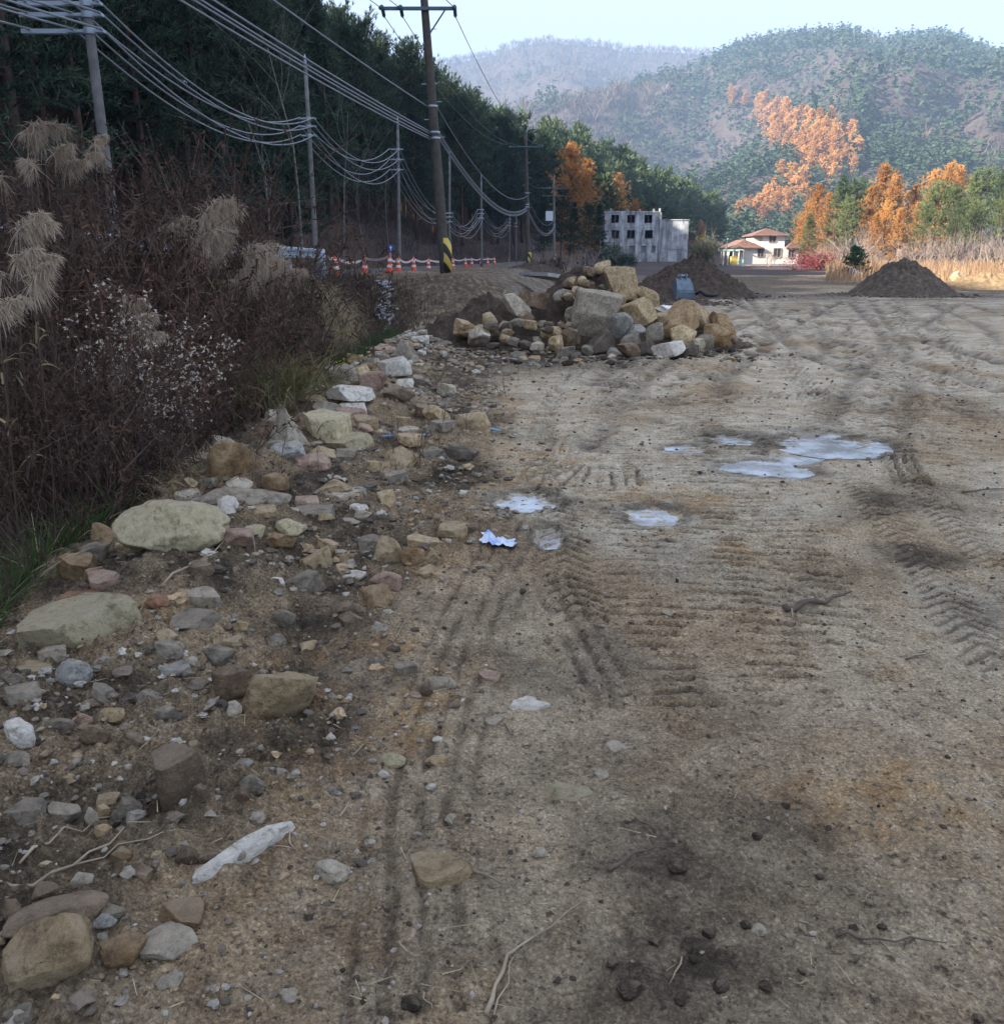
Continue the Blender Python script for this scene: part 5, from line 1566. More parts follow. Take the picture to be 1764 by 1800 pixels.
def rock_shape(seed, kind, sub=3):
    """angular: a sphere cut by planes; round: few cuts; slab: flat bedded stone; pyramid: pointed"""
    r = np.random.default_rng(seed)
    V, F = ICO[sub]
    V = V.copy()
    cuts = {'angular': 11, 'block': 9, 'slab': 9, 'round': 6, 'pyramid': 5}[kind]
    if kind == 'block':
        N = [np.array(v, float) for v in ((1, 0, 0), (-1, 0, 0), (0, 1, 0), (0, -1, 0), (0, 0, 1), (0, 0, -1))]
        N = [n + r.normal(0, 0.36, 3) for n in N] + [r.normal(0, 1, 3) for _ in range(4)]
        D = [r.uniform(0.44, 0.56) for _ in range(6)] + [r.uniform(0.62, 0.75) for _ in range(4)]
    elif kind == 'slab':
        N = [np.array([0, 0, 1.0]) + r.normal(0, 0.12, 3), np.array([0, 0, -1.0]) + r.normal(0, 0.12, 3)] + [np.array([*r.normal(0, 1, 2), r.normal(0, 0.25)]) for _ in range(7)]
        D = [r.uniform(0.34, 0.46)] * 2 + [r.uniform(0.48, 0.72) for _ in range(7)]
    elif kind == 'pyramid':
        az = np.arange(4) * 1.57 + r.uniform(0, 1.5)
        N = [np.array([math.cos(a), math.sin(a), r.uniform(0.45, 0.85)]) for a in az]; D = [0.36, 0.46, 0.38, 0.5]
        N += [r.normal(0, 1, 3) for _ in range(3)]; D += [0.7, 0.72, 0.75]
        N.append(np.array([0, 0, -1.0])); D.append(0.5)
    else:
        N = [r.normal(0, 1, 3) for _ in range(cuts)]; D = [r.uniform(0.40, 0.70) if kind == 'angular' else r.uniform(0.66, 0.88) for _ in range(cuts)]
    for n, d in zip(N, D):
        n = n / np.linalg.norm(n); h = V @ n
        V = V - np.maximum(h - d, 0)[:, None] * n[None] * 0.97
    for _ in range({'angular': 9, 'block': 9, 'slab': 7}.get(kind, 2)):
        n = r.normal(0, 1, 3); n /= np.linalg.norm(n); h = V @ n; d = h.max() * r.uniform(0.86, 0.95)
        V = V - np.maximum(h - d, 0)[:, None] * n[None] * 0.97
    am = {'round': 0.10, 'pyramid': 0.09}.get(kind, 0.05)
    V = V * (1 + am * n3d(V, seed, 1.6) + am * 0.55 * n3d(V, seed + 5, 5.0) + 0.012 * n3d(V, seed + 8, 12.0))[:, None]
    lo, hi = V.min(0), V.max(0)
    return (V - (lo + hi) / 2) / (hi - lo), F


SHAPES = {k: [rock_shape(300 + 13 * i + len(k), k, 4) for i in range({'angular': 7, 'block': 6, 'slab': 5, 'round': 4, 'pyramid': 2}[k])] for k in ('angular', 'block', 'slab', 'round', 'pyramid')}
_rm = {}
def rock_mesh(kind, i, col):
    """shared shape; the colour is set on the object by paint()"""
    if (kind, i) not in _rm:
        V, F = SHAPES[kind][i]
        _rm[(kind, i)] = build_mesh('stone', V, None, F, RM['grey'], True)
    return (_rm[(kind, i)], RM[col])


_obj = obj
def obj(name, me, *a, **k):
    if isinstance(me, tuple):
        o = _obj(name, me[0], *a, **k)
        o.material_slots[0].link = 'OBJECT'; o.material_slots[0].material = me[1]
        return o
    return _obj(name, me, *a, **k)


rk = np.random.default_rng(19)
STONES = []
def stone(x, y, w, d, h, col, kind, label, group=None, sink=0.22, z=None, rz=None, tilt=0.12, name='stone', cat='stone'):
    i = int(rk.integers(len(SHAPES[kind])))
    zb = HG(x, y) if z is None else z
    rz = rk.uniform(0, 6.28) if rz is None else rz
    if abs(math.sin(rz)) > 0.707: sx, sy = d, w          # keep the visible width
    else: sx, sy = w, d
    o = obj(name, rock_mesh(kind, i, col), None, (x, y, zb + h * (0.5 - sink)), (rk.normal(0, tilt), rk.normal(0, tilt), rz), (sx, sy, h))
    STONES.append((x, y, max(w, d) / 2))
    return put(o, label, cat, group)


CW = {'grey': 'grey', 'pale': 'pale grey', 'white': 'white', 'cream': 'cream', 'tan': 'tan', 'ochre': 'ochre', 'rust': 'rust brown', 'pink': 'pinkish', 'brown': 'brown', 'dark': 'dark', 'blue': 'blue grey'}
KW = {'angular': 'angular', 'block': 'blocky', 'slab': 'flat', 'round': 'rounded', 'pyramid': 'pointed'}


def zone(px, py):
    if py > 1480: return 'in the rubble beside the long white streaked rock'
    if py > 1320: return 'in the rubble below the big angular tan block'
    if py > 1180: return 'in the rubble around the big angular tan block' if px < 640 else 'on the dirt right of the big angular tan block'
    if py > 1010: return 'in rubble between the cream boulder and big tan block'
    if py > 915: return 'on loose soil between the cream boulder and plastic sheet'
    if py > 740: return 'in the stone bank around the pointed boulder'
    return 'in the stone bank beyond the pointed boulder'


# (px, py centre, width px, height px, colour, kind, own label)
HERO = [
    (292, 953, 190, 96, 'cream', 'round', 'large smooth cream boulder on the ditch edge'),
    (490, 1222, 132, 104, 'tan', 'block', 'big angular tan block with a dark broken face on the dirt slope'),
    (410, 1205, 72, 60, 'brown', 'angular', 'brown stone leaning behind the big angular tan block'),
    (411, 1248, 28, 26, 'pale', 'angular', 'small pale stone beside the big angular tan block'),
    (117, 1100, 195, 88, 'cream', 'slab', 'long cream slab half covered by dead stalks'),
    (130, 1057, 82, 34, 'rust', 'slab', 'flat rust brown stone above the long cream slab'),
    (180, 1030, 70, 26, 'pink', 'slab', None),
    (125, 1187, 60, 50, 'blue', 'round', 'rounded blue grey stone below the long cream slab'),
    (45, 1167, 98, 40, 'tan', 'slab', None), (20, 1190, 48, 34, 'grey', 'block', None), (30, 1222, 74, 42, 'grey', 'slab', None),
    (25, 1282, 58, 48, 'white', 'round', 'bright white rounded stone among brown cobbles'),
    (254, 1225, 62, 36, 'grey', 'round', None), (165, 1295, 60, 42, 'brown', 'round', None), (226, 1296, 52, 38, 'brown', 'round', None), (160, 1238, 48, 30, 'brown', 'angular', None),
    (194, 1255, 50, 32, 'tan', 'angular', None), (143, 1266, 40, 30, 'pink', 'round', None), (285, 1256, 42, 28, 'grey', 'angular', None), (383, 1156, 60, 38, 'grey', 'angular', None),
    (290, 1128, 54, 36, 'grey', 'round', None), (333, 1096, 82, 24, 'grey', 'slab', 'flat grey stone lying below the dead branch'), (485, 1127, 32, 28, 'grey', 'round', None), (503, 1090, 36, 32, 'grey', 'angular', None),
    (552, 971, 54, 44, 'tan', 'block', None), (307, 1170, 58, 24, 'blue', 'slab', None), (335, 1160, 42, 24, 'pale', 'round', None), (103, 1275, 50, 32, 'dark', 'angular', None), (50, 1300, 42, 30, 'dark', 'angular', None),
    (22, 1328, 62, 42, 'grey', 'angular', None), (240, 1065, 46, 30, 'tan', 'angular', None), (200, 1075, 50, 26, 'pink', 'slab', None), (272, 1060, 40, 24, 'rust', 'angular', None), (90, 1150, 44, 26, 'pale', 'slab', None),
    (307, 1377, 90, 100, 'brown', 'slab', 'upright brown slab standing out of the loose soil'),
    (353, 1398, 34, 38, 'brown', 'round', None), (443, 1364, 54, 36, 'grey', 'round', None), (426, 1400, 28, 32, 'brown', 'angular', None), (40, 1436, 88, 44, 'grey', 'slab', None), (110, 1424, 58, 48, 'grey', 'block', None),
    (187, 1407, 44, 26, 'tan', 'block', None), (178, 1430, 38, 34, 'tan', 'angular', None), (160, 1440, 26, 38, 'pale', 'angular', None), (178, 1462, 32, 28, 'tan', 'angular', None), (222, 1418, 54, 46, 'grey', 'round', None), (245, 1393, 24, 20, 'dark', 'round', None),
    (88, 1622, 150, 66, 'brown', 'angular', 'purplish brown angular rock behind the biggest tan rock'),
    (72, 1697, 150, 116, 'tan', 'block', 'biggest tan angular rock at the rubble edge'),
    (145, 1552, 42, 34, 'pale', 'angular', None), (210, 1680, 76, 48, 'ochre', 'angular', 'ochre stone wedged beside a flat whitish rock'), (288, 1672, 92, 46, 'pale', 'slab', 'flat whitish rock flush with the dirt'),
    (320, 1612, 84, 48, 'ochre', 'slab', 'long ochre rock half buried in the dirt'), (580, 1537, 64, 34, 'pale', 'round', 'pale rounded stone half buried in fine dirt'), (18, 1600, 44, 64, 'brown', 'angular', None),
    (328, 1503, 46, 30, 'brown', 'angular', None), (369, 1507, 46, 30, 'brown', 'angular', None), (413, 1500, 40, 24, 'grey', 'round', None), (353, 1529, 32, 26, 'tan', 'angular', None), (216, 1503, 40, 30, 'ochre', 'angular', None),
    (194, 1610, 50, 24, 'grey', 'slab', None), (182, 1627, 46, 28, 'blue', 'round', None), (151, 1584, 46, 26, 'brown', 'round', None), (78, 1572, 50, 30, 'brown', 'angular', None), (25, 1772, 58, 32, 'grey', 'slab', None), (245, 1535, 40, 26, 'brown', 'slab', None),
    (660, 1052, 56, 40, 'ochre', 'block', 'tan cube shaped stone alone on the dark soil'), (680, 972, 48, 44, 'tan', 'angular', None), (650, 961, 46, 38, 'grey', 'angular', None), (744, 957, 56, 28, 'tan', 'block', None), (725, 980, 40, 32, 'ochre', 'angular', None),
    (800, 939, 66, 30, 'tan', 'slab', 'flat tan stone just left of the plastic sheet'), (830, 931, 26, 24, 'brown', 'angular', None), (757, 981, 30, 26, 'tan', 'angular', None), (749, 1004, 40, 26, 'tan', 'angular', None), (676, 1026, 50, 38, 'pink', 'angular', None),
    (606, 1070, 60, 32, 'brown', 'angular', None), (776, 1197, 52, 36, 'pale', 'angular', None), (745, 1213, 36, 28, 'brown', 'round', None), (730, 1221, 26, 16, 'pink', 'round', None), (860, 1187, 42, 16, 'pink', 'slab', None), (928, 1237, 70, 22, 'white', 'slab', 'flat white stone crushed into the dirt'),
    (870, 1265, 44, 18, 'pale', 'slab', None), (689, 1336, 52, 32, 'cream', 'round', None), (768, 1337, 50, 18, 'tan', 'slab', None), (660, 1164, 34, 20, 'grey', 'round', None), (710, 1176, 50, 28, 'grey', 'slab', None),
    (999, 1388, 86, 44, 'cream', 'round', 'cream oval stone pressed into the wheel tracked dirt'), (770, 1548, 110, 26, 'tan', 'slab', 'long tan stone almost buried beside a dry stick'), (1090, 1310, 60, 20, 'pale', 'slab', None), (1060, 1360, 40, 18, 'pale', 'slab', None),
    (498, 757, 82, 72, 'pale', 'pyramid', 'tall pointed grey white boulder in the stone bank'), (404, 822, 82, 64, 'ochre', 'angular', 'slanting ochre orange slab beside the pointed boulder'), (422, 786, 50, 18, 'grey', 'round', None), (570, 743, 78, 46, 'cream', 'slab', 'cream boulder with a dark hollow under it'),
    (609, 781, 82, 28, 'cream', 'slab', 'flat cream slab right of the pointed boulder'), (506, 796, 64, 34, 'blue', 'round', None), (565, 799, 48, 24, 'tan', 'angular', None), (608, 801, 40, 24, 'grey', 'block', None), (464, 834, 84, 36, 'grey', 'angular', None),
    (407, 871, 110, 42, 'grey', 'round', 'long smooth grey boulder below the ochre orange slab'), (482, 867, 48, 30, 'ochre', 'round', 'yellow ochre stone among grey boulders'), (541, 816, 70, 24, 'pink', 'slab', None), (579, 843, 72, 30, 'tan', 'angular', None),
    (613, 700, 54, 26, 'pink', 'slab', None), (655, 672, 44, 30, 'pink', 'block', 'pink block at the grassy ditch edge'), (690, 655, 60, 28, 'white', 'slab', 'bluish white slab at the far end of the stone bank'), (711, 623, 46, 40, 'grey', 'round', 'grey boulder at the far end of the ditch'),
    (614, 718, 80, 24, 'white', 'slab', 'white slab behind the pointed boulder'), (544, 900, 80, 28, 'grey', 'slab', None), (603, 868, 96, 24, 'pale', 'slab', None), (680, 881, 34, 28, 'tan', 'block', None), (695, 839, 42, 24, 'grey', 'block', None), (830, 740, 62, 36, 'tan', 'slab', None),
    (450, 903, 66, 22, 'tan', 'slab', None), (533, 863, 48, 20, 'pink', 'slab', None), (750, 725, 42, 22, 'brown', 'block', None), (733, 671, 32, 22, 'grey', 'angular', None), (785, 683, 32, 20, 'pale', 'slab', None), (945, 755, 30, 16, 'pale', 'slab', None), (640, 750, 44, 20, 'tan', 'slab', None),
    (700, 700, 46, 22, 'brown', 'angular', None), (780, 760, 50, 20, 'grey', 'slab', None), (720, 770, 50, 20, 'tan', 'slab', None), (660, 815, 44, 20, 'tan', 'slab', None), (810, 800, 60, 28, 'dark', 'angular', None), (760, 800, 40, 24, 'grey', 'angular', None), (360, 890, 60, 30, 'grey', 'round', None), (350, 1010, 46, 22, 'brown', 'slab', None),
]
for px, py, w, h, col, kind, lab in HERO:
    g = G(px, py + h * 0.36)
    for _ in range(3):
        g = G(px, py + h * 0.36, HG(g[0], g[1]))
    dep = math.hypot(g[1] * math.cos(PITCH) + (CAM_Z - g[2]) * math.sin(PITCH), 0)
    ww = w * dep / FPX; vis = h * dep / FPX
    el = math.atan2(CAM_Z - g[2], g[1])
    dp = ww * (0.72 if kind != 'slab' else 0.8)
    hh = max((vis - dp * math.sin(el) * 0.55) / max(math.cos(el), 0.4), ww * 0.2) * 1.45
    if kind == 'pyramid': hh *= 1.15
    rz = rk.choice([0, math.pi]) + rk.uniform(-0.35, 0.35)
    if py > 1150 and lab is None: ww *= 0.86; dp *= 0.86; hh *= 0.8
    lb = lab or '%s %s %s stone %s' % ('small' if ww < 0.13 else 'medium', CW[col], KW[kind], zone(px, py))
    stone(g[0], g[1] + dp * 0.3, ww * 1.06, dp, hh, col, kind, lb, None if lab else lb, 0.66 if (px > 840 and py > 1150) else 0.33, rz=rz, tilt=0.06, name='boulder' if ww > 0.45 else 'stone', cat='boulder' if ww > 0.45 else 'stone')

# the long white streaked rock, half buried on a slant
V = None
a, c = G(352, 1590), G(512, 1498)
m = (a + c) / 2; L = np.linalg.norm(c - a)
o = obj('stone', rock_mesh('slab', 1, 'white'), None, (m[0], m[1], HG(m[0], m[1]) + 0.015), (0.0, 0.05, math.atan2(c[1] - a[1], c[0] - a[0])), (L * 1.15, 0.05, 0.055))
put(o, 'long narrow white streaked rock lying aslant in the dirt', 'stone')

# ---- heap of quarry stones
mound('rubble_heap', 1.75, 18.2, 2.3, 1.7, 1.55, 12, M_SOIL, 'steep heap of gravelly soil behind the large grey slab', 0.3, sharp=1.2)
mound('rubble_heap', -0.35, 17.7, 2.1, 1.5, 0.95, 13, M_SOIL, 'lower gravelly soil heap with pale boulders', 0.3)
mound('rubble_heap', 3.4, 17.5, 1.7, 1.2, 0.55, 14, M_SOIL_GREY, 'low soil heap under the ochre quarry stones', 0.25)
PILE = [(1050, 553, 88, 86, 16.0, 'grey', 'slab', 'largest grey slab leaning on the stone heap'), (1088, 500, 62, 60, 17.3, 'tan', 'block', 'tall tan slab at the top of the stone heap'), (1117, 552, 54, 46, 16.2, 'tan', 'block', 'tan block right of the largest grey slab'),
        (1088, 570, 34, 42, 15.8, 'blue', 'angular', 'blue grey wedge under the largest grey slab'), (1010, 556, 28, 34, 16.3, 'grey', 'angular', None), (1191, 565, 70, 46, 16.5, 'ochre', 'block', 'big ochre block in the stone heap'),
        (1227, 556, 54, 40, 17.1, 'tan', 'angular', None), (1273, 576, 52, 36, 16.6, 'ochre', 'block', 'ochre block at the right end of the stone heap'), (1262, 590, 46, 32, 15.9, 'ochre', 'angular', None), (1197, 592, 44, 34, 15.6, 'tan', 'block', None),
        (1152, 585, 32, 32, 15.6, 'grey', 'angular', None), (1118, 582, 37, 22, 15.9, 'blue', 'block', None), (1109, 601, 36, 26, 15.5, 'grey', 'block', None), (1174, 613, 54, 26, 15.2, 'white', 'slab', 'white slab at the foot of the stone heap'), (1211, 618, 34, 24, 15.2, 'dark', 'angular', None),
        (1138, 612, 27, 30, 15.3, 'dark', 'angular', None), (1050, 606, 54, 30, 15.6, 'dark', 'block', 'dark block under the largest grey slab'), (1105, 618, 42, 22, 15.1, 'brown', 'angular', None), (1005, 593, 30, 34, 15.7, 'brown', 'angular', None), (972, 587, 46, 28, 16.0, 'tan', 'angular', None),
        (936, 527, 50, 28, 17.1, 'brown', 'slab', None), (908, 537, 52, 34, 16.7, 'pale', 'block', 'pale streaked boulder on the left of the stone heap'), (860, 567, 38, 34, 16.2, 'tan', 'block', None), (978, 605, 24, 28, 15.4, 'tan', 'angular', None), (1094, 523, 22, 40, 16.5, 'tan', 'slab', None),
        (1135, 520, 46, 34, 17.2, 'tan', 'slab', None), (1240, 600, 30, 24, 15.6, 'grey', 'angular', None), (1225, 606, 26, 20, 15.5, 'pale', 'angular', None), (1030, 616, 26, 18, 15.3, 'grey', 'angular', None), (995, 618, 30, 16, 15.2, 'grey', 'slab', None), (945, 608, 24, 14, 15.5, 'pale', 'slab', None),
        (925, 560, 28, 22, 16.3, 'brown', 'angular', None), (885, 575, 26, 20, 16.2, 'pale', 'angular', None), (840, 590, 40, 22, 16.0, 'pale', 'slab', None), (815, 580, 34, 20, 16.6, 'tan', 'slab', None), (1060, 470, 30, 22, 18.2, 'tan', 'angular', None), (1035, 478, 26, 20, 18.0, 'brown', 'angular', None),
        (1000, 500, 28, 22, 17.6, 'brown', 'angular', None), (985, 520, 24, 20, 17.2, 'grey', 'angular', None), (1255, 560, 24, 18, 17.0, 'brown', 'angular', None), (1290, 598, 18, 14, 16.0, 'brown', 'angular', None), (1075, 628, 16, 12, 15.0, 'pale', 'angular', None), (1160, 560, 26, 24, 16.4, 'tan', 'angular', None), (1030, 520, 26, 24, 16.9, 'grey', 'angular', None)]
for _ in range(30):
    PILE.append((rk.uniform(800, 1010), rk.uniform(560, 612), rk.uniform(12, 30), rk.uniform(9, 20), rk.uniform(15.6, 17.0), rk.choice(['brown', 'grey', 'pale', 'tan', 'dark']), rk.choice(['slab', 'angular', 'block']), None))
for _ in range(14):
    PILE.append((rk.uniform(985, 1075), rk.uniform(492, 530), rk.uniform(12, 22), rk.uniform(9, 16), rk.uniform(16.8, 17.4), rk.choice(['brown', 'grey', 'tan', 'dark']), 'angular', None))
for px, py, w, h, d, col, kind, lab in PILE:
    p = at_depth(px, py, d)
    dep = d * math.cos(PITCH) + (CAM_Z - p[2]) * math.sin(PITCH)
    ww = w * dep / FPX; hh = h * dep / FPX
    lb = lab or '%s %s stone in the quarry stone heap' % (CW[col], KW[kind])
    if kind == 'block' and (lab is None or rk.random() < 0.4): kind = 'angular'
    i = int(rk.integers(len(SHAPES[kind])))
    if kind == 'slab' and hh > ww * 0.6:
        o = obj('boulder', rock_mesh('block', i % len(SHAPES['block']), col), None, tuple(p), (0.25 + rk.normal(0, 0.05), rk.normal(0, 0.08), rk.normal(0, 0.2)), (ww * 1.05, ww * 0.5, hh * 1.08))
    else:
        o = obj('boulder', rock_mesh(kind, i, col), None, tuple(p), (rk.normal(0, 0.28), rk.normal(0, 0.3), rk.normal(0, 0.5)), (ww * 1.12, ww * 0.85, hh * 1.1))
    put(o, lb, 'boulder', None if lab else lb)
    STONES.append((p[0], p[1], ww / 2))

# ---- more loose stones through the rubble
cnt = 0
while cnt < 130:
    y = math.exp(rk.uniform(math.log(3.3), math.log(17)))
    x = float(ditch_edge(y)) + 0.05 + (abs(rk.normal(0, 0.7)) if y > 4.5 else rk.uniform(0, 1.5))
    if x > float(rubble_x(y)) + 0.2: continue
    w = (0.09 + 0.17 * rk.random() ** 1.6) * min(1.5, 0.55 + y * 0.09)
    if any((x - a) ** 2 + (y - c) ** 2 < (r * 0.8 + w * 0.35) ** 2 for a, c, r in STONES): continue
    col = rk.choice(['grey', 'pale', 'tan', 'pale', 'pink', 'tan', 'cream', 'brown', 'grey', 'tan', 'ochre', 'white'])
    kind = rk.choice(['angular', 'block', 'slab', 'block', 'angular', 'slab'])
    near = 'in the near rubble beside the tyre ruts' if y < 3.4 else ('in the loose rubble near the cream boulder' if y < 6.5 else 'wedged in the stone bank along the ditch')
    lb = 'broken %s %s stone %s' % (CW[col], KW[kind], near)
    stone(x, y, w, w * rk.uniform(0.6, 1), w * rk.uniform(0.4, 0.75), col, kind, lb, lb, 0.38, tilt=0.25)
    cnt += 1
cnt = 0
while cnt < 10:
    px, py = rk.uniform(900, 1760), rk.uniform(640, 1780)
    g = G(px, py); w = rk.uniform(0.02, 0.05) * (1 + g[1] * 0.06)
    col = rk.choice(['pale', 'grey', 'tan', 'tan'])
    lb = 'tiny %s stone lying on the open tracked dirt' % CW[col]
    stone(g[0], g[1], w, w * 0.8, w * 0.5, col, 'round', lb, lb, 0.3); cnt += 1

# ---- gravel and soil crumbs
def gravel(name, n, seed, xy, size, pal, label, flat=0.6, sub=0):
    r = np.random.default_rng(seed)
    V0, F0 = ICO[sub]
    x, y = xy(r, n); s = size(r, len(x), x, y)
    z = HGv(x, y)
    V = V0[None] * (1 + r.normal(0, 0.22, (len(x), len(V0), 1)))
    sc = np.stack([s * r.uniform(0.7, 1.3, len(x)), s * r.uniform(0.7, 1.3, len(x)), s * flat * r.uniform(0.7, 1.2, len(x))], 1)
    V = V * sc[:, None]
    a = r.uniform(0, 6.28, len(x)); c, sn = np.cos(a)[:, None], np.sin(a)[:, None]
    W = np.stack([V[..., 0] * c - V[..., 1] * sn + x[:, None], V[..., 0] * sn + V[..., 1] * c + y[:, None], V[..., 2] + (z + s * flat * 0.35)[:, None]], -1)
    F = (F0[None] + (np.arange(len(x)) * len(V0))[:, None, None]).reshape(-1, 3)
    pal = np.array(pal) * 1.6; C = pal[r.integers(0, len(pal), len(x))] * r.uniform(0.7, 1.25, (len(x), 1))
    o = obj(name, build_mesh(name, W.reshape(-1, 3), None, F, M_GRAVEL, False, np.repeat(C, len(V0), 0)))
    return put(o, label, kind='stuff')


def gravel_mat():
    k = Nodes('gravel')
    a = k.attr()
    n = k.noise(90, 4, 0.7)
    c = k.mix(0.6, a.outputs['Color'], k.ramp(n, [(0.3, 0.25), (0.7, 1.0)]), 'MULTIPLY')
    k.bump(n, 0.5, 0.004)
    return k.color(c, 0.9)


M_GRAVEL = gravel_mat()
def xy_rubble(r, n):
    y = np.exp(r.uniform(math.log(1.35), math.log(17), n)); x = rubble_x(y) - 0.75 + r.normal(0, 0.55, n)
    k = (x > ditch_edge(y) - 0.3) & (fbm(x * 1.2, y * 1.2, 133, 3) + r.normal(0, 0.25, n) > -0.12)
    return x[k], y[k]
def xy_field(r, n):
    y = np.exp(r.uniform(math.log(1.3), math.log(14), n)); x = r.uniform(-0.5, 0.68, n) * (y + 0.6)
    k = (x > rubble_x(y)) & (fbm(x * 1.3, y * 1.3, 131, 3) + r.normal(0, 0.2, n) > 0.0)
    return x[k], y[k]
def xy_heap(r, n):
    return r.normal(0.3, 1.9, n), r.normal(16.6, 1.0, n)


gravel('gravel', 10000, 1, xy_rubble, lambda r, n, x, y: 0.005 * np.minimum(np.exp(r.normal(0, 0.65, n)), 3.2) * (0.8 + 0.16 * y), [(0.2, 0.17, 0.13), (0.13, 0.1, 0.075), (0.3, 0.27, 0.22), (0.08, 0.065, 0.05), (0.26, 0.19, 0.12), (0.19, 0.165, 0.13)], 'loose gravel through the rubble along the ditch')
gravel('soil_crumbs', 9000, 2, xy_field, lambda r, n, x, y: 0.0032 * np.minimum(np.exp(r.normal(0, 0.6, n)), 2.4) * (0.8 + 0.2 * y), [(0.05, 0.038, 0.028), (0.09, 0.07, 0.052), (0.15, 0.12, 0.09), (0.24, 0.2, 0.16)], 'dark crumbs of soil on the tracked dirt', 0.7)
gravel('gravel', 1800, 3, xy_rubble, lambda r, n, x, y: 0.013 * np.exp(r.normal(0, 0.4, n)) * (0.8 + 0.12 * y), [(0.2, 0.17, 0.13), (0.13, 0.1, 0.075), (0.33, 0.3, 0.25), (0.08, 0.065, 0.05), (0.28, 0.2, 0.12), (0.2, 0.175, 0.14)], 'coarse gravel lumps through the rubble along the ditch', 0.65, 1)
gravel('gravel', 3600, 4, xy_heap, lambda r, n, x, y: 0.035 * np.exp(r.normal(0, 0.5, n)), [(0.2, 0.17, 0.13), (0.1, 0.08, 0.06), (0.3, 0.27, 0.22), (0.28, 0.2, 0.12)], 'broken stone chips around the quarry stone heap', 0.6)
for q, (cx, cy, rr) in enumerate([(9.2, 43.5, 3.4), (19.9, 44.8, 2.75), (6.3, 36.0, 2.2), (1.7, 17.6, 2.6)]):
    def ring(r, n, cx=cx, cy=cy, rr=rr):
        a = r.uniform(0, 6.28, n); d = rr * (0.92 + np.abs(r.normal(0, 0.22, n)))
        return cx + d * np.cos(a), cy + d * np.sin(a)
    gravel('soil_spill', 420, 40 + q, ring, lambda r, n, x, y: 0.045 * np.minimum(np.exp(r.normal(0, 0.5, n)), 3), [(0.05, 0.037, 0.028), (0.08, 0.06, 0.045), (0.14, 0.11, 0.085)], 'loose clods spilled around the foot of a soil heap', 0.6)
# dark clods on the near dirt
for k, (px, py, w) in enumerate([(1105, 1750, 40), (1190, 1527, 28), (1075, 1700, 20), (725, 1782, 36), (1310, 1625, 18), (1345, 1735, 22), (1265, 1735, 30), (1245, 1640, 20), (1500, 1625, 16), (1550, 1625, 14), (1410, 1700, 14), (1195, 1760, 24), (1330, 1475, 16), (1380, 1415, 14), (1720, 1785, 20), (1150, 1660, 18), (1220, 1690, 16), (1440, 1540, 14)]):
    g = G(px, py); s = w * (g[1] / math.cos(0.6)) / FPX
    lb = 'dark crumbly clod of soil on the near tracked dirt'
    stone(g[0], g[1], s * 1.2, s, s * 0.7, 'soil', 'round', lb, 'dark soil clods on the dirt', 0.15, name='soil_clod', cat='clod')

# ---------------------------------------------------------------- ditch vegetation
r6 = np.random.default_rng(66)
M_DRY = leafy('dry_brown_leaves', (0.048, 0.029, 0.022), (0.165, 0.095, 0.068), 0.15, 0.85, 2.0)
M_STEM = simple('dry_stems', (0.085, 0.058, 0.046), 0.9, 0.4, 3.0)
M_PLUME = leafy('reed_plume', (0.32, 0.25, 0.185), (0.60, 0.49, 0.37), 0.3, 0.8, 5.0)
M_REED = leafy('reed_leaf', (0.208, 0.182, 0.091), (0.468, 0.39, 0.221), 0.25, 0.7, 4.0)
M_STRAW = leafy('straw', (0.312, 0.247, 0.143), (0.598, 0.494, 0.312), 0.25, 0.8, 4.0)
M_TUSS = leafy('olive_grass', (0.117, 0.111, 0.046), (0.338, 0.299, 0.143), 0.25, 0.7, 3.0)
M_GRASS = leafy('green_grass', (0.026, 0.058, 0.018), (0.098, 0.156, 0.046), 0.3, 0.6, 2.5)
M_DEAD = leafy('dead_weeds', (0.028, 0.02, 0.017), (0.115, 0.085, 0.066), 0.15, 0.9, 1.6)
M_SEED = leafy('seed_heads', (0.39, 0.338, 0.286), (0.754, 0.689, 0.611), 0.2, 0.9, 6.0)
M_PURPLE = leafy('dead_purple_grass', (0.046, 0.031, 0.031), (0.156, 0.111, 0.098), 0.15, 0.9, 3.0)
M_TWIGPALE = simple('pale_dry_stick', (0.32, 0.25, 0.175), 0.85, 0.3, 10.0)
M_TWIGDARK = simple('dark_dry_stick', (0.13, 0.101, 0.078), 0.9, 0.3, 10.0)


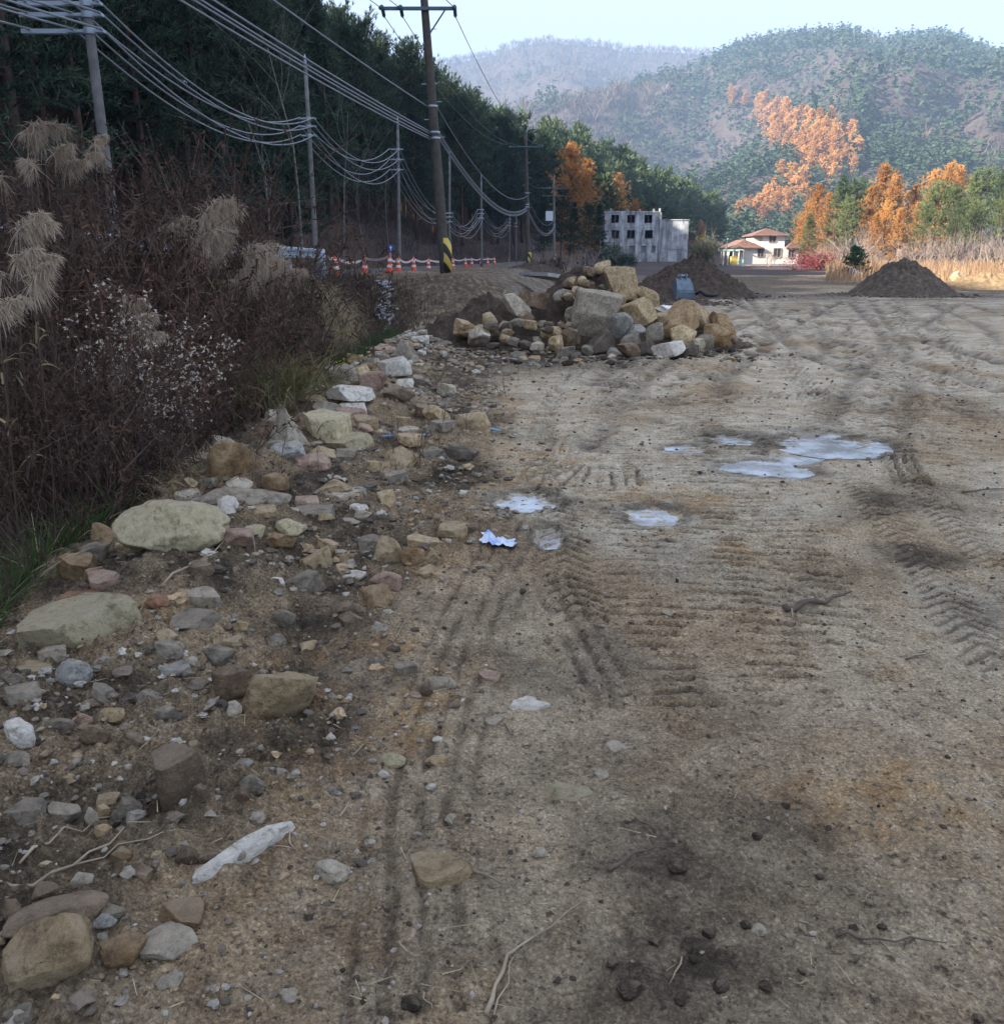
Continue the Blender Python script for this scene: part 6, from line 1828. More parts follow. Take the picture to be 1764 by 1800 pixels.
def dry_shrub(seed, ht):
    r = np.random.default_rng(seed)
    n = 120
    P = np.stack([r.normal(0, 0.18, n), r.normal(0, 0.18, n), np.zeros(n)], 1)
    D = np.stack([r.normal(0, 0.33, n), r.normal(0, 0.33, n), np.ones(n)], 1); D /= np.linalg.norm(D, axis=1, keepdims=True)
    L = ht * r.uniform(0.55, 1.05, n); cur = r.normal(0, 0.12, (n, 3)); cur[:, 2] = -0.05
    st = MB(); V, Q = blades(P, D, L, 0.011, 0.05, 4, 0.3, cur); st.add(V, Q)
    def along(i, f): return P[i] + D[i] * (L[i] * f)[:, None] + cur[i] * (L[i] * f ** 2)[:, None]
    m = 1900
    i = r.integers(0, n, m); f = r.uniform(0.25, 1.0, m) ** 0.75
    B = along(i, f); TD = D[i] * 0.7 + r.normal(0, 0.55, (m, 3)) + [0, 0, 0.25]
    TL = 0.32 * r.uniform(0.4, 1.2, m)
    V, Q = blades(B, TD, TL, 0.007, 0.05, 1, 0.4); st.add(V, Q)
    TDn = TD / np.linalg.norm(TD, axis=1, keepdims=True)
    k = 10500
    j = r.integers(0, m, k); LP = B[j] + TDn[j] * (TL[j] * r.uniform(0.2, 1.05, k))[:, None]
    V, Q = blades(LP, r.normal(0, 1, (k, 3)) + [0, 0, -0.2], 0.034 * r.uniform(0.4, 1.5, k), 0.0115, 0.3, 1, 0.4)
    return st.mesh('dry_shrub_stems', M_STEM), build_mesh('dry_shrub_leaves', V, Q, None, M_DRY)


SHR = [dry_shrub(s, 2.2) for s in (1, 2, 3)]
SPOT = [(60, 365, 8.6), (150, 305, 10.2), (235, 292, 11.0), (310, 325, 11.2), (385, 445, 12.6), (110, 430, 7.8), (215, 400, 9.2), (330, 440, 11.0), (20, 470, 7.2), (170, 520, 7.4), (290, 520, 8.6), (395, 620, 10.0),
        (500, 640, 13.0), (655, 565, 21.5), (60, 600, 6.4), (-40, 400, 8.0), (-60, 560, 6.6), (35, 560, 5.7), (95, 650, 5.75), (-20, 660, 5.3)]
SNAME = ['tall brown dry shrub below the highest reed plumes', 'brown dry shrub hiding the foot of the first telecom pole', 'tallest brown dry shrub right of the first telecom pole', 'rounded brown dry shrub left of the guardrail plumes',
         'low brown dry shrub just below the guardrail', 'brown dry shrub between the near plumes and the white seeded weed', 'brown dry shrub directly behind the white seeded weed', 'brown dry shrub left of the olive grass tussock',
         'dark dry shrub behind the lowest near reed plumes', 'brown dry shrub at the top of the white seeded weed', 'brown dry shrub right of the white seeded weed', 'low dry shrub in front of the olive grass tussock',
         'thin low dry shrub beside the green ditch grass', 'small dry shrub beside the pale chips in the gully', 'low dark shrub over the matted purple grass', 'dry shrub at the very edge of the highest reed plumes',
         'dry shrub at the very edge of the lowest reed plumes', 'near dry shrub at the foot of the drooping plumes', 'near dry shrub over the flattened straw tuft', 'nearest dry shrub at the start of the ditch'] + ['dry brown shrub in the ditch tangle'] * 6
for k, (px, top, d) in enumerate(SPOT):
    p = at_depth(px, 460, d)
    zt = at_depth(px, top, d)[2]; z = HG(p[0], d)
    s = max((zt - z) / 1.95, 0.3)
    e = empty('dry_shrub', (p[0], d, z - 0.05), k * 1.9, (max(s, 0.55), max(s, 0.55), s))
    a, b2 = SHR[k % 3]
    obj('stems', a, e); obj('dry_leaves', b2, e)
    put(e, SNAME[k], 'shrub')


def reed(px, py, d, side, size, label, dx=0.0, nleaf=5):
    tip = at_depth(px, py, d)
    bx, by = tip[0] + dx + r6.normal(0, 0.08), d + r6.normal(0, 0.1)
    z = HG(bx, by)
    h = tip[2] - z
    e = empty('reed', (bx, by, z))
    t = np.linspace(0, 1, 7)[:, None]
    S = np.array([0, 0, 0]) * (1 - t) + (tip - [bx, by, z]) * t + np.array([0.0, 0, 0]) * t
    S[:, 0] -= 0.12 * dx * np.sin(t[:, 0] * math.pi)
    obj('stem', MB().tube(S, np.linspace(0.007, 0.004, 7), 5).mesh('reed_stem', M_STEM, True), e)
    n = 340
    size = size * 0.75
    q = r6.uniform(0, 1, n)
    rl2 = 0.62 * size
    ang = r6.uniform(-0.45, 0.4)
    R0 = S[-1] + np.array([side * rl2 * (0.42 - 0.4 * ang), r6.normal(0, 0.2) * rl2, rl2 * (0.72 + 0.6 * ang)]) * q[:, None] + np.array([side * 0.3, 0, -0.42]) * (q ** 2 * rl2)[:, None]
    D = np.stack([side * r6.uniform(-0.2, 0.7, n), r6.normal(0, 0.3, n), r6.uniform(-0.55, 0.35, n)], 1)
    L = size * (0.34 - 0.2 * q) * r6.uniform(0.6, 1.2, n)
    V, Q = blades(R0, D, L, 0.006, 0.5, 3, 0.3)
    obj('plume', build_mesh('reed_plume', V, Q, None, M_PLUME), e)
    f = r6.uniform(0.25, 0.85, nleaf)
    LP = S[0] + (S[-1] - S[0]) * f[:, None]
    LD = np.stack([r6.normal(0, 0.7, nleaf), r6.normal(0, 0.5, nleaf), np.full(nleaf, 0.8)], 1)
    for a in range(nleaf):
        V, Q = blades(LP[a:a + 1], LD[a:a + 1], r6.uniform(0.5, 0.9) * size, 0.015, r6.uniform(0.5, 1.0), 5, 0.05)
        obj('leaf', build_mesh('reed_leaf', V, Q, None, M_REED), e)
    put(e, label, 'reed', label)


RL = ['beige reed plume rising above the brown bushes', 'beige reed plume drooping at the near end of the ditch', 'beige reed plume leaning out in front of the guardrail', 'beige reed plume behind the white seeded weed']
for px, py, d, side, size, k in [(45, 262, 8.6, 1, 1.15, 0), (75, 285, 8.7, 1, 1.0, 0), (60, 330, 8.6, 1, 0.9, 0), (95, 310, 8.9, 1, 0.9, 0), (165, 290, 9.6, 1, 0.85, 0), (150, 312, 9.6, 1, 0.8, 0), (185, 315, 9.8, -1, 0.7, 0), (118, 325, 9.0, 1, 0.8, 0), (5, 350, 7.6, 1, 0.8, 0),
                                 (30, 420, 6.5, 1, 1.15, 1), (45, 412, 6.6, 1, 0.9, 1), (25, 480, 6.3, 1, 1.1, 1), (60, 475, 6.4, 1, 0.8, 1), (5, 505, 6.0, 1, 0.9, 1), (55, 520, 6.1, 1, 1.0, 1), (-5, 560, 5.7, 1, 0.9, 1),
                                 (350, 385, 10.6, 1, 1.15, 2), (368, 378, 10.7, 1, 1.0, 2), (342, 420, 10.4, 1, 1.1, 2), (375, 420, 10.5, 1, 0.9, 2), (395, 450, 11.2, 1, 1.3, 2), (425, 440, 11.4, 1, 1.2, 2), (440, 470, 11.6, 1, 1.2, 2), (470, 478, 12.0, 1, 1.1, 2), (415, 480, 11.2, 1, 1.2, 2),
                                 (450, 500, 11.8, 1, 1.1, 2), (490, 480, 12.2, 1, 0.9, 2), (300, 385, 11.2, 1, 0.9, 2), (280, 405, 11.0, 1, 0.8, 2), (212, 548, 7.6, 1, 0.75, 3), (235, 585, 7.2, 1, 0.95, 3), (250, 610, 7.1, 1, 0.7, 3), (505, 580, 13.0, 1, 0.9, 3), (520, 600, 13.2, 1, 0.8, 3)]:
    d = d - 1.6 if k == 2 else d - 0.9
    py = py - (34 if k == 0 else -6 if k == 2 else 14)
    size = size * (0.85 if k == 2 else 0.58) * r6.uniform(0.75, 1.2)
    reed(px, py, d, side if r6.random() < 0.82 else -side, size, RL[k], dx=-0.12 * side)


def tussock(name, px, py, d, n, L, bend, mat, label, spread=0.22, W=0.014, lean=(0, 0), cat='grass', segs=6):
    p = at_depth(px, py, d); z = HG(p[0], d)
    zz = max(z, p[2] - L * 0.35)
    P = np.stack([p[0] + r6.normal(0, spread, n), d + r6.normal(0, spread, n), np.full(n, 0.0)], 1)
    P[:, 2] = HGv(P[:, 0], P[:, 1]) + (0 if zz == z else r6.uniform(0, 1, n) * (zz - z))
    D = np.stack([r6.normal(lean[0], 0.38, n), r6.normal(lean[1], 0.38, n), np.ones(n)], 1)
    V, Q = blades(P, D, L * r6.uniform(0.5, 1.1, n), W * r6.uniform(0.6, 1.2, n), bend * r6.uniform(0.5, 1.3, n), segs, 0.08)
    return put(obj(name, build_mesh(name, V, Q, None, mat)), label, cat)


tussock('grass_tussock', 440, 640, 8.9, 900, 1.25, 0.85, M_TUSS, 'big arching olive grass tussock below the reed plumes', 0.26, 0.018, (0.15, -0.1))
tussock('grass_tussock', 480, 610, 9.6, 500, 1.1, 0.9, M_TUSS, 'smaller olive grass tussock behind the big arching one', 0.2, 0.018, (0.3, 0))
tussock('grass_tussock', 588, 530, 24.0, 1300, 1.7, 1.1, M_STRAW, 'pale straw grass tussock spilling down the road bank', 0.26, 0.016, (0.25, -0.3))
tussock('grass_tussock', 612, 565, 22.5, 900, 1.4, 1.1, M_STRAW, 'lower straw grass tuft on the road bank', 0.22, 0.015, (0.45, -0.3))
tussock('grass_tussock', 150, 745, 6.4, 350, 0.6, 1.2, M_STRAW, 'flattened straw tuft left of the white seeded weed', 0.22, 0.012, (0.7, -0.2))
tussock('grass_tussock', 330, 870, 6.1, 260, 0.5, 0.9, M_STRAW, 'straggling straw tuft beside the long smooth grey boulder', 0.16, 0.010, (0.2, -0.2))
tussock('grass_tussock', 285, 900, 5.9, 220, 0.55, 1.0, M_STRAW, 'straggling straw tuft above the cream boulder', 0.16, 0.009, (-0.5, -0.3))
tussock('grass_tussock', 60, 760, 5.9, 1500, 0.75, 1.0, M_PURPLE, 'matted purple brown dead grass at the near end of the ditch', 0.42, 0.007, (0.5, -0.3))
tussock('grass_tussock', 130, 830, 5.9, 1200, 0.7, 1.1, M_PURPLE, 'matted purple brown dead grass under the white seeded weed', 0.4, 0.007, (0.4, -0.4))
tussock('grass_tussock', 20, 700, 6.3, 900, 0.8, 0.9, M_PURPLE, 'dark dead grass clump below the near reed plumes', 0.35, 0.007, (0.3, -0.2))


def seeded_weed():
    p = at_depth(250, 868, 6.3); x, y = p[0], 6.3; z = HG(x, y)
    e = empty('seeded_weed', (x, y, z))
    tips = [(110, 560), (150, 520), (165, 480), (200, 500), (225, 520), (240, 560), (262, 520), (275, 590), (300, 600), (330, 590), (355, 560), (370, 600), (405, 590), (400, 640), (385, 690), (340, 650), (300, 680), (190, 600), (160, 640), (140, 610), (215, 640), (250, 640), (180, 560), (420, 600), (270, 640), (345, 700), (120, 650), (205, 560), (310, 560), (230, 590)]
    HP = []
    st = MB()
    for (tx, ty) in tips:
        t = at_depth(tx, ty, 6.3 + r6.normal(0, 0.22)) - [x, y, z]
        q = np.linspace(0, 1, 8)[:, None]
        b0 = np.array([r6.normal(0, 0.07), r6.normal(0, 0.07), 0.0])
        mid = np.array([t[0] * 0.25, t[1] * 0.4, t[2] * 0.45])
        C = b0 * (1 - q) ** 2 + 2 * mid * q * (1 - q) + t * q ** 2
        st.tube(C, np.linspace(0.006, 0.002, 8), 4, caps=False)
        for _ in range(46):
            f = 0.3 + 0.7 * r6.random() ** 0.8; i = min(int(f * 7), 6); c = C[i] * (1 - (f * 7 - i)) + C[i + 1] * (f * 7 - i)
            tw = r6.normal(0, 1, 3) * [0.05, 0.05, 0.025] + [0, 0, 0.02]
            st.tube([c, c + tw], 0.002, 3, caps=False)
            HP.append(c + tw)
    obj('stems', st.mesh('weed_stems', simple('rusty_stems', (0.17, 0.10, 0.065), 0.9, 0.3)), e)
    HP = np.array(HP); P = np.repeat(HP, 6, 0)
    V, Q = blades(P, r6.normal(0, 1, P.shape) + [0, 0, 0.3], 0.0135 * r6.uniform(0.7, 1.3, len(P)), 0.008, 0.2, 1, 0.5)
    sh = obj('seed_heads', build_mesh('seed_heads', V, Q, None, M_SEED), e); sh['kind'] = 'stuff'
    put(e, 'tall dead weed with many small whitish seed heads above the cream boulder', 'weed')


seeded_weed()


def scatter_blades(name, n, xy, L, W, bend, mat, label, tilt=0.4, segs=3):
    x, y = xy(n); z = HGv(x, y)
    P = np.stack([x, y, z - 0.01], 1)
    D = np.stack([r6.normal(0, tilt, len(x)), r6.normal(0, tilt, len(x)), np.ones(len(x))], 1)
    V, Q = blades(P, D, L * r6.uniform(0.4, 1.2, len(x)), W, bend * r6.uniform(0.3, 1.3, len(x)), segs, 0.1)
    return put(obj(name, build_mesh(name, V, Q, None, mat)), label, kind='stuff')


def in_ditch(n, y0=3.2, y1=26, a=0.05, b=0.0):
    y = np.exp(r6.uniform(math.log(y0), math.log(y1), n)); f = r6.uniform(0, 1, n)
    lo = road_edge(y) + b; hi = ditch_edge(y) - a
    return lo + (hi - lo) * f, y


scatter_blades('dead_weeds', 19000, lambda n: in_ditch(n), 0.75, 0.006, 0.35, M_DEAD, 'dark dead weeds filling the ditch', 0.35, 2)
scatter_blades('dead_weeds', 4500, lambda n: in_ditch(n, 9, 26), 0.65, 0.009, 0.3, M_DEAD, 'taller dead weeds along the far ditch', 0.25)
def near_grass(n):
    y = r6.uniform(3.0, 5.6, n); x = ditch_edge(y) - 0.12 - np.abs(r6.normal(0, 0.55, n))
    return x, y
def far_grass(n):
    y = r6.uniform(8.0, 18.5, n); x = ditch_edge(y) - 0.1 - np.abs(r6.normal(0, 0.6, n))
    return x, y
scatter_blades('ditch_grass', 7500, near_grass, 0.42, 0.008, 0.6, M_GRASS, 'dark green grass in the near ditch', 0.5, 4)
scatter_blades('ditch_grass', 7500, far_grass, 0.55, 0.013, 0.5, M_GRASS, 'green grass along the far ditch edge', 0.45)
scatter_blades('straw_wisps', 900, near_grass, 0.55, 0.006, 0.7, M_STRAW, 'dry straw wisps among the near ditch grass', 0.7, 4)
def bank_xy(n):
    return r6.uniform(-3.6, 1.5, n), r6.uniform(20.0, 25.5, n)
scatter_blades('bank_stalks', 260, bank_xy, 0.6, 0.014, 0.1, M_DEAD, 'thin dead stalks on the dark soil bank', 0.15)
# weedy mats on the road bank beside the soil bank
scatter_blades('dead_weeds', 5000, lambda n: (r6.normal(-4.0, 0.7, n), r6.uniform(20, 27, n)), 0.55, 0.016, 0.4, M_DEAD, 'dark dead weeds below the concrete shoulder slabs', 0.5)
# pale chips running down the gully
gravel('gravel', 420, 21, lambda r, n: ((lambda q: (-3.55 + 0.9 * q + r.normal(0, 0.10 + 0.15 * q, n), 27.0 - 6.0 * q))(r.uniform(0, 1, n))), lambda r, n, x, y: 0.04 * np.exp(r.normal(0, 0.45, n)), [(0.42, 0.43, 0.45), (0.55, 0.56, 0.58), (0.3, 0.3, 0.3)], 'pale stone chips running down the gully in the soil bank')
gravel('gravel', 700, 22, lambda r, n: (r.normal(-1.5, 0.9, n), r.normal(19.0, 0.9, n)), lambda r, n, x, y: 0.045 * np.exp(r.normal(0, 0.45, n)), [(0.36, 0.35, 0.32), (0.5, 0.48, 0.44), (0.22, 0.19, 0.15)], 'pale broken stone at the foot of the soil bank')

# ---- dead stalks standing in the stone bank
WEED = [bare_tree('weed_wood', 81 + i, 0.55, 2, 1, M_TWIGDARK, 0.4, 3, 0.0045, 0.5) for i in range(3)]
for k, (px, py, s) in enumerate([(655, 830, 1.1), (690, 815, 0.9), (722, 825, 1.5), (735, 815, 1.2), (700, 800, 1.0), (806, 790, 1.5), (668, 850, 0.8), (745, 830, 0.9), (480, 900, 1.3), (860, 640, 1.4), (560, 880, 0.8), (375, 985, 0.5), (455, 1050, 0.5), (890, 700, 1.2), (925, 660, 1.2)]):
    g = G(px, py)
    e = empty('dead_stalk', (g[0], g[1], HG(g[0], g[1])), k * 2.1, s)
    obj('stem', WEED[k % 3], e)
    put(e, 'thin dead weed stalk standing among the bank stones', 'weed', 'dead stalks in the stone bank')

# ---- sticks and stalks lying on the ground
STICK = [([(44, 1572), (150, 1500), (255, 1416)], 0.006, 1, 'long pale stalk across the near rubble pointing at the upright slab'), ([(0, 1642), (133, 1568), (272, 1497)], 0.008, 1, 'pale forked stalk lying over the purplish rock'), ([(133, 1568), (240, 1535), (347, 1504)], 0.004, 1, 'thin side branch of the pale forked stalk'),
         ([(853, 1800), (890, 1698), (907, 1684), (1029, 1592)], 0.007, 1, 'long bent pale stick on the near dirt'), ([(868, 1800), (905, 1690)], 0.004, 1, 'split straw beside the long bent pale stick'), ([(1069, 1535), (1110, 1512), (1155, 1487)], 0.008, 0, 'straight dark stick on the near dirt'), ([(822, 1538), (860, 1552), (893, 1562)], 0.006, 1, 'short pale stick at the end of the long tan stone'),
         ([(1470, 1644), (1540, 1642), (1665, 1651)], 0.0055, 0, 'long thin dark stick lying across the dirt'), ([(1547, 1644), (1581, 1669)], 0.004, 1, 'short straw touching the long thin dark stick'), ([(1418, 1555), (1448, 1572)], 0.0035, 1, None), ([(1512, 1582), (1533, 1564)], 0.003, 1, None), ([(1400, 1618), (1430, 1622)], 0.003, 1, None),
         ([(1502, 1688), (1525, 1666)], 0.004, 0, None), ([(1397, 1722), (1432, 1733)], 0.004, 1, None), ([(1198, 1682), (1175, 1735)], 0.0035, 1, None), ([(1378, 1079), (1430, 1068), (1495, 1050)], 0.022, 0, 'dark strip of bark on the wheel tracked dirt'), ([(1390, 1080), (1400, 1105), (1385, 1118)], 0.006, 1, 'pale twig curling from the strip of bark'),
         ([(1540, 912), (1620, 901)], 0.006, 0, None), ([(1592, 1158), (1634, 1147)], 0.006, 0, None), ([(292, 1100), (380, 1042), (463, 983)], 0.008, 1, 'pale dead branch lying below the cream boulder'), ([(445, 985), (456, 1033), (466, 1067)], 0.004, 1, 'drooping side twig of the pale dead branch'), ([(0, 1118), (120, 1092), (238, 1073), (340, 1063)], 0.005, 0, 'long dark stalk lying across the cream slab'),
         ([(0, 1090), (50, 1120), (102, 1155)], 0.005, 1, 'pale stalk crossing the end of the cream slab'), ([(690, 1140), (718, 1098)], 0.004, 1, None), ([(740, 1118), (790, 1120)], 0.003, 1, None), ([(890, 1125), (902, 1142)], 0.004, 1, None), ([(860, 1088), (880, 1087)], 0.005, 1, None), ([(620, 1345), (650, 1298)], 0.004, 1, None), ([(598, 1450), (625, 1415)], 0.005, 1, None),
         ([(1115, 1440), (1150, 1460)], 0.005, 0, None), ([(888, 1268), (908, 1302)], 0.005, 1, None), ([(790, 1222), (850, 1222)], 0.004, 1, None), ([(745, 1760), (760, 1795)], 0.004, 1, None), ([(700, 1670), (728, 1700)], 0.004, 1, None), ([(1690, 870), (1764, 862)], 0.01, 0, None), ([(505, 1490), (520, 1520), (470, 1530)], 0.004, 1, 'bent straw over the end of the long white streaked rock')]
for pts, rad, pale, lab in STICK:
    Pw = []
    for (a, b2), (c, d2) in zip(pts[:-1], pts[1:]):
        for f in np.linspace(0, 1, 5)[:-1]:
            g = G(a + (c - a) * f, b2 + (d2 - b2) * f); Pw.append([g[0], g[1], HG(g[0], g[1]) + rad * 1.1 + abs(r6.normal(0, 0.003))])
    g = G(*pts[-1]); Pw.append([g[0], g[1], HG(g[0], g[1]) + rad * 1.1])
    Pw = np.array(Pw); Pw[1:-1, :2] += r6.normal(0, 0.003, (len(Pw) - 2, 2))
    lb = lab or ('short pale straw lying loose on the dirt' if pale else 'short dark twig lying loose on the dirt')
    put(obj('stick', MB().tube(Pw, np.linspace(rad, rad * 0.3, len(Pw)) * r6.uniform(0.6, 1.0, len(Pw)), 6).mesh('stick', M_TWIGPALE if pale else M_TWIGDARK, True)), lb, 'stick', None if lab else lb)
def straw_xy(n):
    y = np.exp(r6.uniform(math.log(1.35), math.log(12), n)); return r6.uniform(-0.62, 0.62, n) * (y + 0.6), y
x, y = straw_xy(420); k = x > ditch_edge(y); x, y = x[k], y[k]
P = np.stack([x, y, HGv(x, y) + 0.006], 1); D = np.stack([r6.normal(0, 1, len(x)), r6.normal(0, 1, len(x)), r6.normal(0, 0.05, len(x))], 1)
V, Q = blades(P, D, 0.05 * np.exp(r6.normal(0, 0.5, len(x))), 0.003, 0.0, 2, 0.5)
put(obj('straw_litter', build_mesh('straw_litter', V, Q, None, M_STRAW)), 'short bits of straw strewn over the dirt', kind='stuff')

# ---- litter
def sheet():
    g = G(876, 962); w = 68 * (g[1] / math.cos(PITCH) * 1.0) / FPX
    n = 22; u = np.linspace(-0.5, 0.5, n)
    U, Vv = np.meshgrid(u, u)
    out = 1 - 0.22 * np.abs(np.sin(np.arctan2(Vv, U) * 2.5 + 0.7))
    X = U * w * 1.02 * out; Y = Vv * w * 0.75 * out
    Z = 0.02 + 0.035 * np.abs(fbm(U * 4, Vv * 4, 151, 3)) * 2 * (1 - 1.2 * np.maximum(np.abs(U), np.abs(Vv))) + 0.03 * np.exp(-((U + 0.3) / 0.1) ** 2) * 0.6
    for a in range(n):
        for b2 in range(n): Z[a, b2] += max(HG(g[0] + X[a, b2], g[1] + Y[a, b2]), -0.02)
    i = np.arange(n - 1)[:, None] * n; j = np.arange(n - 1)[None]
    Q = np.stack([i + j, i + j + 1, i + j + n + 1, i + j + n], -1).reshape(-1, 4)
    V = np.stack([X + g[0], Y + g[1], Z], -1).reshape(-1, 3)
    V = np.vstack([V, V - [0, 0, 0.0015]]); Q = np.vstack([Q, Q[:, ::-1] + n * n])
    k = Nodes('plastic'); c = k.ramp(k.noise(9, 4, 0.6), [(0.4, (0.30, 0.42, 0.72)), (0.52, (0.68, 0.74, 0.85))]); k.color(c, 0.35)
    put(obj('plastic_sheet', build_mesh('plastic_sheet', V, Q, None, k.m, True)), 'crumpled blue white plastic sheet lying on the dirt', 'litter')


sheet()
M_PIPE = simple('blue_pipe', (0.25, 0.42, 0.62), 0.45, 0.15)
for (a, c, lab) in [((672, 791), (748, 789), 'pale blue plastic pipe lying in the stone bank'), ((833, 784), (878, 777), 'short blue plastic pipe at the edge of the tracked dirt')]:
    p, q = G(*a), G(*c)
    p[2] = HG(p[0], p[1]) + 0.05; q[2] = HG(q[0], q[1]) + 0.05
    put(obj('plastic_pipe', MB().tube([p, (p + q) / 2, q], 0.011, 10).mesh('plastic_pipe', M_PIPE, True)), lab, 'pipe')
g = G(425, 950)
V, F = rock_shape(900, 'angular', 3)
put(obj('wrapper', build_mesh('wrapper', V * [1, 0.7, 0.7], None, F, simple('teal_foil', (0.03, 0.30, 0.36), 0.35, 0.4, 9.0), False), None, (g[0], g[1], HG(g[0], g[1]) + 0.02), (0.3, 0.2, 0.5), 0.09), 'crumpled teal wrapper beside the cream boulder', 'litter')
g = G(600, 692); n = 60
P = np.stack([g[0] + r6.normal(0, 0.10, n), g[1] + r6.normal(0, 0.1, n), HG(g[0], g[1]) + 0.16 + r6.uniform(-0.1, 0.1, n)], 1)
e = empty('yellow_flowers', tuple(g))
V, Q = blades(P - g, r6.normal(0, 1, (n, 3)) + [0, 0, 0.5], 0.028, 0.018, 0.1, 1, 0.7)
obj('blossoms', build_mesh('blossoms', V, Q, None, leafy('yellow_petals', (0.4, 0.34, 0.05), (0.6, 0.5, 0.1), 0.3)), e)
V, Q = blades(np.stack([P[:40, 0] - g[0], P[:40, 1] - g[1], np.zeros(40)], 1), r6.normal(0, 0.2, (40, 3)) + [0, 0, 1], 0.2, 0.006, 0.1, 2, 0.3)
obj('stems', build_mesh('flower_stems', V, Q, None, M_GRASS), e)
put(e, 'small yellow flowers at the grassy ditch edge', 'flowers')
p = at_depth(1188, 543, 18.0)
b = MB().box((-0.26, -0.2, -0.03), (0.26, 0.2, 0.03))
put(obj('foam_board', b.mesh('foam_board', M_WHITE), None, tuple(p), (0.12, 0.06, 0.1)), 'white foam board lying behind the ochre block', 'board')

# ---------------------------------------------------------------- plants and odds beyond the field
def far_plant(name, px, top, d, meshes, hnat, label, cat, group=None, rz=0.0, wide=1.0, base=None):
    p = at_depth(px, 462, d); z = float(H(np.array([p[0]]), np.array([d]))[0]) if base is None else base
    s = (at_depth(px, top, d)[2] - z) / hnat
    e = empty(name, (p[0], d, z - 0.05), rz, (s * wide, s * wide, s))
    for nm, me in meshes: obj(nm, me, e)
    return put(e, label, cat, group)


for k, (px, top, d) in enumerate([(1490, 385, 100), (1505, 395, 104), (1470, 405, 98), (1525, 415, 101), (1555, 425, 99), (1585, 412, 99), (1612, 400, 97), (1640, 395, 96), (1665, 405, 95), (1690, 400, 95), (1712, 392, 94), (1738, 398, 92), (1762, 385, 92), (1622, 432, 86), (1690, 430, 85), (1750, 428, 84), (1575, 440, 92), (1540, 440, 93), (1450, 425, 103), (1785, 380, 90)]):
    far_plant('bare_shrub', px, top, d, [('branches', P_BUSH[k % 3])], 4.0, 'pale leafless shrub in the thicket behind the cone shaped mound', 'shrub', 'leafless shrubs behind the mound', k * 1.1, 1.25)
far_plant('bare_tree', 1356, 428, 121, [('branches', P_BUSH[2])], 4.2, 'small leafless tree standing in front of the white house', 'tree', None, 0.4, 1.5)
for k, (px, top, d) in enumerate([(955, 428, 74), (985, 432, 80), (1010, 428, 88), (1035, 425, 95), (1060, 440, 100), (1000, 445, 72), (1160, 440, 130), (1215, 435, 125), (1262, 440, 128), (945, 440, 66)]):
    far_plant('bare_shrub', px, top, d, [('branches', P_BUSH[k % 3])], 4.0, 'brown leafless shrub between the road bend and the ruined building', 'shrub', 'leafless shrubs by the road bend', k * 1.7, 1.5)
LB = leaf_ball('leaf_crown', 7, 1.5, 2.6, 2600, 0.16, M_SHRUB_LEAF)
LBD = leaf_ball('dark_leaf_crown', 8, 1.4, 2.2, 2600, 0.15, M_FIR)
far_plant('evergreen_tree', 1238, 402, 136, [('trunk', P_BUSH[1]), ('crown', LB)], 3.4, 'bushy yellow green tree between the ruined building and the white house', 'tree', None, 0, 1.1)
far_plant('evergreen_tree', 1075, 412, 118, [('trunk', P_BUSH[1]), ('crown', LBD)], 3.2, 'narrow dark evergreen in front of the ruined building', 'tree', None, 1, 0.8)
far_plant('evergreen_tree', 1100, 435, 116, [('trunk', P_BUSH[1]), ('crown', LBD)], 3.2, 'low dark evergreen beside the narrow one before the ruined building', 'tree', None, 2, 1.3)
RB = leaf_ball('red_leaf_crown', 9, 2.2, 1.9, 3200, 0.14, M_RED_LEAF)
far_plant('red_shrub', 1440, 434, 100, [('branches', P_BUSH[1]), ('crown', RB)], 2.9, 'broad crimson pink shrub right of the white house', 'shrub', None, 0, 2.0)
FIR = conifer('young_fir', 95, 3.0, 0.5, 1.25, 'cone', 60, 8, 10, 0.26, 0.06, M_FIR, M_BARK)
far_plant('fir_tree', 1505, 432, 74, [('trunk', FIR[0]), ('crown', FIR[1])], 3.0, 'small dark green fir standing behind the cone shaped mound', 'tree', None, 0, 1.0)
p = at_depth(1496, 470, 70); z0 = float(H(np.array([p[0]]), np.array([70.0]))[0])
for k in range(4):
    th = np.linspace(0, math.pi, 9)
    pts = np.stack([p[0] + k * 0.28 + 0.13 * np.cos(th), 70 + 0 * th + 0.1 * k, z0 + 0.95 * np.sin(th) ** 0.6 * (1 - 0.15 * k)], 1)
    put(obj('plastic_hoop', MB().tube(pts, 0.035, 6).mesh('plastic_hoop', M_WHITE, True)), 'white plastic hoop stuck in the ground by the small fir', 'hoop', 'white hoops by the small fir')
def reedfield(n):
    y = r6.uniform(60, 98, n); return r6.uniform(0.36, 0.66, n) * y, y
x, y = reedfield(9000); z = H(x, y)
V, Q = blades(np.stack([x, y, z], 1), np.stack([r6.normal(0, 0.18, len(x)), r6.normal(0, 0.18, len(x)), np.ones(len(x))], 1), r6.uniform(0.6, 1.7, len(x)) * sstep(60, 72, y), 0.05, 0.15, 2, 0.3)
put(obj('dry_grass_field', build_mesh('dry_grass_field', V, Q, None, leafy('tan_dry_grass', (0.28, 0.17, 0.10), (0.50, 0.36, 0.23), 0.3, 0.8, 0.3))), 'tan dry grass field behind the soil mounds', kind='stuff')
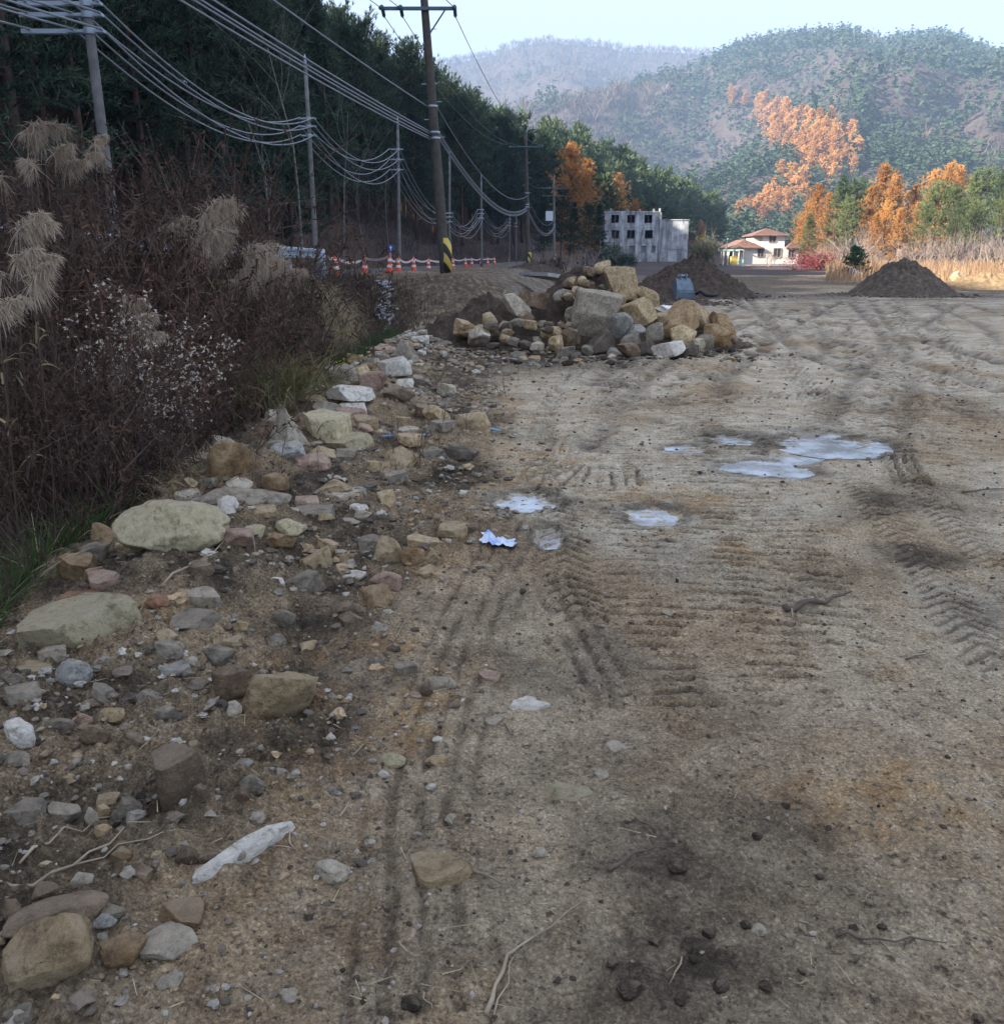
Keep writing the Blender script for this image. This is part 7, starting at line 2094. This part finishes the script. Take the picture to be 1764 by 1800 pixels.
p = at_depth(1688, 474, 60); z0 = float(H(np.array([p[0]]), np.array([60.0]))[0])
o = obj('boulder', rock_mesh('block', 2, 'tan'), None, (p[0], 60, z0 + 0.35), (0.1, 0.1, 0.4), (1.2, 0.9, 1.0)); put(o, 'lone tan boulder at the edge of the dry grass field', 'boulder')
# uprooted stump with a tangle of roots on the soil bank
p = at_depth(968, 480, 58); z0 = HG(p[0], 58)
e = empty('uprooted_stump', (p[0], 58, z0))
obj('root_tangle', bare_tree('root_tangle', 97, 1.5, 12, 2, M_TWIG_DARK, 0.9, 4, 0.07, 0.0, (3, 6)), e)
V, F = rock_shape(901, 'round', 3)
obj('root_ball', build_mesh('root_ball', V * [1.7, 1.2, 1.0] + [0, 0, 0.35], None, F, M_SOIL, True), e)
put(e, 'uprooted stump with tangled roots on the soil bank behind the stone heap', 'stump')
for k, (dx, h) in enumerate([(0, 1.0), (0.22, 0.85)]):
    q = at_depth(995, 475, 46)
    put(obj('wooden_stake', MB().box((-0.05, -0.03, -0.3), (0.05, 0.03, h)).mesh('wooden_stake', simple('stake_wood', (0.34, 0.29, 0.22), 0.85, 0.2)), None, (q[0] + dx, 46, HG(q[0] + dx, 46)), (0, 0.06 * (1 - 2 * k), 0)), 'pale wooden stake standing behind the stone heap', 'stake', 'wooden stakes behind the stone heap')

# ---------------------------------------------------------------- valley haze
def haze():
    m = bpy.data.materials.new('haze'); m.use_nodes = True
    n = m.node_tree.nodes; n.clear()
    o = n.new('ShaderNodeOutputMaterial'); v = n.new('ShaderNodeVolumePrincipled')
    v.inputs['Color'].default_value = (0.35, 0.52, 0.79, 1)
    v.inputs['Density'].default_value = HAZE_DENSITY
    v.inputs['Anisotropy'].default_value = 0.0
    m.node_tree.links.new(v.outputs['Volume'], o.inputs['Volume'])
    b = MB().box((-2500, -2500, -300), (2500, 2500, 440))
    put(obj('haze', b.mesh('haze', m)), 'pale blue autumn haze filling the valley', kind='stuff')


HAZE_DENSITY = 0.00043
haze()
